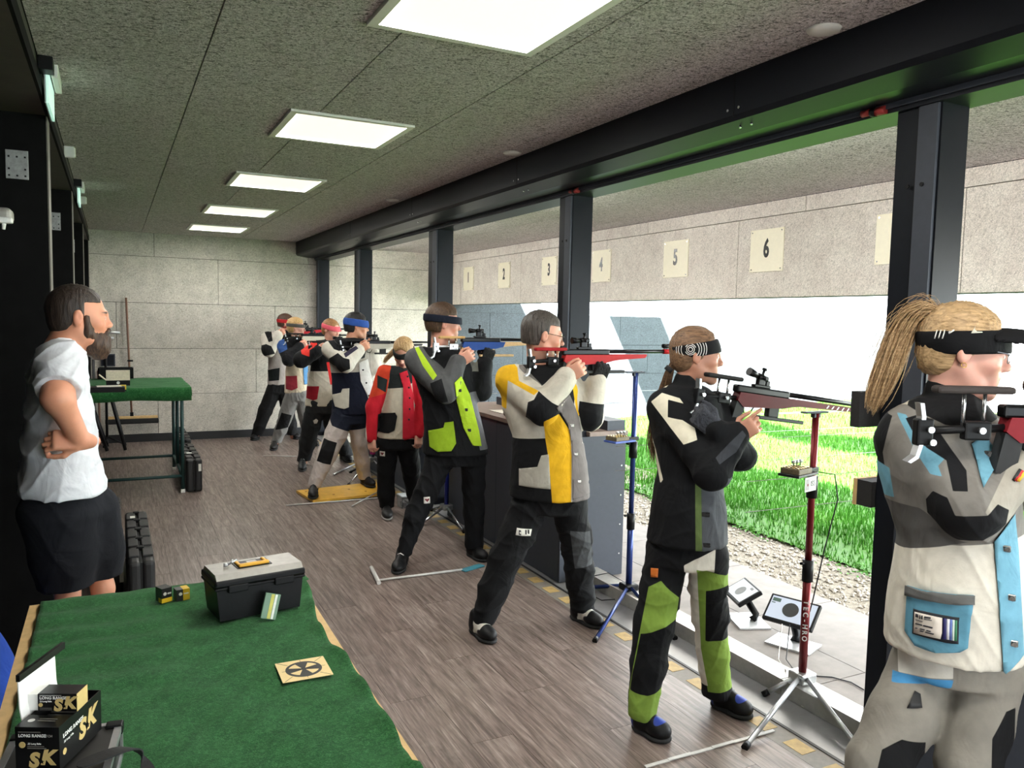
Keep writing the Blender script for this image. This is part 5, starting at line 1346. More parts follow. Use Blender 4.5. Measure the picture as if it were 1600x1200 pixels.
# ---- floor: rulers, rods, board, boxes
def rod(name, pts, r, mat, label, cat='rod', group='white measuring rods on the floor', flat=None):
    t = empty(name, tuple(pts[0][:2])+(0,), label, cat, group); o = Vector((pts[0][0], pts[0][1], 0)); a, b = Vector(pts[0])-o, Vector(pts[-1])-o
    if flat:
        d = (b-a); L = d.length; n = max(3, int(L/.1)); M_ = face_M(a, d, Vector((-d.y, d.x, 0)))
        for k in range(n): MB().box((L*k/n+.001, -flat/2, .0005+.002*(k % 2)), (L*(k+1)/n+.004, flat/2, .0045+.002*(k % 2)), M_).build('segment', mat, t)
    else: MB().tube([a+Vector((0, 0, r+.001)), b+Vector((0, 0, r+.001))], r, 8).build('rod', mat, t)
    return t
M_RUL = plain('folding_rule_white', (196, 194, 190), .5, 0, .1, 40, .03)
rod('folding_rule', [on_z(1008, 1199), on_z(1208, 1143)], 0, M_RUL, 'white folding rule on the floor in front of the lime trousers', 'ruler', None, .016)
t = rod('foot_gauge', [on_z(590, 909), on_z(722, 892)], .008, M_RUL, 'white foot gauge with a crosspiece in front of the lime jacket shooter')
a = on_z(590, 909); p0, p1 = on_z(580, 890)-a, on_z(592, 914)-a; MB().tube([(p0[0], p0[1], .014), (p1[0], p1[1], .014)], .014, 8).build('crosspiece', M_RUL, t)
p0, p1 = on_z(722, 893)-a, on_z(753, 884)-a; MB().rbox((0, -.03, .001), (float(np.linalg.norm(p1-p0)), .03, .010), .004, face_M((p0[0], p0[1], 0), p1-p0, Vector((-(p1-p0)[1], (p1-p0)[0], 0)))).build('teal_plate', plain('teal_plastic', (60, 132, 150), .5), t)
rod('foot_gauge', [on_z(447, 791), on_z(600, 779)], .007, M_RUL, 'white rod lying in front of the yellow board')
rod('foot_gauge', [on_z(550, 792), on_z(600, 764, .060)], .006, M_ALU, 'thin metal rod leaning over the front edge of the yellow board', group='metal rods')
rod('foot_gauge', [on_z(411, 713), on_z(463, 714)], .007, M_RUL, 'white rod in front of the fair haired shooter'); rod('foot_gauge', [on_z(521, 743), on_z(566, 721)], .010, M_ALU, 'aluminium bar beside the left shoe of the blue headband shooter', group='metal rods')
B4 = [on_z(489, 787), on_z(595, 776), on_z(588, 757), on_z(463, 771)]; bc = B4[0]
bd = empty('stand_board', (bc[0], bc[1], 0), 'yellow varnished wooden board under the blue headband shooter', 'board')
MB().prism([(p_[0]-bc[0], p_[1]-bc[1]) for p_ in B4], .008, .030, 'z').build('board', plain('yellow_varnished_wood', (216, 168, 66), .4, 0, .15, 12, .05), bd, bevel=.006)
MB().prism([((p_[0]-bc[0])*.96+.02, (p_[1]-bc[1])*.96+.008) for p_ in B4], 0, .008, 'z').build('rubber_underside', M_BLKRUB, bd)
for u, v in ((.08, .2), (.08, .8), (.35, .3), (.6, .6), (.8, .3)):
    q = (B4[0]*(1-u)+B4[1]*u)*(1-v)+(B4[3]*(1-u)+B4[2]*u)*v-bc; MB().tube([(q[0], q[1], .030), (q[0], q[1], .0312)], .012, 10).build('knot', plain('knot_brown', (120, 70, 40), .6), bd)
q = on_z(628, 795); bx = empty('plastic_box', (q[0], q[1], 0), 'translucent plastic box with dark contents by the counter', 'box')
def clear():
    t = NT('clear_plastic'); t.color((.86, .88, .9)); t.rough(.12); t.b.inputs['Transmission Weight'].default_value = .8; t.b.inputs['IOR'].default_value = 1.2; return t.m
m = MB()
for b_ in (((0, 0, 0), (.19, .004, .10)), ((0, .126, 0), (.19, .13, .10)), ((0, 0, 0), (.004, .13, .10)), ((.186, 0, 0), (.19, .13, .10)), ((0, 0, 0), (.19, .13, .004))): m.box(*b_)
m.build('tub', clear(), bx); MB().rbox((-.006, -.006, .10), (.196, .136, .115), .004).build('lid', plain('milky_lid', (190, 196, 200), .3), bx)
for k in range(4): MB().rbox((.02+.04*k, .02, .006), (.05+.04*k, .11, .05+.008*(k % 2)), .006).build('contents', M_BLK if k % 2 else M_STEEL2, bx)
# ---- two monitors on the apron outside
def monitor(base, rz, W, Hh, tilt, centre, label, mat_scr, extra):
    t = empty('monitor', (base[0], base[1], 0), label, 'monitor', 'target monitors on the paving', rz)
    MB().rbox((-.12, -.09, .001), (.12, .09, .012), .002).build('base', plain('monitor_base', (190, 190, 190), .3, .5), t)
    c_ = Matrix.Rotation(-rz, 4, 'Z') @ Vector((centre[0]-base[0], centre[1]-base[1], centre[2])); a_ = math.radians(tilt); e_ = c_+Vector((0, math.cos(a_), -math.sin(a_)))*.02
    MB().tube([(0, .03, .012), (0, .05, .04), tuple(e_)], [.030, .024, .024], 4).build('neck', M_BLK, t)
    M_ = Matrix.Translation(c_) @ Matrix.Rotation(math.radians(-tilt), 4, 'X')
    s_ = MB().rbox((-W/2, -.012, -Hh/2), (W/2, .014, Hh/2), .005, M_).build('screen', M_BLK, t)
    MB().box((-W/2+.013, -.0135, -Hh/2+.016), (W/2-.013, -.0119, Hh/2-.013), M_).build('display', mat_scr, s_)
    for nm, kind, x, z, a, b_, mt in extra:
        if kind == 'disc': mm = MB().tube([(x, -.0136, z), (x, -.0146, z)], a, 28)
        else: mm = MB().box((x, -.0146, z), (x+a, -.0136, z+b_))
        me = mm.mesh(nm); me.transform(M_); link(nm, me, mt, s_)
    return t
m1 = on_z(1239, 1008); m2 = on_z(1168, 972)
M_SCR1 = emis('monitor_blue', (.42, .55, .80), .10); M_SCR2 = emis('monitor_pale', (.70, .76, .76), .08)
az1 = -math.atan2(m1[0], m1[1])
monitor(m1, math.radians(-69), .275, .165, 50, on_z(1237, 957, .155), 'larger tilted monitor with a black target disc behind the red rest', M_SCR1, (('target_disc', 'disc', -.005, .004, .044, 0, plain('screen_disc', (52, 54, 52), .5)), ('score_field', 'box', -.118, .036, .045, .022, plain('screen_green', (70, 96, 84), .5)), ('text_line', 'box', -.118, .024, .02, .005, plain('screen_green', (70, 96, 84), .5))))
monitor(m2, math.radians(-112), .25, .156, 60, on_z(1160, 925, .14), 'smaller tilted monitor with a grey target behind the lime trousers', M_SCR2, (('target_disc', 'disc', 0, -.005, .036, 0, plain('screen_grey', (120, 122, 122), .5)), ('score_field', 'box', .04, .040, .03, .016, plain('screen_grey', (120, 122, 122), .5))))
def cable(pts, mat, label): o = MB().tube([Vector(p) for p in pts], .0028, 6).build('cable', mat); tag(o, label, 'cable', 'cables on the paving'); return o
cq = [on_z(1222, 975, .13), on_z(1219, 1000, .06), on_z(1216, 1030, .01), on_z(1228, 1048, .082), on_z(1222, 1058, .03), on_z(1214, 1068, .004)]
cable(cq, plain('white_cable', (206, 204, 196), .5), 'white cable from the larger monitor over the threshold'); cable([q_+np.array([.035, -.02, 0]) for q_ in cq], M_BLK, 'black cable from the larger monitor over the threshold')
cable([on_z(1268, 1056, .004), on_z(1300, 1058, .004), on_z(1330, 1066, .004), on_z(1350, 1078, .004)], M_BLK, 'thin dark cable lying on the paving right of the red rest')
cable([on_z(1252, 1103, .004), on_z(1280, 1114, .004), on_z(1310, 1121, .004), on_z(1345, 1119, .004)], plain('white_cable', (206, 204, 196), .5), 'white cable lying on the grey strip behind the red rest')
cable([on_z(928, 900, .08), on_z(950, 895, .08), on_z(980, 912, .08), on_z(975, 935, .004), on_z(940, 938, .004), on_z(925, 930, .004)], M_BLK, 'dark cable on the threshold by the blue rest')
# ================================================================== PEOPLE
M_SOLE = plain('shoe_sole', (34, 34, 35), .8, 0, .1, 60, .1); M_SOLEW = plain('shoe_sole_pale', (150, 148, 142), .8, 0, .1, 60, .1)
M_LACEW = plain('white_lace', (226, 224, 218), .8); M_LACEB = plain('black_lace', (48, 48, 50), .8)
def leg_chain(P, pts, heel, toe, z=0.):
    """trouser leg: the ankle stands over the foot, the knee leans in between"""
    h_, t_ = on_z(*heel, z), on_z(*toe, z); fo = float((h_*.7+t_*.3-P.P0)@P.n); n = len(pts)
    return [(P.at(x, y, fo*i/(n-1)), r*P.m) for i, (x, y, r) in enumerate(pts)], h_, t_
def eye_mat(iris):
    nm = 'eye_%d_%d_%d' % iris
    if nm in _MC: return _MC[nm]
    t = NT(nm); v = t.coord(); s_ = t.N('ShaderNodeSeparateXYZ'); t.L(v, s_.inputs[0])
    t.color(t.ramp(t.math('MULTIPLY', s_.outputs[0], 85.), [(.80, lin(214, 206, 200)), (.84, lin(*iris)), (.93, lin(*iris)), (.95, (.01, .01, .01))])); t.rough(.12)
    _MC[nm] = t.m; return t.m
def eyes(P, hd, par, iris=(70, 84, 90)):
    for y in (-1, 1):
        o = MB().ball((0, 0, 0), .0118*hd.k, 12, 10).build('eye', eye_mat(iris), par)
        R = hd.R.T; c = hd.w(.0805, y*.032, .0015)-P.P0
        o.matrix_local = Matrix(((*R[0], c[0]), (*R[1], c[1]), (*R[2], c[2]), (0, 0, 0, 1)))
def strands(P, name, path, radii, n, mat, thick=.0016, seed=1, flare=1.0, parent=None, k=4):
    """a lock of hair: many thin tapering strands along a path (points in the room)"""
    r = np.random.default_rng(seed); path = np.array(path); t = np.linspace(0, 1, len(path)); tt = np.linspace(0, 1, 12)
    C_ = np.stack([np.interp(tt, t, path[:, i]) for i in range(3)], 1)
    for _ in range(2): C_[1:-1] = C_[1:-1]*.5+.25*(C_[:-2]+C_[2:])
    R_ = np.interp(tt, np.linspace(0, 1, len(radii)), radii)
    V = []; Fq = []
    for i in range(n):
        a = nrm(r.normal(size=3))*r.random()**.5; j = r.normal(size=3)*.25; end = .72+.28*r.random(); ph = r.random(3)*6.28
        m = max(4, int(12*end)); th = thick*(.6+.8*r.random())
        pts = C_[:m]+np.outer(R_[:m], a)+np.outer(R_[:m]*tt[:m]*flare, j)+.25*R_[:m, None]*np.sin(tt[:m, None]*9+ph)*.4
        d = np.gradient(pts, axis=0); d /= np.linalg.norm(d, axis=1)[:, None]
        x = np.cross(d, [0.3, .5, .8]); x /= np.linalg.norm(x, axis=1)[:, None]; y = np.cross(d, x)
        b = len(V)
        for q in range(m):
            w_ = th*(1 if q < m-1 else .15)
            for e in range(k): V.append(pts[q]+w_*(x[q]*math.cos(2*PI*e/k)+y[q]*math.sin(2*PI*e/k)))
        for q in range(m-1):
            for e in range(k): Fq.append((b+q*k+e, b+q*k+(e+1) % k, b+(q+1)*k+(e+1) % k, b+(q+1)*k+e))
    o = mesh_np(name, np.array(V), np.array(Fq), mat, parent or P.root, None, P.P0); tag(o, kind='stuff'); return o
def studs(P, bv, pts, mat, name='buckle', size=(.016, .009, .006)):
    for x, y in pts:
        c = P.uv(P.at(x, y, 0)); o_ = Vector(P.P0)+Vector(P.u)*c[0]+Vector((0, 0, c[1]))+Vector(P.n)*.6
        h = bv.ray_cast(o_, -Vector(P.n))
        if h[0] is None: continue
        p = h[0]-Vector(P.P0)+Vector(P.n)*.006; u = Vector(P.u); n = Vector(P.n)
        M_ = Matrix(((u.x, n.x, 0, p.x), (u.y, n.y, 0, p.y), (0, 0, 1, p.z), (0, 0, 0, 1)))
        m = MB(); m.rbox((-size[0], -size[2]/2, -size[1]), (size[0], size[2]/2, size[1]), .002, M_, 1); m.tube([M_ @ Vector((size[0]*.5, 0, 0)), M_ @ Vector((size[0]*.5, size[2]*1.2, 0))], size[1]*.8, 8)
        m.build(name, mat, P.root)
M_BUCK = plain('buckle_metal', (150, 150, 148), .25, .9, .1, 40, .02); M_BUCKB = plain('buckle_black', (24, 24, 26), .3, .4, .1, 40, .02)
def front(P, bv, outline, c, nm='front_placket', **kw): return P.applique(nm, outline, cloth_mat('%s_%d_%d_%d' % ((nm,)+c), c), bv, **kw)

def figure(d):
    """one person from a list of measures taken off the picture"""
    P = Person(d['label'], d['P0'], d.get('h', .006), d.get('group', 'shooters on the firing line'))
    hx, hy, az, k = d['head'][:4]; tilt, pitch, hoff = (list(d['head'][4:])+[0, 0, 0])[:3]
    hd = Head(P.at(hx, hy, hoff), az, k, tilt, pitch); P.hd = hd
    RA, LA = P.chain(d['ra']), P.chain(d['la']); P.RA, P.LA = RA, LA
    legs = [leg_chain(P, *q) for q in d['legs']]
    Tb = P.secs(d['torso']); h = P.h
    lo = P.P0+np.array([-.75, -.75, 0.]); hi = P.P0+np.array([.75, .75, 2.0])
    allp = np.array([q[0] for ch in (RA, LA)+tuple(l[0] for l in legs) for q in ch]+[hd.c]); lo = np.append(allp.min(0)[:2]-.26, -.01); hi = np.append(allp.max(0)[:2]+.26, hd.c[2]+.22)
    S = Solid(lo, hi, h); hd.build(S, d.get('woman', False))
    top = Tb[-1] if Tb[-1][0][2] > Tb[0][0][2] else Tb[0]
    nk = np.array(top[0])+np.array([0, 0, .0]); 
    S.add(limb(hd.w(-.022, 0, -.05), nk-np.array([0, 0, .04]), d.get('neck', .054)*k, d.get('neck', .054)*1.2*k), .03)
    S.add(stack([(c, max(a-.03, .04), max(b-.03, .04)) for c, a, b in Tb], P.u, P.n), .03)
    bare = d.get('bare', 0)
    for ch in (RA, LA): P.add_chain(S, ch, .03, .0 if bare else min(.028, ch[1][1]*.35))
    for l in legs: P.add_chain(S, [(p, max(r-.03, .035)) for p, r in l[0]], .03, 0.)
    gloves = {}
    for key, ch, q in (('rh', RA, d.get('rh')), ('lh', LA, d.get('lh'))):
        if q is None: continue
        fw, bk, curl, side = q[:4]; idx = q[4] if len(q) > 4 else False; glove = q[5] if len(q) > 5 else None
        T_ = S
        if glove: T_ = Solid(ch[-1][0]-.2, ch[-1][0]+.2, .005); gloves[key] = (T_, glove)
        vec = lambda v: P.u*v[0]+P.n*v[1]+np.array([0, 0, v[2]])
        hand(T_, ch[-1][0], vec(fw), vec(bk), .98*k*(1.12 if glove else 1.), curl, .5, side, index_straight=idx, r=1.25 if glove else 1.05)
        if glove: hand(S, ch[-1][0], vec(fw), vec(bk), .92*k, curl, .5, side)
    V, Q = S.surf(1)
    body = mesh_np('body', V, Q, skin_mat('skin_'+d['key'], d['skin'], d.get('lip', (178, 108, 98)), d.get('brow', (78, 60, 46))), P.root, hd.attrs(V), P.P0); P.body = body
    if d.get('eyes', True): eyes(P, hd, body)
    for key, (T_, g) in gloves.items():
        V, Q = T_.surf(1); mesh_np('glove', V, Q, cloth_mat('glove_'+d['key'], g, rough=.7, wrinkle=.5, wscale=60), P.root, None, P.P0)
    hc = d['hair']; M_H = hair_mat('hair_'+d['key'], hc[0], hc[1], pull=az if d.get('woman') else None); P.M_H = M_H
    V, Q = hd.cap(max(.004, h*.8), *hc[2]).surf(1); N = vnormals(V, Q)
    V = folds(V, N, .005 if d.get('woman') else .003, 3, 40., (1, 1, .35)); mesh_np('hair', V, Q, M_H, P.root, None, P.P0)
    if 'band' in d:
        c, z0, z1, gr, sl = d['band']; B = hd.band(z0, z1, gr, max(.004, h*.7), sl)
        P.garment('headband', B, 'headband_'+d['key'], c, d.get('bandpanels', ()), crease=.001, off=hoff)
    # jacket or shirt
    zr, zl = near_limb(RA, .014), near_limb(LA, .014); zs = {'r': zr, 'l': zl, 't': lambda V: np.minimum(-zr(V), -zl(V))+.003, None: None}
    jr = P.secs(d['jacket']); S = Solid(np.append(allp.min(0)[:2]-.26, min(q[0][2] for q in jr)-.03), np.append(allp.max(0)[:2]+.26, max(q[0][2] for q in jr)+.25), d.get('hj', h))
    S.add(stack(jr, P.u, P.n), .02)
    sl = d.get('sleeve', 1.0)
    for ch in (RA, LA):
        c2 = ch
        if sl < 1:
            a, b = ch[0][0], ch[1][0]; e = a+(b-a)*sl; c2 = [ch[0], (e, ch[0][1]*.98+.006)]
            dcut = nrm(b-a); S.add(limb(a, e-dcut*.01, ch[0][1]+.014, ch[0][1]*.86+.014), .04)
            S.sub(brick(e+dcut*.09, (.075, .12, .12), .002, frame3(dcut, (.1, .2, 1))), .004)
        else: P.add_chain(S, ch, .035)
    if 'collar' in d:
        cz, cr = d['collar']; S.add(limb(nk-np.array([0, 0, .03]), nk*(.45)+.55*hd.w(-.02, 0, -.07)+np.array([0, 0, cz]), cr*1.12, cr), .02)
    pan = [(c, o, zs[z]) + tuple(x) for c, o, z, *x in d['panels']]
    P.garment(d.get('top', 'jacket'), S, 'jacket_'+d['key'], d['jcol'], pan, seed=len(d['label']), crease=d.get('jcrease', .007)); P.bvj = P.bv
    # trousers
    tr = P.secs(d['hips']); S = Solid(lo, np.append(hi[:2], tr[0][0][2]+.2), d.get('hj', h)); S.add(stack(tr, P.u, P.n), .02)
    cut = d.get('trcut', .06); lg = d.get('shortlegs') or [l[0] for l in legs]
    if d.get('shortlegs'): lg = [P.chain(q) for q in d['shortlegs']]
    for l in lg: P.add_chain(S, l, .025)
    S.keep(lambda x, y, z: cut-z+0*x+0*y)
    P.garment(d.get('bottom', 'trousers'), S, 'trousers_'+d['key'], d['tcol'], [(c, o, None)+tuple(x) for c, o, *x in d.get('tpanels', ())], seed=len(d['label'])+5, crease=d.get('tcrease', .010), cfreq=8.); P.bvt = P.bv
    sc_, acc, sole, lace = d['shoes']
    for l in legs: shoe(P, 'shoe', l[1], l[2], ('shoe_'+d['key'], sc_), sole, acc, lace=lace)
    return P
ACC_WHITE = [((214, 210, 200), lambda L: np.minimum(np.minimum(L[:, 0]-.34, .66-L[:, 0])*.2, .034-np.abs(L[:, 1])*.6-.01))]
ACC_BLUE = [((40, 62, 150), lambda L: (1-np.sqrt(((L[:, 0]-.72)/.11)**2+(L[:, 1]/.033)**2))*.02), ((40, 62, 150), lambda L: (.16-L[:, 0])*.2)]
GR_HAND = ((.8, .1, .55), (0, 1, .1), .95, -1)          # right hand round the pistol grip: knuckles forward, back of the hand to the viewer
UP_HAND = ((.35, .1, .95), (.4, .9, 0), 1.2, -1)         # left hand closed under the fore-end
CAP_M = (.010, .072, .008, -.052, .014)

# ---- seventh lane: yellow, white and black jacket
S7 = figure(dict(key='yellow', label='shooter in yellow, white and black jacket and glasses aiming a red rifle', P0=(2.07, 3.75), h=.005,
    head=(848, 525, 106, 1.06, 0, 8), skin=(206, 150, 126), hair=((36, 32, 30), (92, 84, 78), CAP_M),
    ra=[(798, 594, .02, 25), (848, 640, .18, 22), (884, 590, .14, 17)], la=[(888, 603, -.08, 23), (922, 652, -.02, 20), (932, 598, -.06, 17)],
    rh=GR_HAND, lh=(*UP_HAND, False, (40, 40, 42)),
    legs=[([(834, 778, 31), (810, 830, 28), (790, 872, 26), (770, 925, 24), (757, 964, 19)], (738, 984), (771, 1008)), ([(886, 778, 31), (899, 836, 26), (905, 890, 24), (911, 950, 20)], (893, 964), (941, 984))],
    torso=[(578, 810, 878, .06, 0), (600, 792, 892, .1, 0), (680, 812, 900, .11, 0), (776, 815, 905, .11, 0)],
    jacket=[(571, 806, 880, .085, 0), (582, 790, 893, .105, 0), (605, 782, 902, .125, 0), (640, 784, 903, .135, 0), (682, 801, 910, .14, 0), (725, 799, 918, .15, 0), (776, 796, 921, .16, 0)],
    jcol=(198, 192, 178), collar=(-.0, .058), panels=[
    ((26, 27, 30), [(780, 683), (853, 679), (870, 790), (780, 790)], 't'),
    ((26, 27, 30), [(770, 625), (782, 640), (801, 684), (795, 690), (775, 660)], 't'),
    ((30, 31, 34), [(806, 540), (880, 540), (900, 600), (890, 680), (850, 650), (842, 612), (812, 592)], 't'),
    ((222, 172, 30), [(764, 600), (776, 570), (797, 562), (809, 573), (812, 592), (842, 606), (835, 612), (795, 592), (792, 637), (774, 630)], None),
    ((28, 29, 33), [(826, 622), (835, 618), (842, 606), (862, 622), (880, 632), (872, 646), (860, 662), (840, 668), (822, 648)], 'r'),
    ((26, 27, 30), [(905, 626), (945, 632), (940, 662), (915, 684), (900, 664)], 'l'),
    ((222, 172, 30), [(849, 650), (871, 640), (890, 670), (892, 710), (891, 785), (863, 785), (857, 710), (852, 680)], 't'),
    ((222, 172, 30), [(892, 588), (912, 620), (902, 655), (896, 615)], 't'),
    ((120, 116, 112), [(800, 566), (818, 570), (860, 612), (850, 618), (812, 580)], 't'), ((112, 106, 104), [(893, 700), (950, 690), (950, 800), (893, 800)], 't')],
    hips=[(752, 812, 906, .12, 0), (800, 806, 912, .125, 0)], tcol=(25, 26, 29), tcrease=.014, tpanels=[((66, 68, 70), [(890, 825), (922, 830), (926, 885), (898, 888)])],
    shoes=((30, 30, 32), ACC_WHITE, M_SOLE, M_LACEW)))
front(S7, S7.bvj, [(868, 630), (888, 612), (904, 650), (911, 690), (922, 768), (893, 772), (892, 690), (886, 660)], (112, 106, 104), lift=.003)
front(S7, S7.bvj, [(812, 727), (840, 722), (846, 705), (857, 703), (860, 755), (812, 752)], (176, 172, 160), 'pocket', lift=.002)
studs(S7, S7.bvj, [(891, 661), (897, 704), (902, 745)], M_BUCK)
lb = S7.applique('label', [(809, 816), (831, 819), (829, 829), (807, 826)], plain('white_label', (224, 222, 214)), S7.bvt, lift=.003, thick=.002); tag(lb, 'small white cloth label on the thigh')
for a_, b_ in ((812, 815), (821, 823), (824.5, 827)): S7.applique('label_print', [(a_, 819), (b_, 819.5), (b_, 826), (a_, 825)], plain('label_ink', (60, 58, 60), .6), S7.bvt, lift=.0055, thick=.0008, parent=lb, step=.02)
def glasses(P, mat, h=.016):
    hd = P.hd; m = MB(); o_ = P.P0
    for y in (-1, 1):
        m.tube([Vector(hd.w(.100, y*.020, .012+h*0)-o_), Vector(hd.w(.098, y*.052, .012)-o_), Vector(hd.w(.085, y*.068, .012)-o_), Vector(hd.w(-.005, y*.082, .016)-o_), Vector(hd.w(-.02, y*.080, -.005)-o_)], .0016, 6)
        ring = [Vector(hd.w(.101, y*(.034+.017*math.cos(a)), .002+.014*math.sin(a))-o_) for a in np.linspace(0, 2*PI, 13)]
        m.tube(ring, .0012, 6, False)
    m.tube([Vector(hd.w(.101, -.018, .008)-o_), Vector(hd.w(.106, 0, .010)-o_), Vector(hd.w(.101, .018, .008)-o_)], .0014, 6)
    m.build('glasses', mat, P.root)
glasses(S7, M_BLK)
R7 = rifle('red target rifle aimed by the shooter in the yellow jacket', on_y(893, 549, 3.66), 0, 0, (168, 30, 34), None, (150, 26, 32), L=.66, fore_end=.47, k=1.0)

# ---- eighth lane: black jacket with white stripes, lime trousers
lime = (122, 150, 62); BK = (24, 25, 28)
def ring_panel(P, cx, cy, rs, w_, off=0.):
    c = P.uv(P.at(cx, cy, off))
    return lambda U: np.max([w_*P.m-np.abs(np.hypot(U[:, 0]-c[0], U[:, 1]-c[1])-r*P.m) for r in rs], axis=0)
S8 = figure(dict(key='lime', woman=True, label='young shooter in black jacket with white stripes and lime green trousers', P0=(2.18, 2.55), h=.0045, hj=.005,
    head=(1088, 556, 122, .95, 0, 4), skin=(190, 136, 112), hair=((74, 54, 40), (138, 106, 78), (.010, .066, -.02, -.085, .022)), neck=.048,
    band=((30, 30, 32), .0, .060, .0115, .26), bandpanels=[((222, 220, 214), None, None)],
    ra=[(1037, 634, .05, 25), (1112, 738, .2, 25), (1150, 682, .16, 21)], la=[(1118, 632, -.1, 23), (1157, 712, .03, 21), (1120, 672, .185, 18)],
    rh=((.75, .1, .6), (.1, 1, .1), .9, -1, True), lh=((-.75, .1, .55), (-.2, 1, 0), 1.25, 1, False, (60, 62, 68)),
    legs=[([(1045, 865, 36), (1031, 925, 31), (1021, 975, 31), (1012, 1040, 28), (1004, 1108, 24)], (990, 1135), (1046, 1163)), ([(1108, 865, 31), (1106, 910, 29), (1109, 960, 28), (1114, 1020, 26), (1121, 1080, 26)], (1112, 1100), (1175, 1126))],
    torso=[(604, 1050, 1092, .05, 0), (640, 1025, 1115, .09, 0), (740, 1040, 1120, .09, 0), (855, 1025, 1125, .11, 0)],
    jacket=[(603, 1042, 1104, .085, 0), (618, 1021, 1124, .105, 0), (648, 1011, 1130, .125, 0), (700, 1023, 1128, .13, 0), (740, 1027, 1130, .13, 0), (790, 1017, 1135, .15, 0), (846, 1009, 1137, .155, 0)],
    jcol=BK, collar=(-.012, .056), panels=[
    ((222, 214, 192), [(1017, 628), (1034, 614), (1062, 622), (1068, 630), (1044, 624), (1044, 650), (1067, 654), (1086, 666), (1090, 682), (1069, 689), (1050, 667)], None, .1),
    ((222, 214, 192), [(1008, 655), (1014, 660), (1038, 742), (1034, 748), (1026, 720)], 't', -.02, -.6),
    ((222, 214, 192), [(1020, 618), (1040, 598), (1046, 600), (1026, 618)], 't', 0., -.6),
    ((92, 110, 62), [(1087, 740), (1096, 740), (1098, 870), (1088, 870)], 't'),
    ((80, 83, 88), [(1096, 730), (1160, 730), (1160, 870), (1098, 870)], 't'),
    ((58, 60, 64), [(1118, 712), (1140, 690), (1160, 672), (1166, 680), (1150, 705), (1124, 722)], 'r', .2)],
    hips=[(835, 1014, 1130, .12, 0), (880, 1013, 1128, .125, 0)], tcol=(26, 27, 30), tpanels=[
    (lime, [(1035, 896), (1062, 925), (1057, 959), (1050, 1004), (1043, 1061), (1035, 1125), (985, 1125), (987, 1058), (1003, 972), (1016, 905)]),
    ((20, 21, 24), [(1005, 972), (1058, 958), (1054, 997), (1047, 1023), (1045, 1054), (1016, 1059), (989, 1056), (992, 1035), (1000, 997)]),
    (lime, [(1089, 877), (1145, 902), (1150, 947), (1150, 1010), (1160, 1100), (1106, 1100), (1095, 1023), (1092, 947)]),
    ((220, 214, 200), [(1070, 870), (1087, 862), (1118, 850), (1116, 888), (1089, 877), (1092, 947), (1095, 1023), (1106, 1090), (1088, 1090), (1080, 1000)]),
    ((20, 21, 24), [(1103, 918), (1150, 915), (1150, 1010), (1102, 1008)])],
    shoes=((26, 26, 28), ACC_BLUE, M_SOLE, M_LACEB)))
# rings printed on the headband
def reband(P, name, fn, nm):
    o = [q for q in P.root.children if q.name.startswith(name)][0]; me = o.data; n = len(me.vertices); co_ = np.zeros(n*3, np.float32); me.vertices.foreach_get('co', co_); V = co_.reshape(-1, 3)+P.P0
    at = me.attributes['panel0']; at.data.foreach_set('value', np.clip(fn(P.uv(V)), -.03, .03).astype(np.float32))
M_PRINT = plain('white_print', (222, 220, 214), .7, 0, .02, 40, 0)
bo = [q for q in S8.root.children if q.name.startswith('headband')][0]
reband(S8, 'headband', lambda U: np.full(len(U), -.03), 0)
def printed_rings(P, cx, cy, arcs, w_, mat, bv, parent):
    c = P.uv(P.at(cx, cy, .08)); V = []; Fq = []
    for r, a0, a1 in arcs:
        N_ = max(6, int(abs(a1-a0)*r/1.6)); b = len(V)
        for i in range(N_+1):
            a = a0+(a1-a0)*i/N_
            for q in (r-w_/2, r+w_/2):
                o_ = Vector(P.P0)+Vector(P.u)*(c[0]+q*P.m*math.cos(a))+Vector((0, 0, c[1]+q*P.m*math.sin(a)))+Vector(P.n)*.5
                h_ = bv.ray_cast(o_, -Vector(P.n)); V.append((h_[0]+h_[1]*.0015-Vector(P.P0)) if h_[0] is not None else None)
        for i in range(N_):
            f = (b+2*i, b+2*i+1, b+2*i+3, b+2*i+2)
            if all(V[j] is not None for j in f): Fq.append(f)
    m = {}; VV = []
    for f in Fq:
        for j in f:
            if j not in m: m[j] = len(VV); VV.append(V[j])
    if Fq:
        o = add_mesh('printed_rings', np.array([list(v) for v in VV]), np.array([[m[j] for j in f] for f in Fq]), mat, parent, True); tag(o, 'white target rings printed on the headband', kind='stuff')
def bvh_of(o, P):
    me = o.data; return BVHTree.FromPolygons([v.co+Vector(P.P0) for v in me.vertices], [tuple(p.vertices) for p in me.polygons])
printed_rings(S8, 1079, 546, [(3.2, 0, 2*PI), (5.8, 0, 2*PI), (8.2, .4, 2.7), (8.2, 3.6, 5.8), (13, -.9, .9), (16.5, -.7, .7), (20.5, -.6, .6), (24, -.45, .45), (14, 2.3, 4.0), (18, 2.5, 3.8), (21.5, 2.6, 3.7)], 1.0, M_PRINT, bvh_of(bo, S8), bo)
hd = S8.hd
strands(S8, 'ponytail', [hd.w(-.085, 0, -.02), hd.w(-.115, 0, -.075), S8.at(1040, 604, -.02), S8.at(1027, 640, -.10), S8.at(1019, 690, -.10), S8.at(1022, 745, -.08)], [.012, .015, .022, .026, .03, .016], 150, S8.M_H, .0018, 4)
MB().tube([Vector(hd.w(-.105, 0, -.06)-S8.P0), Vector(hd.w(-.117, 0, -.078)-S8.P0)], .017, 12).build('hair_tie', M_BLKRUB, S8.root)
studs(S8, S8.bvj, [(1103, 792), (1104, 838)], M_BUCKB)
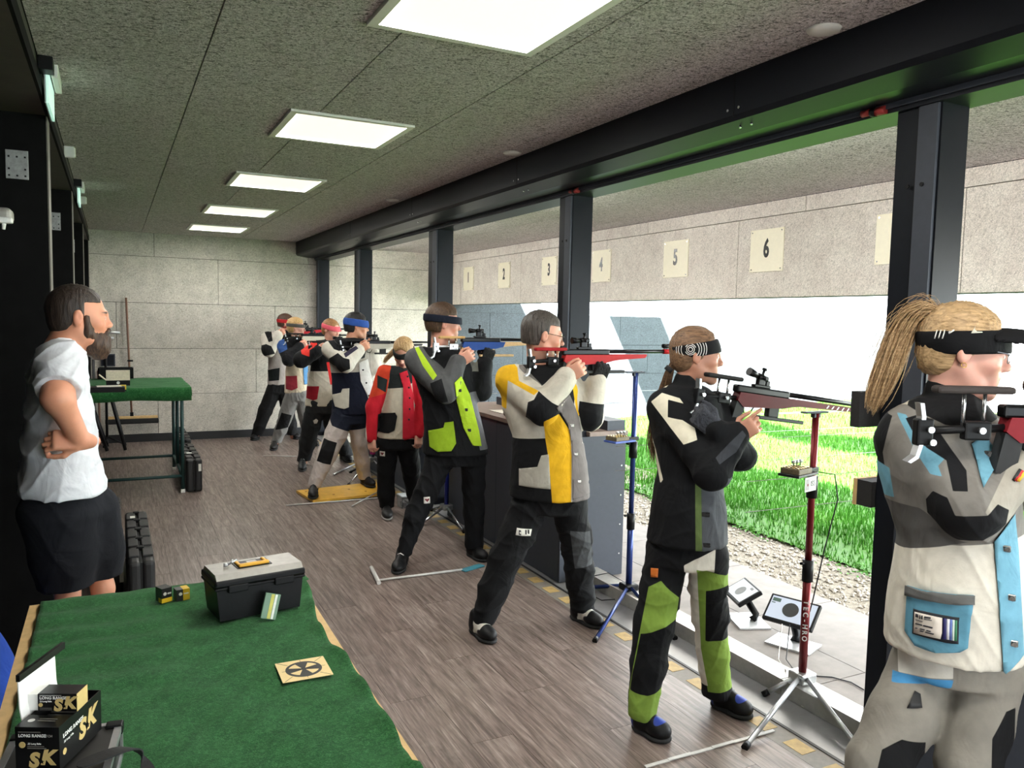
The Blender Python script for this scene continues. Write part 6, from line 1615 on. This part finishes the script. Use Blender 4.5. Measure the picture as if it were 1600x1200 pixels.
lb = S8.applique('label', [(1017, 889), (1029, 888), (1028, 902), (1017, 903)], plain('orange_label', (206, 112, 40)), S8.bvt, lift=.003, thick=.002, poff=.1); tag(lb, 'small orange square label on the thigh')
R8 = rifle('dark red target rifle resting on the red stand', on_y(1166, 607, 2.50), 7.5, 0, (84, 16, 24), None, (40, 38, 38), L=.80, fore_end=.66, holes=True, cheek_z=.022, sight_tilt=14)

# ---- ninth lane, nearest the camera: visor, white, grey and light blue jacket
LB = (112, 164, 184); GY = (126, 122, 116)
S9 = figure(dict(key='visor', woman=True, label='shooter with long blond ponytail and black sun visor nearest the camera', P0=(1.95, 1.30), h=.004, hj=.005,
    head=(1505, 549, 138, .97, 0, 9), skin=(222, 168, 150), lip=(190, 118, 110), brow=(150, 116, 88), hair=((122, 96, 64), (208, 174, 130), (.009, .068, -.01, -.075, .02)), neck=.050,
    band=((26, 26, 29), -.006, .056, .0150, .20),
    ra=[(1414, 682, .05, 43), (1516, 794, .14, 42), (1600, 728, .06, 36)], la=[(1560, 684, -.14, 40), (1650, 790, -.12, 38), (1668, 705, -.06, 32)],
    rh=((.8, .1, .5), (0, 1, .1), .95, -1), lh=((.3, .1, .9), (.3, .9, 0), 1.2, -1),
    legs=[([(1440, 1050, 52), (1408, 1120, 50), (1372, 1195, 45), (1345, 1380, 38), (1335, 1560, 32)], (1325, 1600), (1395, 1680)), ([(1545, 1050, 50), (1528, 1130, 46), (1512, 1200, 43), (1520, 1400, 38), (1530, 1570, 32)], (1515, 1600), (1590, 1660))],
    torso=[(622, 1440, 1535, .05, 0), (660, 1410, 1560, .10, 0), (840, 1430, 1590, .10, 0), (1030, 1400, 1585, .12, 0)],
    jacket=[(622, 1428, 1538, .085, 0), (648, 1390, 1562, .12, 0), (690, 1369, 1580, .14, 0), (740, 1368, 1590, .15, 0), (800, 1388, 1600, .15, 0), (845, 1402, 1604, .15, 0), (900, 1393, 1606, .16, 0), (960, 1383, 1606, .16, 0), (1012, 1380, 1602, .16, 0)],
    jcol=(216, 210, 196), collar=(-.02, .060), jcrease=.008, panels=[
    (GY, [(1340, 630), (1700, 630), (1700, 830), (1487, 831), (1405, 846), (1340, 860)], 't'),
    ((88, 86, 84), [(1340, 768), (1440, 778), (1520, 824), (1405, 846), (1340, 860)], 't'),
    (GY, None, 'r'), (GY, None, 'l'), ((166, 160, 148), [(1538, 790), (1570, 735), (1595, 680), (1680, 690), (1640, 800), (1580, 830)], 'r', .12),
    ((26, 26, 29), [(1350, 700), (1380, 640), (1398, 645), (1384, 700), (1388, 732), (1366, 745), (1350, 745)], None, 0., -.7),
    (LB, [(1366, 712), (1395, 722), (1401, 767), (1385, 768), (1366, 760)], 't', 0., -.7),
    (LB, [(1400, 645), (1416, 648), (1437, 682), (1482, 706), (1467, 722), (1473, 737), (1455, 734), (1432, 702), (1415, 670)], None, .1),
    ((30, 30, 33), [(1417, 650), (1442, 643), (1462, 660), (1484, 690), (1510, 725), (1512, 752), (1490, 752), (1480, 710), (1450, 692), (1432, 675)], None, .05),
    ((28, 28, 31), [(1420, 630), (1430, 560), (1600, 560), (1600, 660), (1560, 652), (1528, 664), (1478, 656)], 't'),
    ((28, 28, 31), [(1447, 778), (1458, 763), (1481, 771), (1493, 797), (1542, 797), (1558, 782), (1576, 794), (1570, 824), (1535, 840), (1489, 840), (1450, 812)], 'r', .14)],
    hips=[(990, 1400, 1586, .13, 0), (1050, 1398, 1588, .14, 0)], tcol=(134, 129, 120), tcrease=.007, tpanels=[
    ((214, 210, 200), [(1395, 1020), (1490, 1020), (1489, 1067), (1400, 1067)], .16), ((72, 140, 190), [(1390, 1067), (1490, 1069), (1486, 1082), (1390, 1079)], .16),
    ((24, 24, 26), [(1381, 1156), (1410, 1150), (1446, 1166), (1440, 1240), (1360, 1240)], .18), ((24, 24, 26), [(1548, 1120), (1570, 1090), (1585, 1090), (1580, 1200), (1545, 1200)])],
    shoes=((30, 30, 34), None, M_SOLE, M_LACEB)))
hd = S9.hd
# visor brim
hd_ = hd; hd = Head(hd_.c, 138, .97, 0, 1); S = Solid(hd.c-.22, hd.c+.22, .003)
S.add(hd.E((.085, 0, .030), (.125, .088, .036))); S.sub(hd.E((.078, 0, .020), (.126, .088, .036)))
def cutb(x, y, z):
    d = (x-hd.c[0], y-hd.c[1], z-hd.c[2]); R = hd.R; lx = (R[0, 0]*d[0]+R[0, 1]*d[1]+R[0, 2]*d[2])/hd.k; lz = (R[2, 0]*d[0]+R[2, 1]*d[1]+R[2, 2]*d[2])/hd.k
    return np.maximum(.055-lx, .024-lz)*hd.k
S.keep(cutb); V, Q = S.surf(1); mesh_np('visor_brim', V, Q, cloth_mat('visor_black', (28, 28, 31), wrinkle=.05), S9.root, None, S9.P0); hd = hd_
vb = [q for q in S9.root.children if q.name.startswith('headband')][0]; vb.name = 'visor_band'; bvv = bvh_of(vb, S9)
pt_ = lambda q: Vector(hd.w(*q)-S9.P0)
S9.applique('visor_emblem', [(1517, 521), (1524, 510), (1531, 513), (1535, 520)], plain('pale_emblem', (206, 204, 190)), bvv, lift=.002, thick=.001, poff=.09, step=.004)
for x in (1460, 1466, 1472): S9.applique('visor_stroke', [(x, 529), (x+4, 516), (x+6, 516), (x+2, 529)], M_PRINT, bvv, lift=.002, thick=.001, poff=.07, step=.006)
S9.applique('visor_stroke', [(1482, 519), (1490, 515), (1500, 514), (1491, 518), (1483, 522)], M_PRINT, bvv, lift=.002, thick=.001, poff=.07, step=.006)
# ponytail, hair tie, flyaway strands
strands(S9, 'ponytail', [hd.w(-.078, 0, .088), hd.w(-.125, 0, .105), S9.at(1412, 510, 0), S9.at(1394, 560, 0), S9.at(1375, 610, .01), S9.at(1357, 658, .01)], [.010, .024, .034, .036, .032, .013], 420, S9.M_H, .0017, 9, .8)
strands(S9, 'loose_hair', [hd.w(-.078, 0, .09), hd.w(-.13, 0, .12), S9.at(1405, 500, 0), S9.at(1378, 560, 0), S9.at(1356, 620, .01)], [.012, .034, .055, .06, .05], 50, S9.M_H, .0007, 12, 1.2)
MB().tube([Vector(hd.w(-.070, 0, .080)-S9.P0), Vector(hd.w(-.092, 0, .096)-S9.P0)], .018, 12).build('hair_tie', hair_mat('hair_tie', (150, 120, 90), (190, 160, 126)), S9.root)
glasses(S9, plain('grey_glasses', (120, 122, 128), .4, .3))
er = MB(); e0 = hd.w(-.004, -.088, -.034)-S9.P0
er.tube([Vector(e0+np.array([0, 0, .006*math.sin(a)])+hd.R[0]*.006*math.cos(a)) for a in np.linspace(0, 2*PI, 11)], .0011, 6, False); er.build('earring', plain('gold', (200, 160, 80), .25, .9), S9.root)
# front, pocket, card, buckles, flag
front(S9, S9.bvj, [(1551, 838), (1584, 800), (1590, 860), (1599, 1026), (1566, 1046), (1558, 924)], LB, poff=.08, lift=.003)
front(S9, S9.bvj, [(1517, 688), (1537, 675), (1562, 712), (1534, 748)], LB, 'lapel', poff=.05, lift=.003)
pk = front(S9, S9.bvj, [(1418, 920), (1521, 928), (1512, 1010), (1500, 1016), (1462, 1018), (1430, 1010), (1414, 990)], (96, 150, 172), 'pocket', poff=.15)
S9.applique('pocket_band', [(1417, 920), (1522, 928), (1521, 942), (1416, 935)], cloth_mat('pocket_band', (104, 104, 102)), S9.bvj, lift=.009, poff=.15, parent=pk)
cdx = S9.applique('badge', [(1430, 953), (1499, 961), (1497, 1003), (1428, 992)], plain('badge_border', (30, 34, 44)), S9.bvj, lift=.009, thick=.002, poff=.15, parent=pk)
def flat(P, bv, outline, c, nm, lift, par, poff=.15, name_=None): return P.applique(nm, outline, plain('print_%d_%d_%d' % c, c, .5, 0, .03, 40, 0), bv, lift=lift, thick=.0008, poff=poff, parent=par, step=.02)
bx_ = lambda a, b, c, d: [(1433+41*a, 957+5*a+33*c), (1433+41*b, 957+5*b+33*c), (1433+41*b-2*d, 957+5*b+33*d), (1433+41*a-2*d, 957+5*a+33*d)]
flat(S9, S9.bvj, bx_(0, 1, 0, 1), (214, 204, 192), 'badge_card', .0125, pk)
for a_, b_, c_ in ((1.04, 1.17, (34, 34, 92)), (1.17, 1.27, (214, 214, 220)), (1.27, 1.37, (92, 112, 176)), (1.37, 1.45, (206, 220, 210)), (1.45, 1.55, (60, 128, 92))): flat(S9, S9.bvj, bx_(a_, b_, 0, 1), c_, 'badge_stripe', .0125, pk)
for a_, b_, c_, d_ in ((.05, .16, .06, .22), (.20, .24, .06, .26), (.27, .33, .06, .24), (.37, .58, .08, .16), (.37, .62, .20, .23), (.05, .32, .34, .37), (.05, .30, .50, .56), (.34, .68, .50, .56), (.05, .14, .72, .76), (.22, .40, .70, .75), (.46, .62, .70, .75), (.22, .36, .80, .85), (.42, .74, .80, .85)): flat(S9, S9.bvj, bx_(a_, b_, c_, d_), (44, 42, 52), 'badge_print', .0138, pk)
studs(S9, S9.bvj, [(1566, 840), (1573, 912), (1577, 982), (1541, 700)], M_BUCK, size=(.014, .008, .008))
for (y0, c) in ((0, (30, 30, 30)), (5, (190, 40, 40)), (10, (226, 180, 40))):
    S9.applique('flag_stripe', [(1580+y0*.75, 752+y0*.1-3), (1592+y0*.75, 736+y0*.4-3), (1596+y0*.75, 738+y0*.4-3), (1584+y0*.75, 755+y0*.1-3)], plain('flag_%d' % c[0], c), S9.bvj, lift=.003, thick=.001, poff=.14)
S9.applique('emblem', [(1417, 1104), (1428, 1087), (1437, 1092), (1440, 1108)], plain('dark_emblem', (40, 40, 42)), S9.bvt, lift=.003, thick=.002, poff=.15)
R9 = rifle('red and black target rifle held by the shooter in the visor', S9.at(1602, 640, .10), 0, -25, (124, 22, 32), None, (60, 54, 52), L=.8, cheek_z=.034, k=1.0)

# ---- sixth lane: black and lime jacket
LG = (168, 200, 44); DG = (82, 83, 84)
S6 = figure(dict(key='green', label='tall young shooter in black and lime green jacket aiming a blue rifle', P0=(2.03, 5.11), h=.006,
    head=(693, 506, 102, 1.08, 0, 4), skin=(214, 156, 134), hair=((42, 30, 24), (92, 70, 52), (.018, .074, .008, -.055, .014)), neck=.052,
    band=((28, 34, 52), .006, .052, .0255, -.02),
    ra=[(652, 563, .03, 20), (697, 612, .2, 17), (717, 566, .14, 12.5)], la=[(722, 566, -.1, 17), (752, 610, -.02, 16), (757, 568, -.03, 13)],
    rh=GR_HAND, lh=(*UP_HAND, False, (36, 36, 38)),
    legs=[([(690, 710, 22), (668, 765, 19), (650, 805, 17), (632, 860, 12)], (631, 878), (619, 899)), ([(738, 708, 21), (740, 760, 18), (740, 800, 16), (741, 850, 15)], (732, 866), (759, 879))],
    torso=[(545, 662, 715, .05, 0), (575, 650, 725, .08, 0), (708, 672, 750, .1, 0)],
    jacket=[(543, 656, 718, .09, 0), (553, 643, 732, .12, 0), (590, 647, 738, .13, 0), (630, 660, 745, .14, 0), (670, 662, 756, .15, 0), (709, 661, 764, .16, 0)],
    jcol=(27, 28, 31), collar=(-.02, .056), panels=[
    (DG, None, 'r'), ((126, 128, 120), [(700, 520), (742, 520), (748, 585), (735, 600), (715, 580)], 'l'), ((34, 35, 38), [(735, 580), (780, 580), (780, 640), (735, 640)], 'l'),
    (LG, [(646, 540), (652, 540), (683, 585), (677, 592), (661, 571)], None, .1),
    ((36, 37, 40), [(672, 598), (690, 590), (700, 625), (682, 630)], 'r', .15),
    ((104, 106, 108), [(733, 612), (745, 610), (775, 700), (749, 700)], 't')],
    hips=[(690, 670, 755, .12, 0), (726, 668, 757, .12, 0)], tcol=(25, 26, 29), tcrease=.014, shoes=((30, 30, 32), None, M_SOLE, M_LACEW)))
front(S6, S6.bvj, [(709, 594), (719, 584), (733, 615), (747, 670), (751, 694), (737, 691), (723, 664), (712, 620)], LG)
front(S6, S6.bvj, [(670, 670), (693, 664), (695, 656), (708, 654), (712, 687), (705, 699), (684, 701), (672, 694)], (150, 184, 40), 'pocket')
studs(S6, S6.bvj, [(716, 606), (726, 637), (731, 668)], M_BUCKB, size=(.018, .01, .006))
lb = S6.applique('label', [(663, 770), (672, 770), (672, 780), (663, 780)], plain('white_label', (224, 222, 214)), S6.bvt, lift=.003, thick=.002); tag(lb, 'small white label with a dark heart on the thigh')
S6.applique('heart', [(667.5, 778), (664.5, 774), (665.5, 772), (667.5, 773.4), (669.5, 772), (670.5, 774)], plain('dark_red', (110, 24, 36)), S6.bvt, lift=.006, thick=.001, step=.006, parent=lb)
R6 = rifle('blue and wood target rifle aimed by the tall shooter in lime and black', on_y(733, 530, 5.02), 0, 0, (40, 72, 140), (206, 170, 126), (196, 158, 104), L=.62, fore_end=.5, rest=(200, 166, 120))

# ---- fifth lane: red jacket, head bowed
RED = (188, 28, 42)
S5 = figure(dict(key='red', woman=True, label='young shooter in red and beige jacket with the head bowed', P0=(2.2, 6.35), h=.006,
    head=(631, 551, 214, 1.02, 0, 34, .05), skin=(214, 160, 138), hair=((120, 92, 60), (196, 160, 112), (.010, .07, -.01, -.075, .02)), neck=.048,
    band=((44, 48, 48), .0, .045, .011, .0),
    ra=[(601, 582, .02, 12.5), (583, 636, .05, 11), (580, 684, .10, 8.5)], la=[(648, 585, 0, 12), (660, 632, .03, 11), (654, 678, .08, 8)],
    rh=((.1, .2, -.95), (-.6, .7, 0), .7, 1), lh=((0, .2, -.95), (.6, .7, 0), .7, -1),
    legs=[([(606, 690, 17), (604, 730, 14.5), (603, 770, 13), (605, 797, 12)], (603, 797), (606, 815)), ([(636, 690, 17), (642, 730, 15), (648, 770, 13), (652, 794, 12)], (652, 794), (668, 806))],
    torso=[(577, 612, 640, .05, 0), (600, 605, 645, .08, 0), (683, 600, 645, .09, 0)],
    jacket=[(572, 608, 645, .08, 0), (580, 597, 652, .1, 0), (610, 600, 650, .11, 0), (650, 595, 653, .12, 0), (684, 589, 657, .13, 0)],
    jcol=(196, 186, 166), collar=(-.02, .05), panels=[
    ((46, 50, 50), [(590, 560), (660, 560), (660, 590), (630, 604), (606, 606), (609, 589), (597, 580)], 't'),
    (RED, None, 'r'), ((196, 62, 36), [(575, 560), (612, 560), (608, 612), (570, 622)], 'r'), ((44, 52, 52), [(590, 585), (606, 592), (603, 612), (590, 604)], 'r'),
    (RED, None, 'l'), ((220, 208, 196), [(560, 600), (574, 606), (571, 640), (575, 690), (560, 690)], 'r', 0., -.8), ((26, 27, 30), [(648, 600), (670, 600), (670, 690), (648, 690)], 't')],
    hips=[(672, 594, 652, .11, 0), (700, 593, 654, .11, 0)], tcol=(26, 27, 29), shoes=((52, 52, 52), None, M_SOLEW, M_LACEW)))
front(S5, S5.bvj, [(624, 582), (636, 578), (646, 617), (648, 681), (629, 684), (630, 603)], (190, 34, 50))
front(S5, S5.bvj, [(591, 645), (618, 642), (621, 648), (617, 669), (608, 674), (590, 673)], (28, 28, 30), 'pocket')
studs(S5, S5.bvj, [(636, 587), (638, 604), (639, 620), (639, 637), (638, 653)], M_BUCKB, size=(.012, .008, .006))
lb = S5.applique('label', [(594, 703), (602, 703), (602, 711), (594, 711)], plain('white_label', (224, 222, 214)), S5.bvt, lift=.003, thick=.002)
S5.applique('heart', [(598, 709.5), (595.4, 706), (596.4, 704.6), (598, 705.6), (599.6, 704.6), (600.6, 706)], plain('dark_red', (110, 24, 36)), S5.bvt, lift=.006, thick=.001, step=.006, parent=lb)
hd = S5.hd
strands(S5, 'ponytail', [hd.w(-.08, 0, .03), hd.w(-.11, -.02, .02), S5.at(612, 552, .02), S5.at(604, 562, .03), S5.at(597, 569, .04)], [.012, .022, .026, .022, .008], 120, S5.M_H, .0022, 5)

# ---- fourth lane: blue headband
NAVY = (30, 36, 56)
S4 = figure(dict(key='navy', label='shooter with dark hair and wide blue headband standing on the yellow board', P0=(2.0, 7.55), h=.007, eyes=False,
    head=(557, 510, 98, 1.04, 0, 6), skin=(206, 150, 122), hair=((18, 17, 18), (48, 44, 44), (.014, .074, .004, -.06, .016)), neck=.052,
    band=((46, 80, 152), .0, .066, .020, -.02),
    ra=[(516, 546, .02, 14), (540, 569, .2, 13), (561, 547, .14, 10)], la=[(576, 546, -.08, 13), (584, 574, -.02, 12), (580, 548, -.03, 10)],
    rh=GR_HAND, lh=UP_HAND,
    legs=[([(538, 645, 18), (526, 677, 16), (512, 708, 15), (491, 757, 9.5)], (490, 768), (489, 781), .032), ([(557, 650, 15), (562, 690, 13), (566, 720, 12), (570, 748, 10)], (566, 755), (584, 763), .032)],
    torso=[(530, 530, 568, .05, 0), (545, 520, 572, .08, 0), (645, 528, 570, .09, 0)],
    jacket=[(528, 526, 571, .085, 0), (535, 515, 579, .11, 0), (560, 513, 582, .12, 0), (590, 518, 583, .12, 0), (620, 519, 582, .125, 0), (647, 518, 578, .13, 0)],
    jcol=(168, 162, 152), collar=(-.02, .056), panels=[
    (NAVY, [(500, 583), (562, 580), (572, 600), (585, 660), (500, 660)], 't'),
    ((28, 28, 32), [(508, 520), (570, 520), (566, 560), (530, 548), (520, 552)], 't'),
    ((206, 200, 188), None, 'r'), ((206, 200, 188), None, 'l'), ((28, 28, 32), [(510, 530), (530, 530), (531, 548), (522, 545)], 'r', .05),
    ((30, 30, 32), [(514, 560), (528, 551), (537, 558), (546, 560), (547, 575), (530, 582), (514, 572)], 'r', .12), ((52, 48, 66), [(537, 552), (556, 540), (560, 544), (540, 558)], 'r', .15)],
    hips=[(632, 522, 572, .11, 0), (662, 522, 573, .11, 0)], tcol=(188, 178, 172), trcut=.09, tpanels=[
    ((34, 40, 58), [(505, 630), (590, 630), (590, 665), (545, 672), (519, 662)]), ((28, 28, 30), [(507, 681), (527, 687), (517, 720), (496, 714)])],
    shoes=((34, 34, 36), None, M_SOLE, M_LACEB)))
front(S4, S4.bvj, [(560, 566), (574, 560), (580, 590), (583, 605), (578, 632), (573, 616), (563, 594)], (210, 208, 202))
front(S4, S4.bvj, [(519, 616), (533, 612), (535, 606), (546, 605), (545, 634), (538, 637), (524, 634)], (196, 192, 178), 'pocket')
studs(S4, S4.bvj, [(566, 577), (571, 597), (575, 617)], M_BUCKB, size=(.014, .008, .006))
R4 = rifle('silver target rifle aimed by the shooter with the blue headband', on_y(573, 534, 7.42), 0, 0, (176, 172, 160), (60, 60, 62), (40, 40, 42), L=.8, fore_end=.55)

# ---- third lane: pink headband
S3 = figure(dict(key='pink', woman=True, label='shooter with pink headband and white jacket with a red pocket', P0=(2.07, 8.8), h=.007, eyes=False,
    head=(517, 516, 140, .97, 0, 14), skin=(216, 160, 140), hair=((104, 70, 44), (172, 126, 82), (.012, .07, -.01, -.075, .02)), neck=.048,
    band=((214, 92, 106), .008, .062, .0165, .0),
    ra=[(494, 545, .04, 12.5), (471, 562, .2, 12), (497, 549, .26, 9)], la=[(537, 546, -.05, 11), (549, 570, 0, 11), (545, 541, 0, 9)],
    rh=GR_HAND, lh=UP_HAND,
    legs=[([(495, 632, 16), (486, 665, 14), (481, 690, 13), (474, 723, 10)], (473, 724), (472, 738)), ([(513, 632, 15), (520, 665, 13), (534, 695, 12), (544, 716, 10)], (533, 716), (548, 724))],
    torso=[(533, 503, 532, .05, 0), (548, 496, 535, .07, 0), (632, 488, 515, .08, 0)],
    jacket=[(532, 500, 536, .08, 0), (539, 490, 542, .1, 0), (575, 485, 532, .11, 0), (605, 480, 526, .115, 0), (634, 476, 524, .12, 0)],
    jcol=(204, 196, 178), collar=(-.02, .05), panels=[
    ((26, 26, 29), [(470, 520), (560, 520), (560, 578), (470, 580)], 't'), ((28, 28, 31), None, 'r'), ((28, 28, 31), None, 'l'),
    ((206, 52, 44), [(470, 545), (478, 536), (492, 530), (496, 538), (484, 546), (484, 556), (472, 552)], 'r', .1), ((206, 48, 46), [(510, 565), (516, 565), (522, 600), (516, 600)], 't')],
    hips=[(622, 480, 522, .105, 0), (645, 480, 524, .105, 0)], tcol=(54, 56, 58), shoes=((44, 46, 50), None, M_SOLE, M_LACEW)))
front(S3, S3.bvj, [(480, 603), (499, 602), (496, 622), (490, 624), (479, 621)], (150, 30, 42), 'pocket')
lb = S3.applique('label', [(489, 656), (494, 653), (497, 656), (495, 661), (491, 661)], plain('white_label', (224, 222, 214)), S3.bvt, lift=.003, thick=.002)
R3 = rifle('target rifle with red fittings aimed by the shooter in the pink headband', on_y(520, 536, 8.6), 0, 0, (190, 60, 70), None, (40, 40, 42), L=.8)

# ---- second lane: fair hair, grey headband
S2 = figure(dict(key='fair', label='fair haired shooter with grey headband and beige jacket with a dark red pocket', P0=(2.05, 10.3), h=.007, eyes=False,
    head=(463, 512, 108, 1.0, 0, 4), skin=(220, 166, 146), hair=((150, 112, 66), (214, 178, 122), (.016, .074, .0, -.07, .018)), neck=.05,
    band=((84, 82, 78), .006, .05, .021, .0),
    ra=[(444, 541, .03, 11), (452, 562, .2, 10), (468, 542, .16, 8)], la=[(478, 541, -.05, 10), (486, 561, 0, 9), (487, 541, 0, 8)],
    rh=GR_HAND, lh=UP_HAND,
    legs=[([(459, 615, 13), (447, 648, 11), (438, 672, 9), (430, 694, 7.5)], (431, 697), (426, 705)), ([(470, 616, 12), (476, 650, 10), (480, 670, 9), (486, 690, 8)], (484, 692), (496, 698))],
    torso=[(528, 455, 474, .05, 0), (540, 450, 477, .07, 0), (612, 452, 472, .08, 0)],
    jacket=[(526, 452, 476, .08, 0), (532, 445, 481, .1, 0), (570, 447, 481, .105, 0), (614, 444, 479, .11, 0)],
    jcol=(204, 190, 166), collar=(-.02, .05), panels=[
    ((30, 30, 34), [(430, 520), (490, 520), (490, 560), (470, 566), (452, 560)], 't'), ((32, 32, 36), None, 'r'), ((32, 32, 36), None, 'l'), ((52, 84, 142), [(428, 528), (446, 528), (449, 545), (436, 552)], 'r', .05)],
    hips=[(604, 449, 476, .1, 0), (626, 447, 478, .1, 0)], tcol=(120, 119, 117), tpanels=[((28, 28, 30), [(440, 644), (456, 648), (450, 668), (430, 672)])], shoes=((38, 36, 36), None, M_SOLE, M_LACEB)))
front(S2, S2.bvj, [(447, 587), (464, 586), (465, 605), (456, 609), (447, 607)], (140, 44, 54), 'pocket')
front(S2, S2.bvj, [(473, 572), (481, 572), (481, 600), (475, 600)], (88, 138, 186))
R2 = rifle('white target rifle aimed by the fair haired shooter', on_y(478, 523, 10.18), 0, 0, (204, 198, 182), None, (40, 40, 42), L=.8)

# ---- first lane, by the back wall
S1 = figure(dict(key='back', label='farthest shooter with red headband and grey jacket by the back wall', P0=(1.95, 11.05), h=.007, eyes=False,
    head=(447, 505, 100, 1.03, 0, 4), skin=(212, 152, 130), hair=((50, 34, 28), (92, 64, 50), CAP_M), neck=.052,
    band=((176, 36, 42), .0, .046, .017, .0),
    ra=[(418, 529, .03, 11), (420, 547, .2, 10), (434, 524, .2, 8)], la=[(460, 529, -.05, 10), (470, 548, 0, 9), (471, 524, 0, 8)],
    rh=GR_HAND, lh=UP_HAND,
    legs=[([(430, 605, 12), (415, 640, 11), (406, 665, 9), (400, 682, 8)], (403, 686), (394, 689)), ([(443, 605, 12), (450, 640, 10), (455, 665, 9), (458, 683, 8)], (457, 685), (467, 687))],
    torso=[(518, 432, 456, .05, 0), (532, 424, 458, .07, 0), (600, 426, 446, .08, 0)],
    jacket=[(516, 428, 459, .08, 0), (523, 417, 462, .1, 0), (555, 419, 456, .1, 0), (601, 418, 453, .11, 0)],
    jcol=(168, 160, 156), collar=(-.02, .052), panels=[
    ((196, 190, 180), None, 'r'), ((32, 32, 35), None, 'l'), ((28, 28, 31), [(412, 516), (424, 516), (426, 532), (420, 534)], 'r', .05), ((28, 28, 31), [(406, 540), (416, 537), (424, 540), (430, 552), (412, 556)], 'r', .1),
    ((28, 28, 31), [(428, 512), (462, 512), (462, 545), (440, 540)], 't')],
    hips=[(590, 422, 449, .1, 0), (615, 422, 450, .1, 0)], tcol=(30, 30, 32), shoes=((30, 30, 32), None, M_SOLE, M_LACEB)))
front(S1, S1.bvj, [(419, 578), (426, 576), (437, 574), (436, 593), (420, 595)], (34, 40, 42), 'pocket')
R1 = rifle('red target rifle aimed by the farthest shooter', on_y(468, 513, 10.9), 0, 0, (170, 36, 46), None, (120, 30, 36), L=.8)

# ---- the bearded man looking on
MN = figure(dict(key='man', label='bearded man in white t-shirt and black shorts standing with a hand on the hip', P0=(-.15, 3.25), h=.0045, hj=.005, group='onlooker',
    head=(123, 496, 84, .93, 0, 2), skin=(204, 142, 112), lip=(160, 92, 80), brow=(44, 34, 28), hair=((26, 22, 20), (62, 50, 42), (.006, .072, .0, -.058, .014)), neck=.062,
    bare=1, sleeve=.78, top='t_shirt', bottom='shorts',
    ra=[(95, 566, .16, 31), (90, 622, .31, 19.5), (126, 689, .235, 13.5)], la=[(102, 566, -.16, 31), (106, 630, -.33, 22), (134, 690, -.22, 15)],
    rh=((-.95, .1, .1), (.1, .85, .5), .75, -1), lh=((-.9, -.1, 0), (.1, -.9, .3), .75, 1),
    legs=[([(100, 790, 50), (104, 860, 42), (106, 930, 29), (104, 1060, 24), (98, 1196, 14)], (72, 1228), (178, 1244)), ([(125, 790, 44), (148, 860, 38), (161, 920, 26), (160, 1040, 22), (158, 1160, 13)], (132, 1184), (236, 1196))],
    torso=[(535, 82, 115, .06, 0), (560, 60, 128, .13, 0), (650, 50, 140, .14, 0), (780, 50, 150, .14, 0)],
    jacket=[(526, 78, 116, .08, 0), (540, 60, 128, .16, 0), (562, 46, 134, .20, 0), (610, 38, 143, .20, 0), (660, 33, 151, .195, 0), (715, 29, 158, .205, 0), (768, 23, 172, .215, 0)],
    jcol=(204, 206, 210), jcrease=.018, panels=[],
    hips=[(748, 44, 150, .15, 0), (800, 34, 172, .17, 0)], shortlegs=[[(94, 800, .06, 58), (101, 865, .05, 48), (104, 935, .05, 38)], [(135, 800, -.02, 50), (146, 860, -.04, 46), (155, 925, -.06, 36)]],
    trcut=.715, tcol=(27, 29, 36), tcrease=.008, shoes=((60, 60, 62), None, M_SOLEW, M_LACEW)))
hd = MN.hd
S = Solid(hd.c-.24, hd.c+.2, .0035)
S.add(hd.E((.058, 0, -.088), (.052, .058, .052))); S.add(hd.E((.072, 0, -.120), (.040, .042, .045)), .03); S.add(hd.E((.02, 0, -.055), (.034, .071, .045)), .02)
S.add(hd.Lb((.02, .066, .0), (.03, .062, -.06), .012, .018), .02); S.add(hd.Lb((.02, -.066, .0), (.03, -.062, -.06), .012, .018), .02)
S.add(hd.Lb((.096, .022, -.052), (.102, 0, -.044), .008, .008), .01); S.add(hd.Lb((.096, -.022, -.052), (.102, 0, -.044), .008, .008), .01)
S.sub(hd.E((.112, 0, -.0600), (.014, .017, .0065)), .004)
V, Q = S.surf(1); V = folds(V, vnormals(V, Q), .006, 3, 36., (1, 1, .3)); mesh_np('beard', V, Q, hair_mat('beard_brown', (30, 22, 18), (84, 62, 46)), MN.root, None, MN.P0)
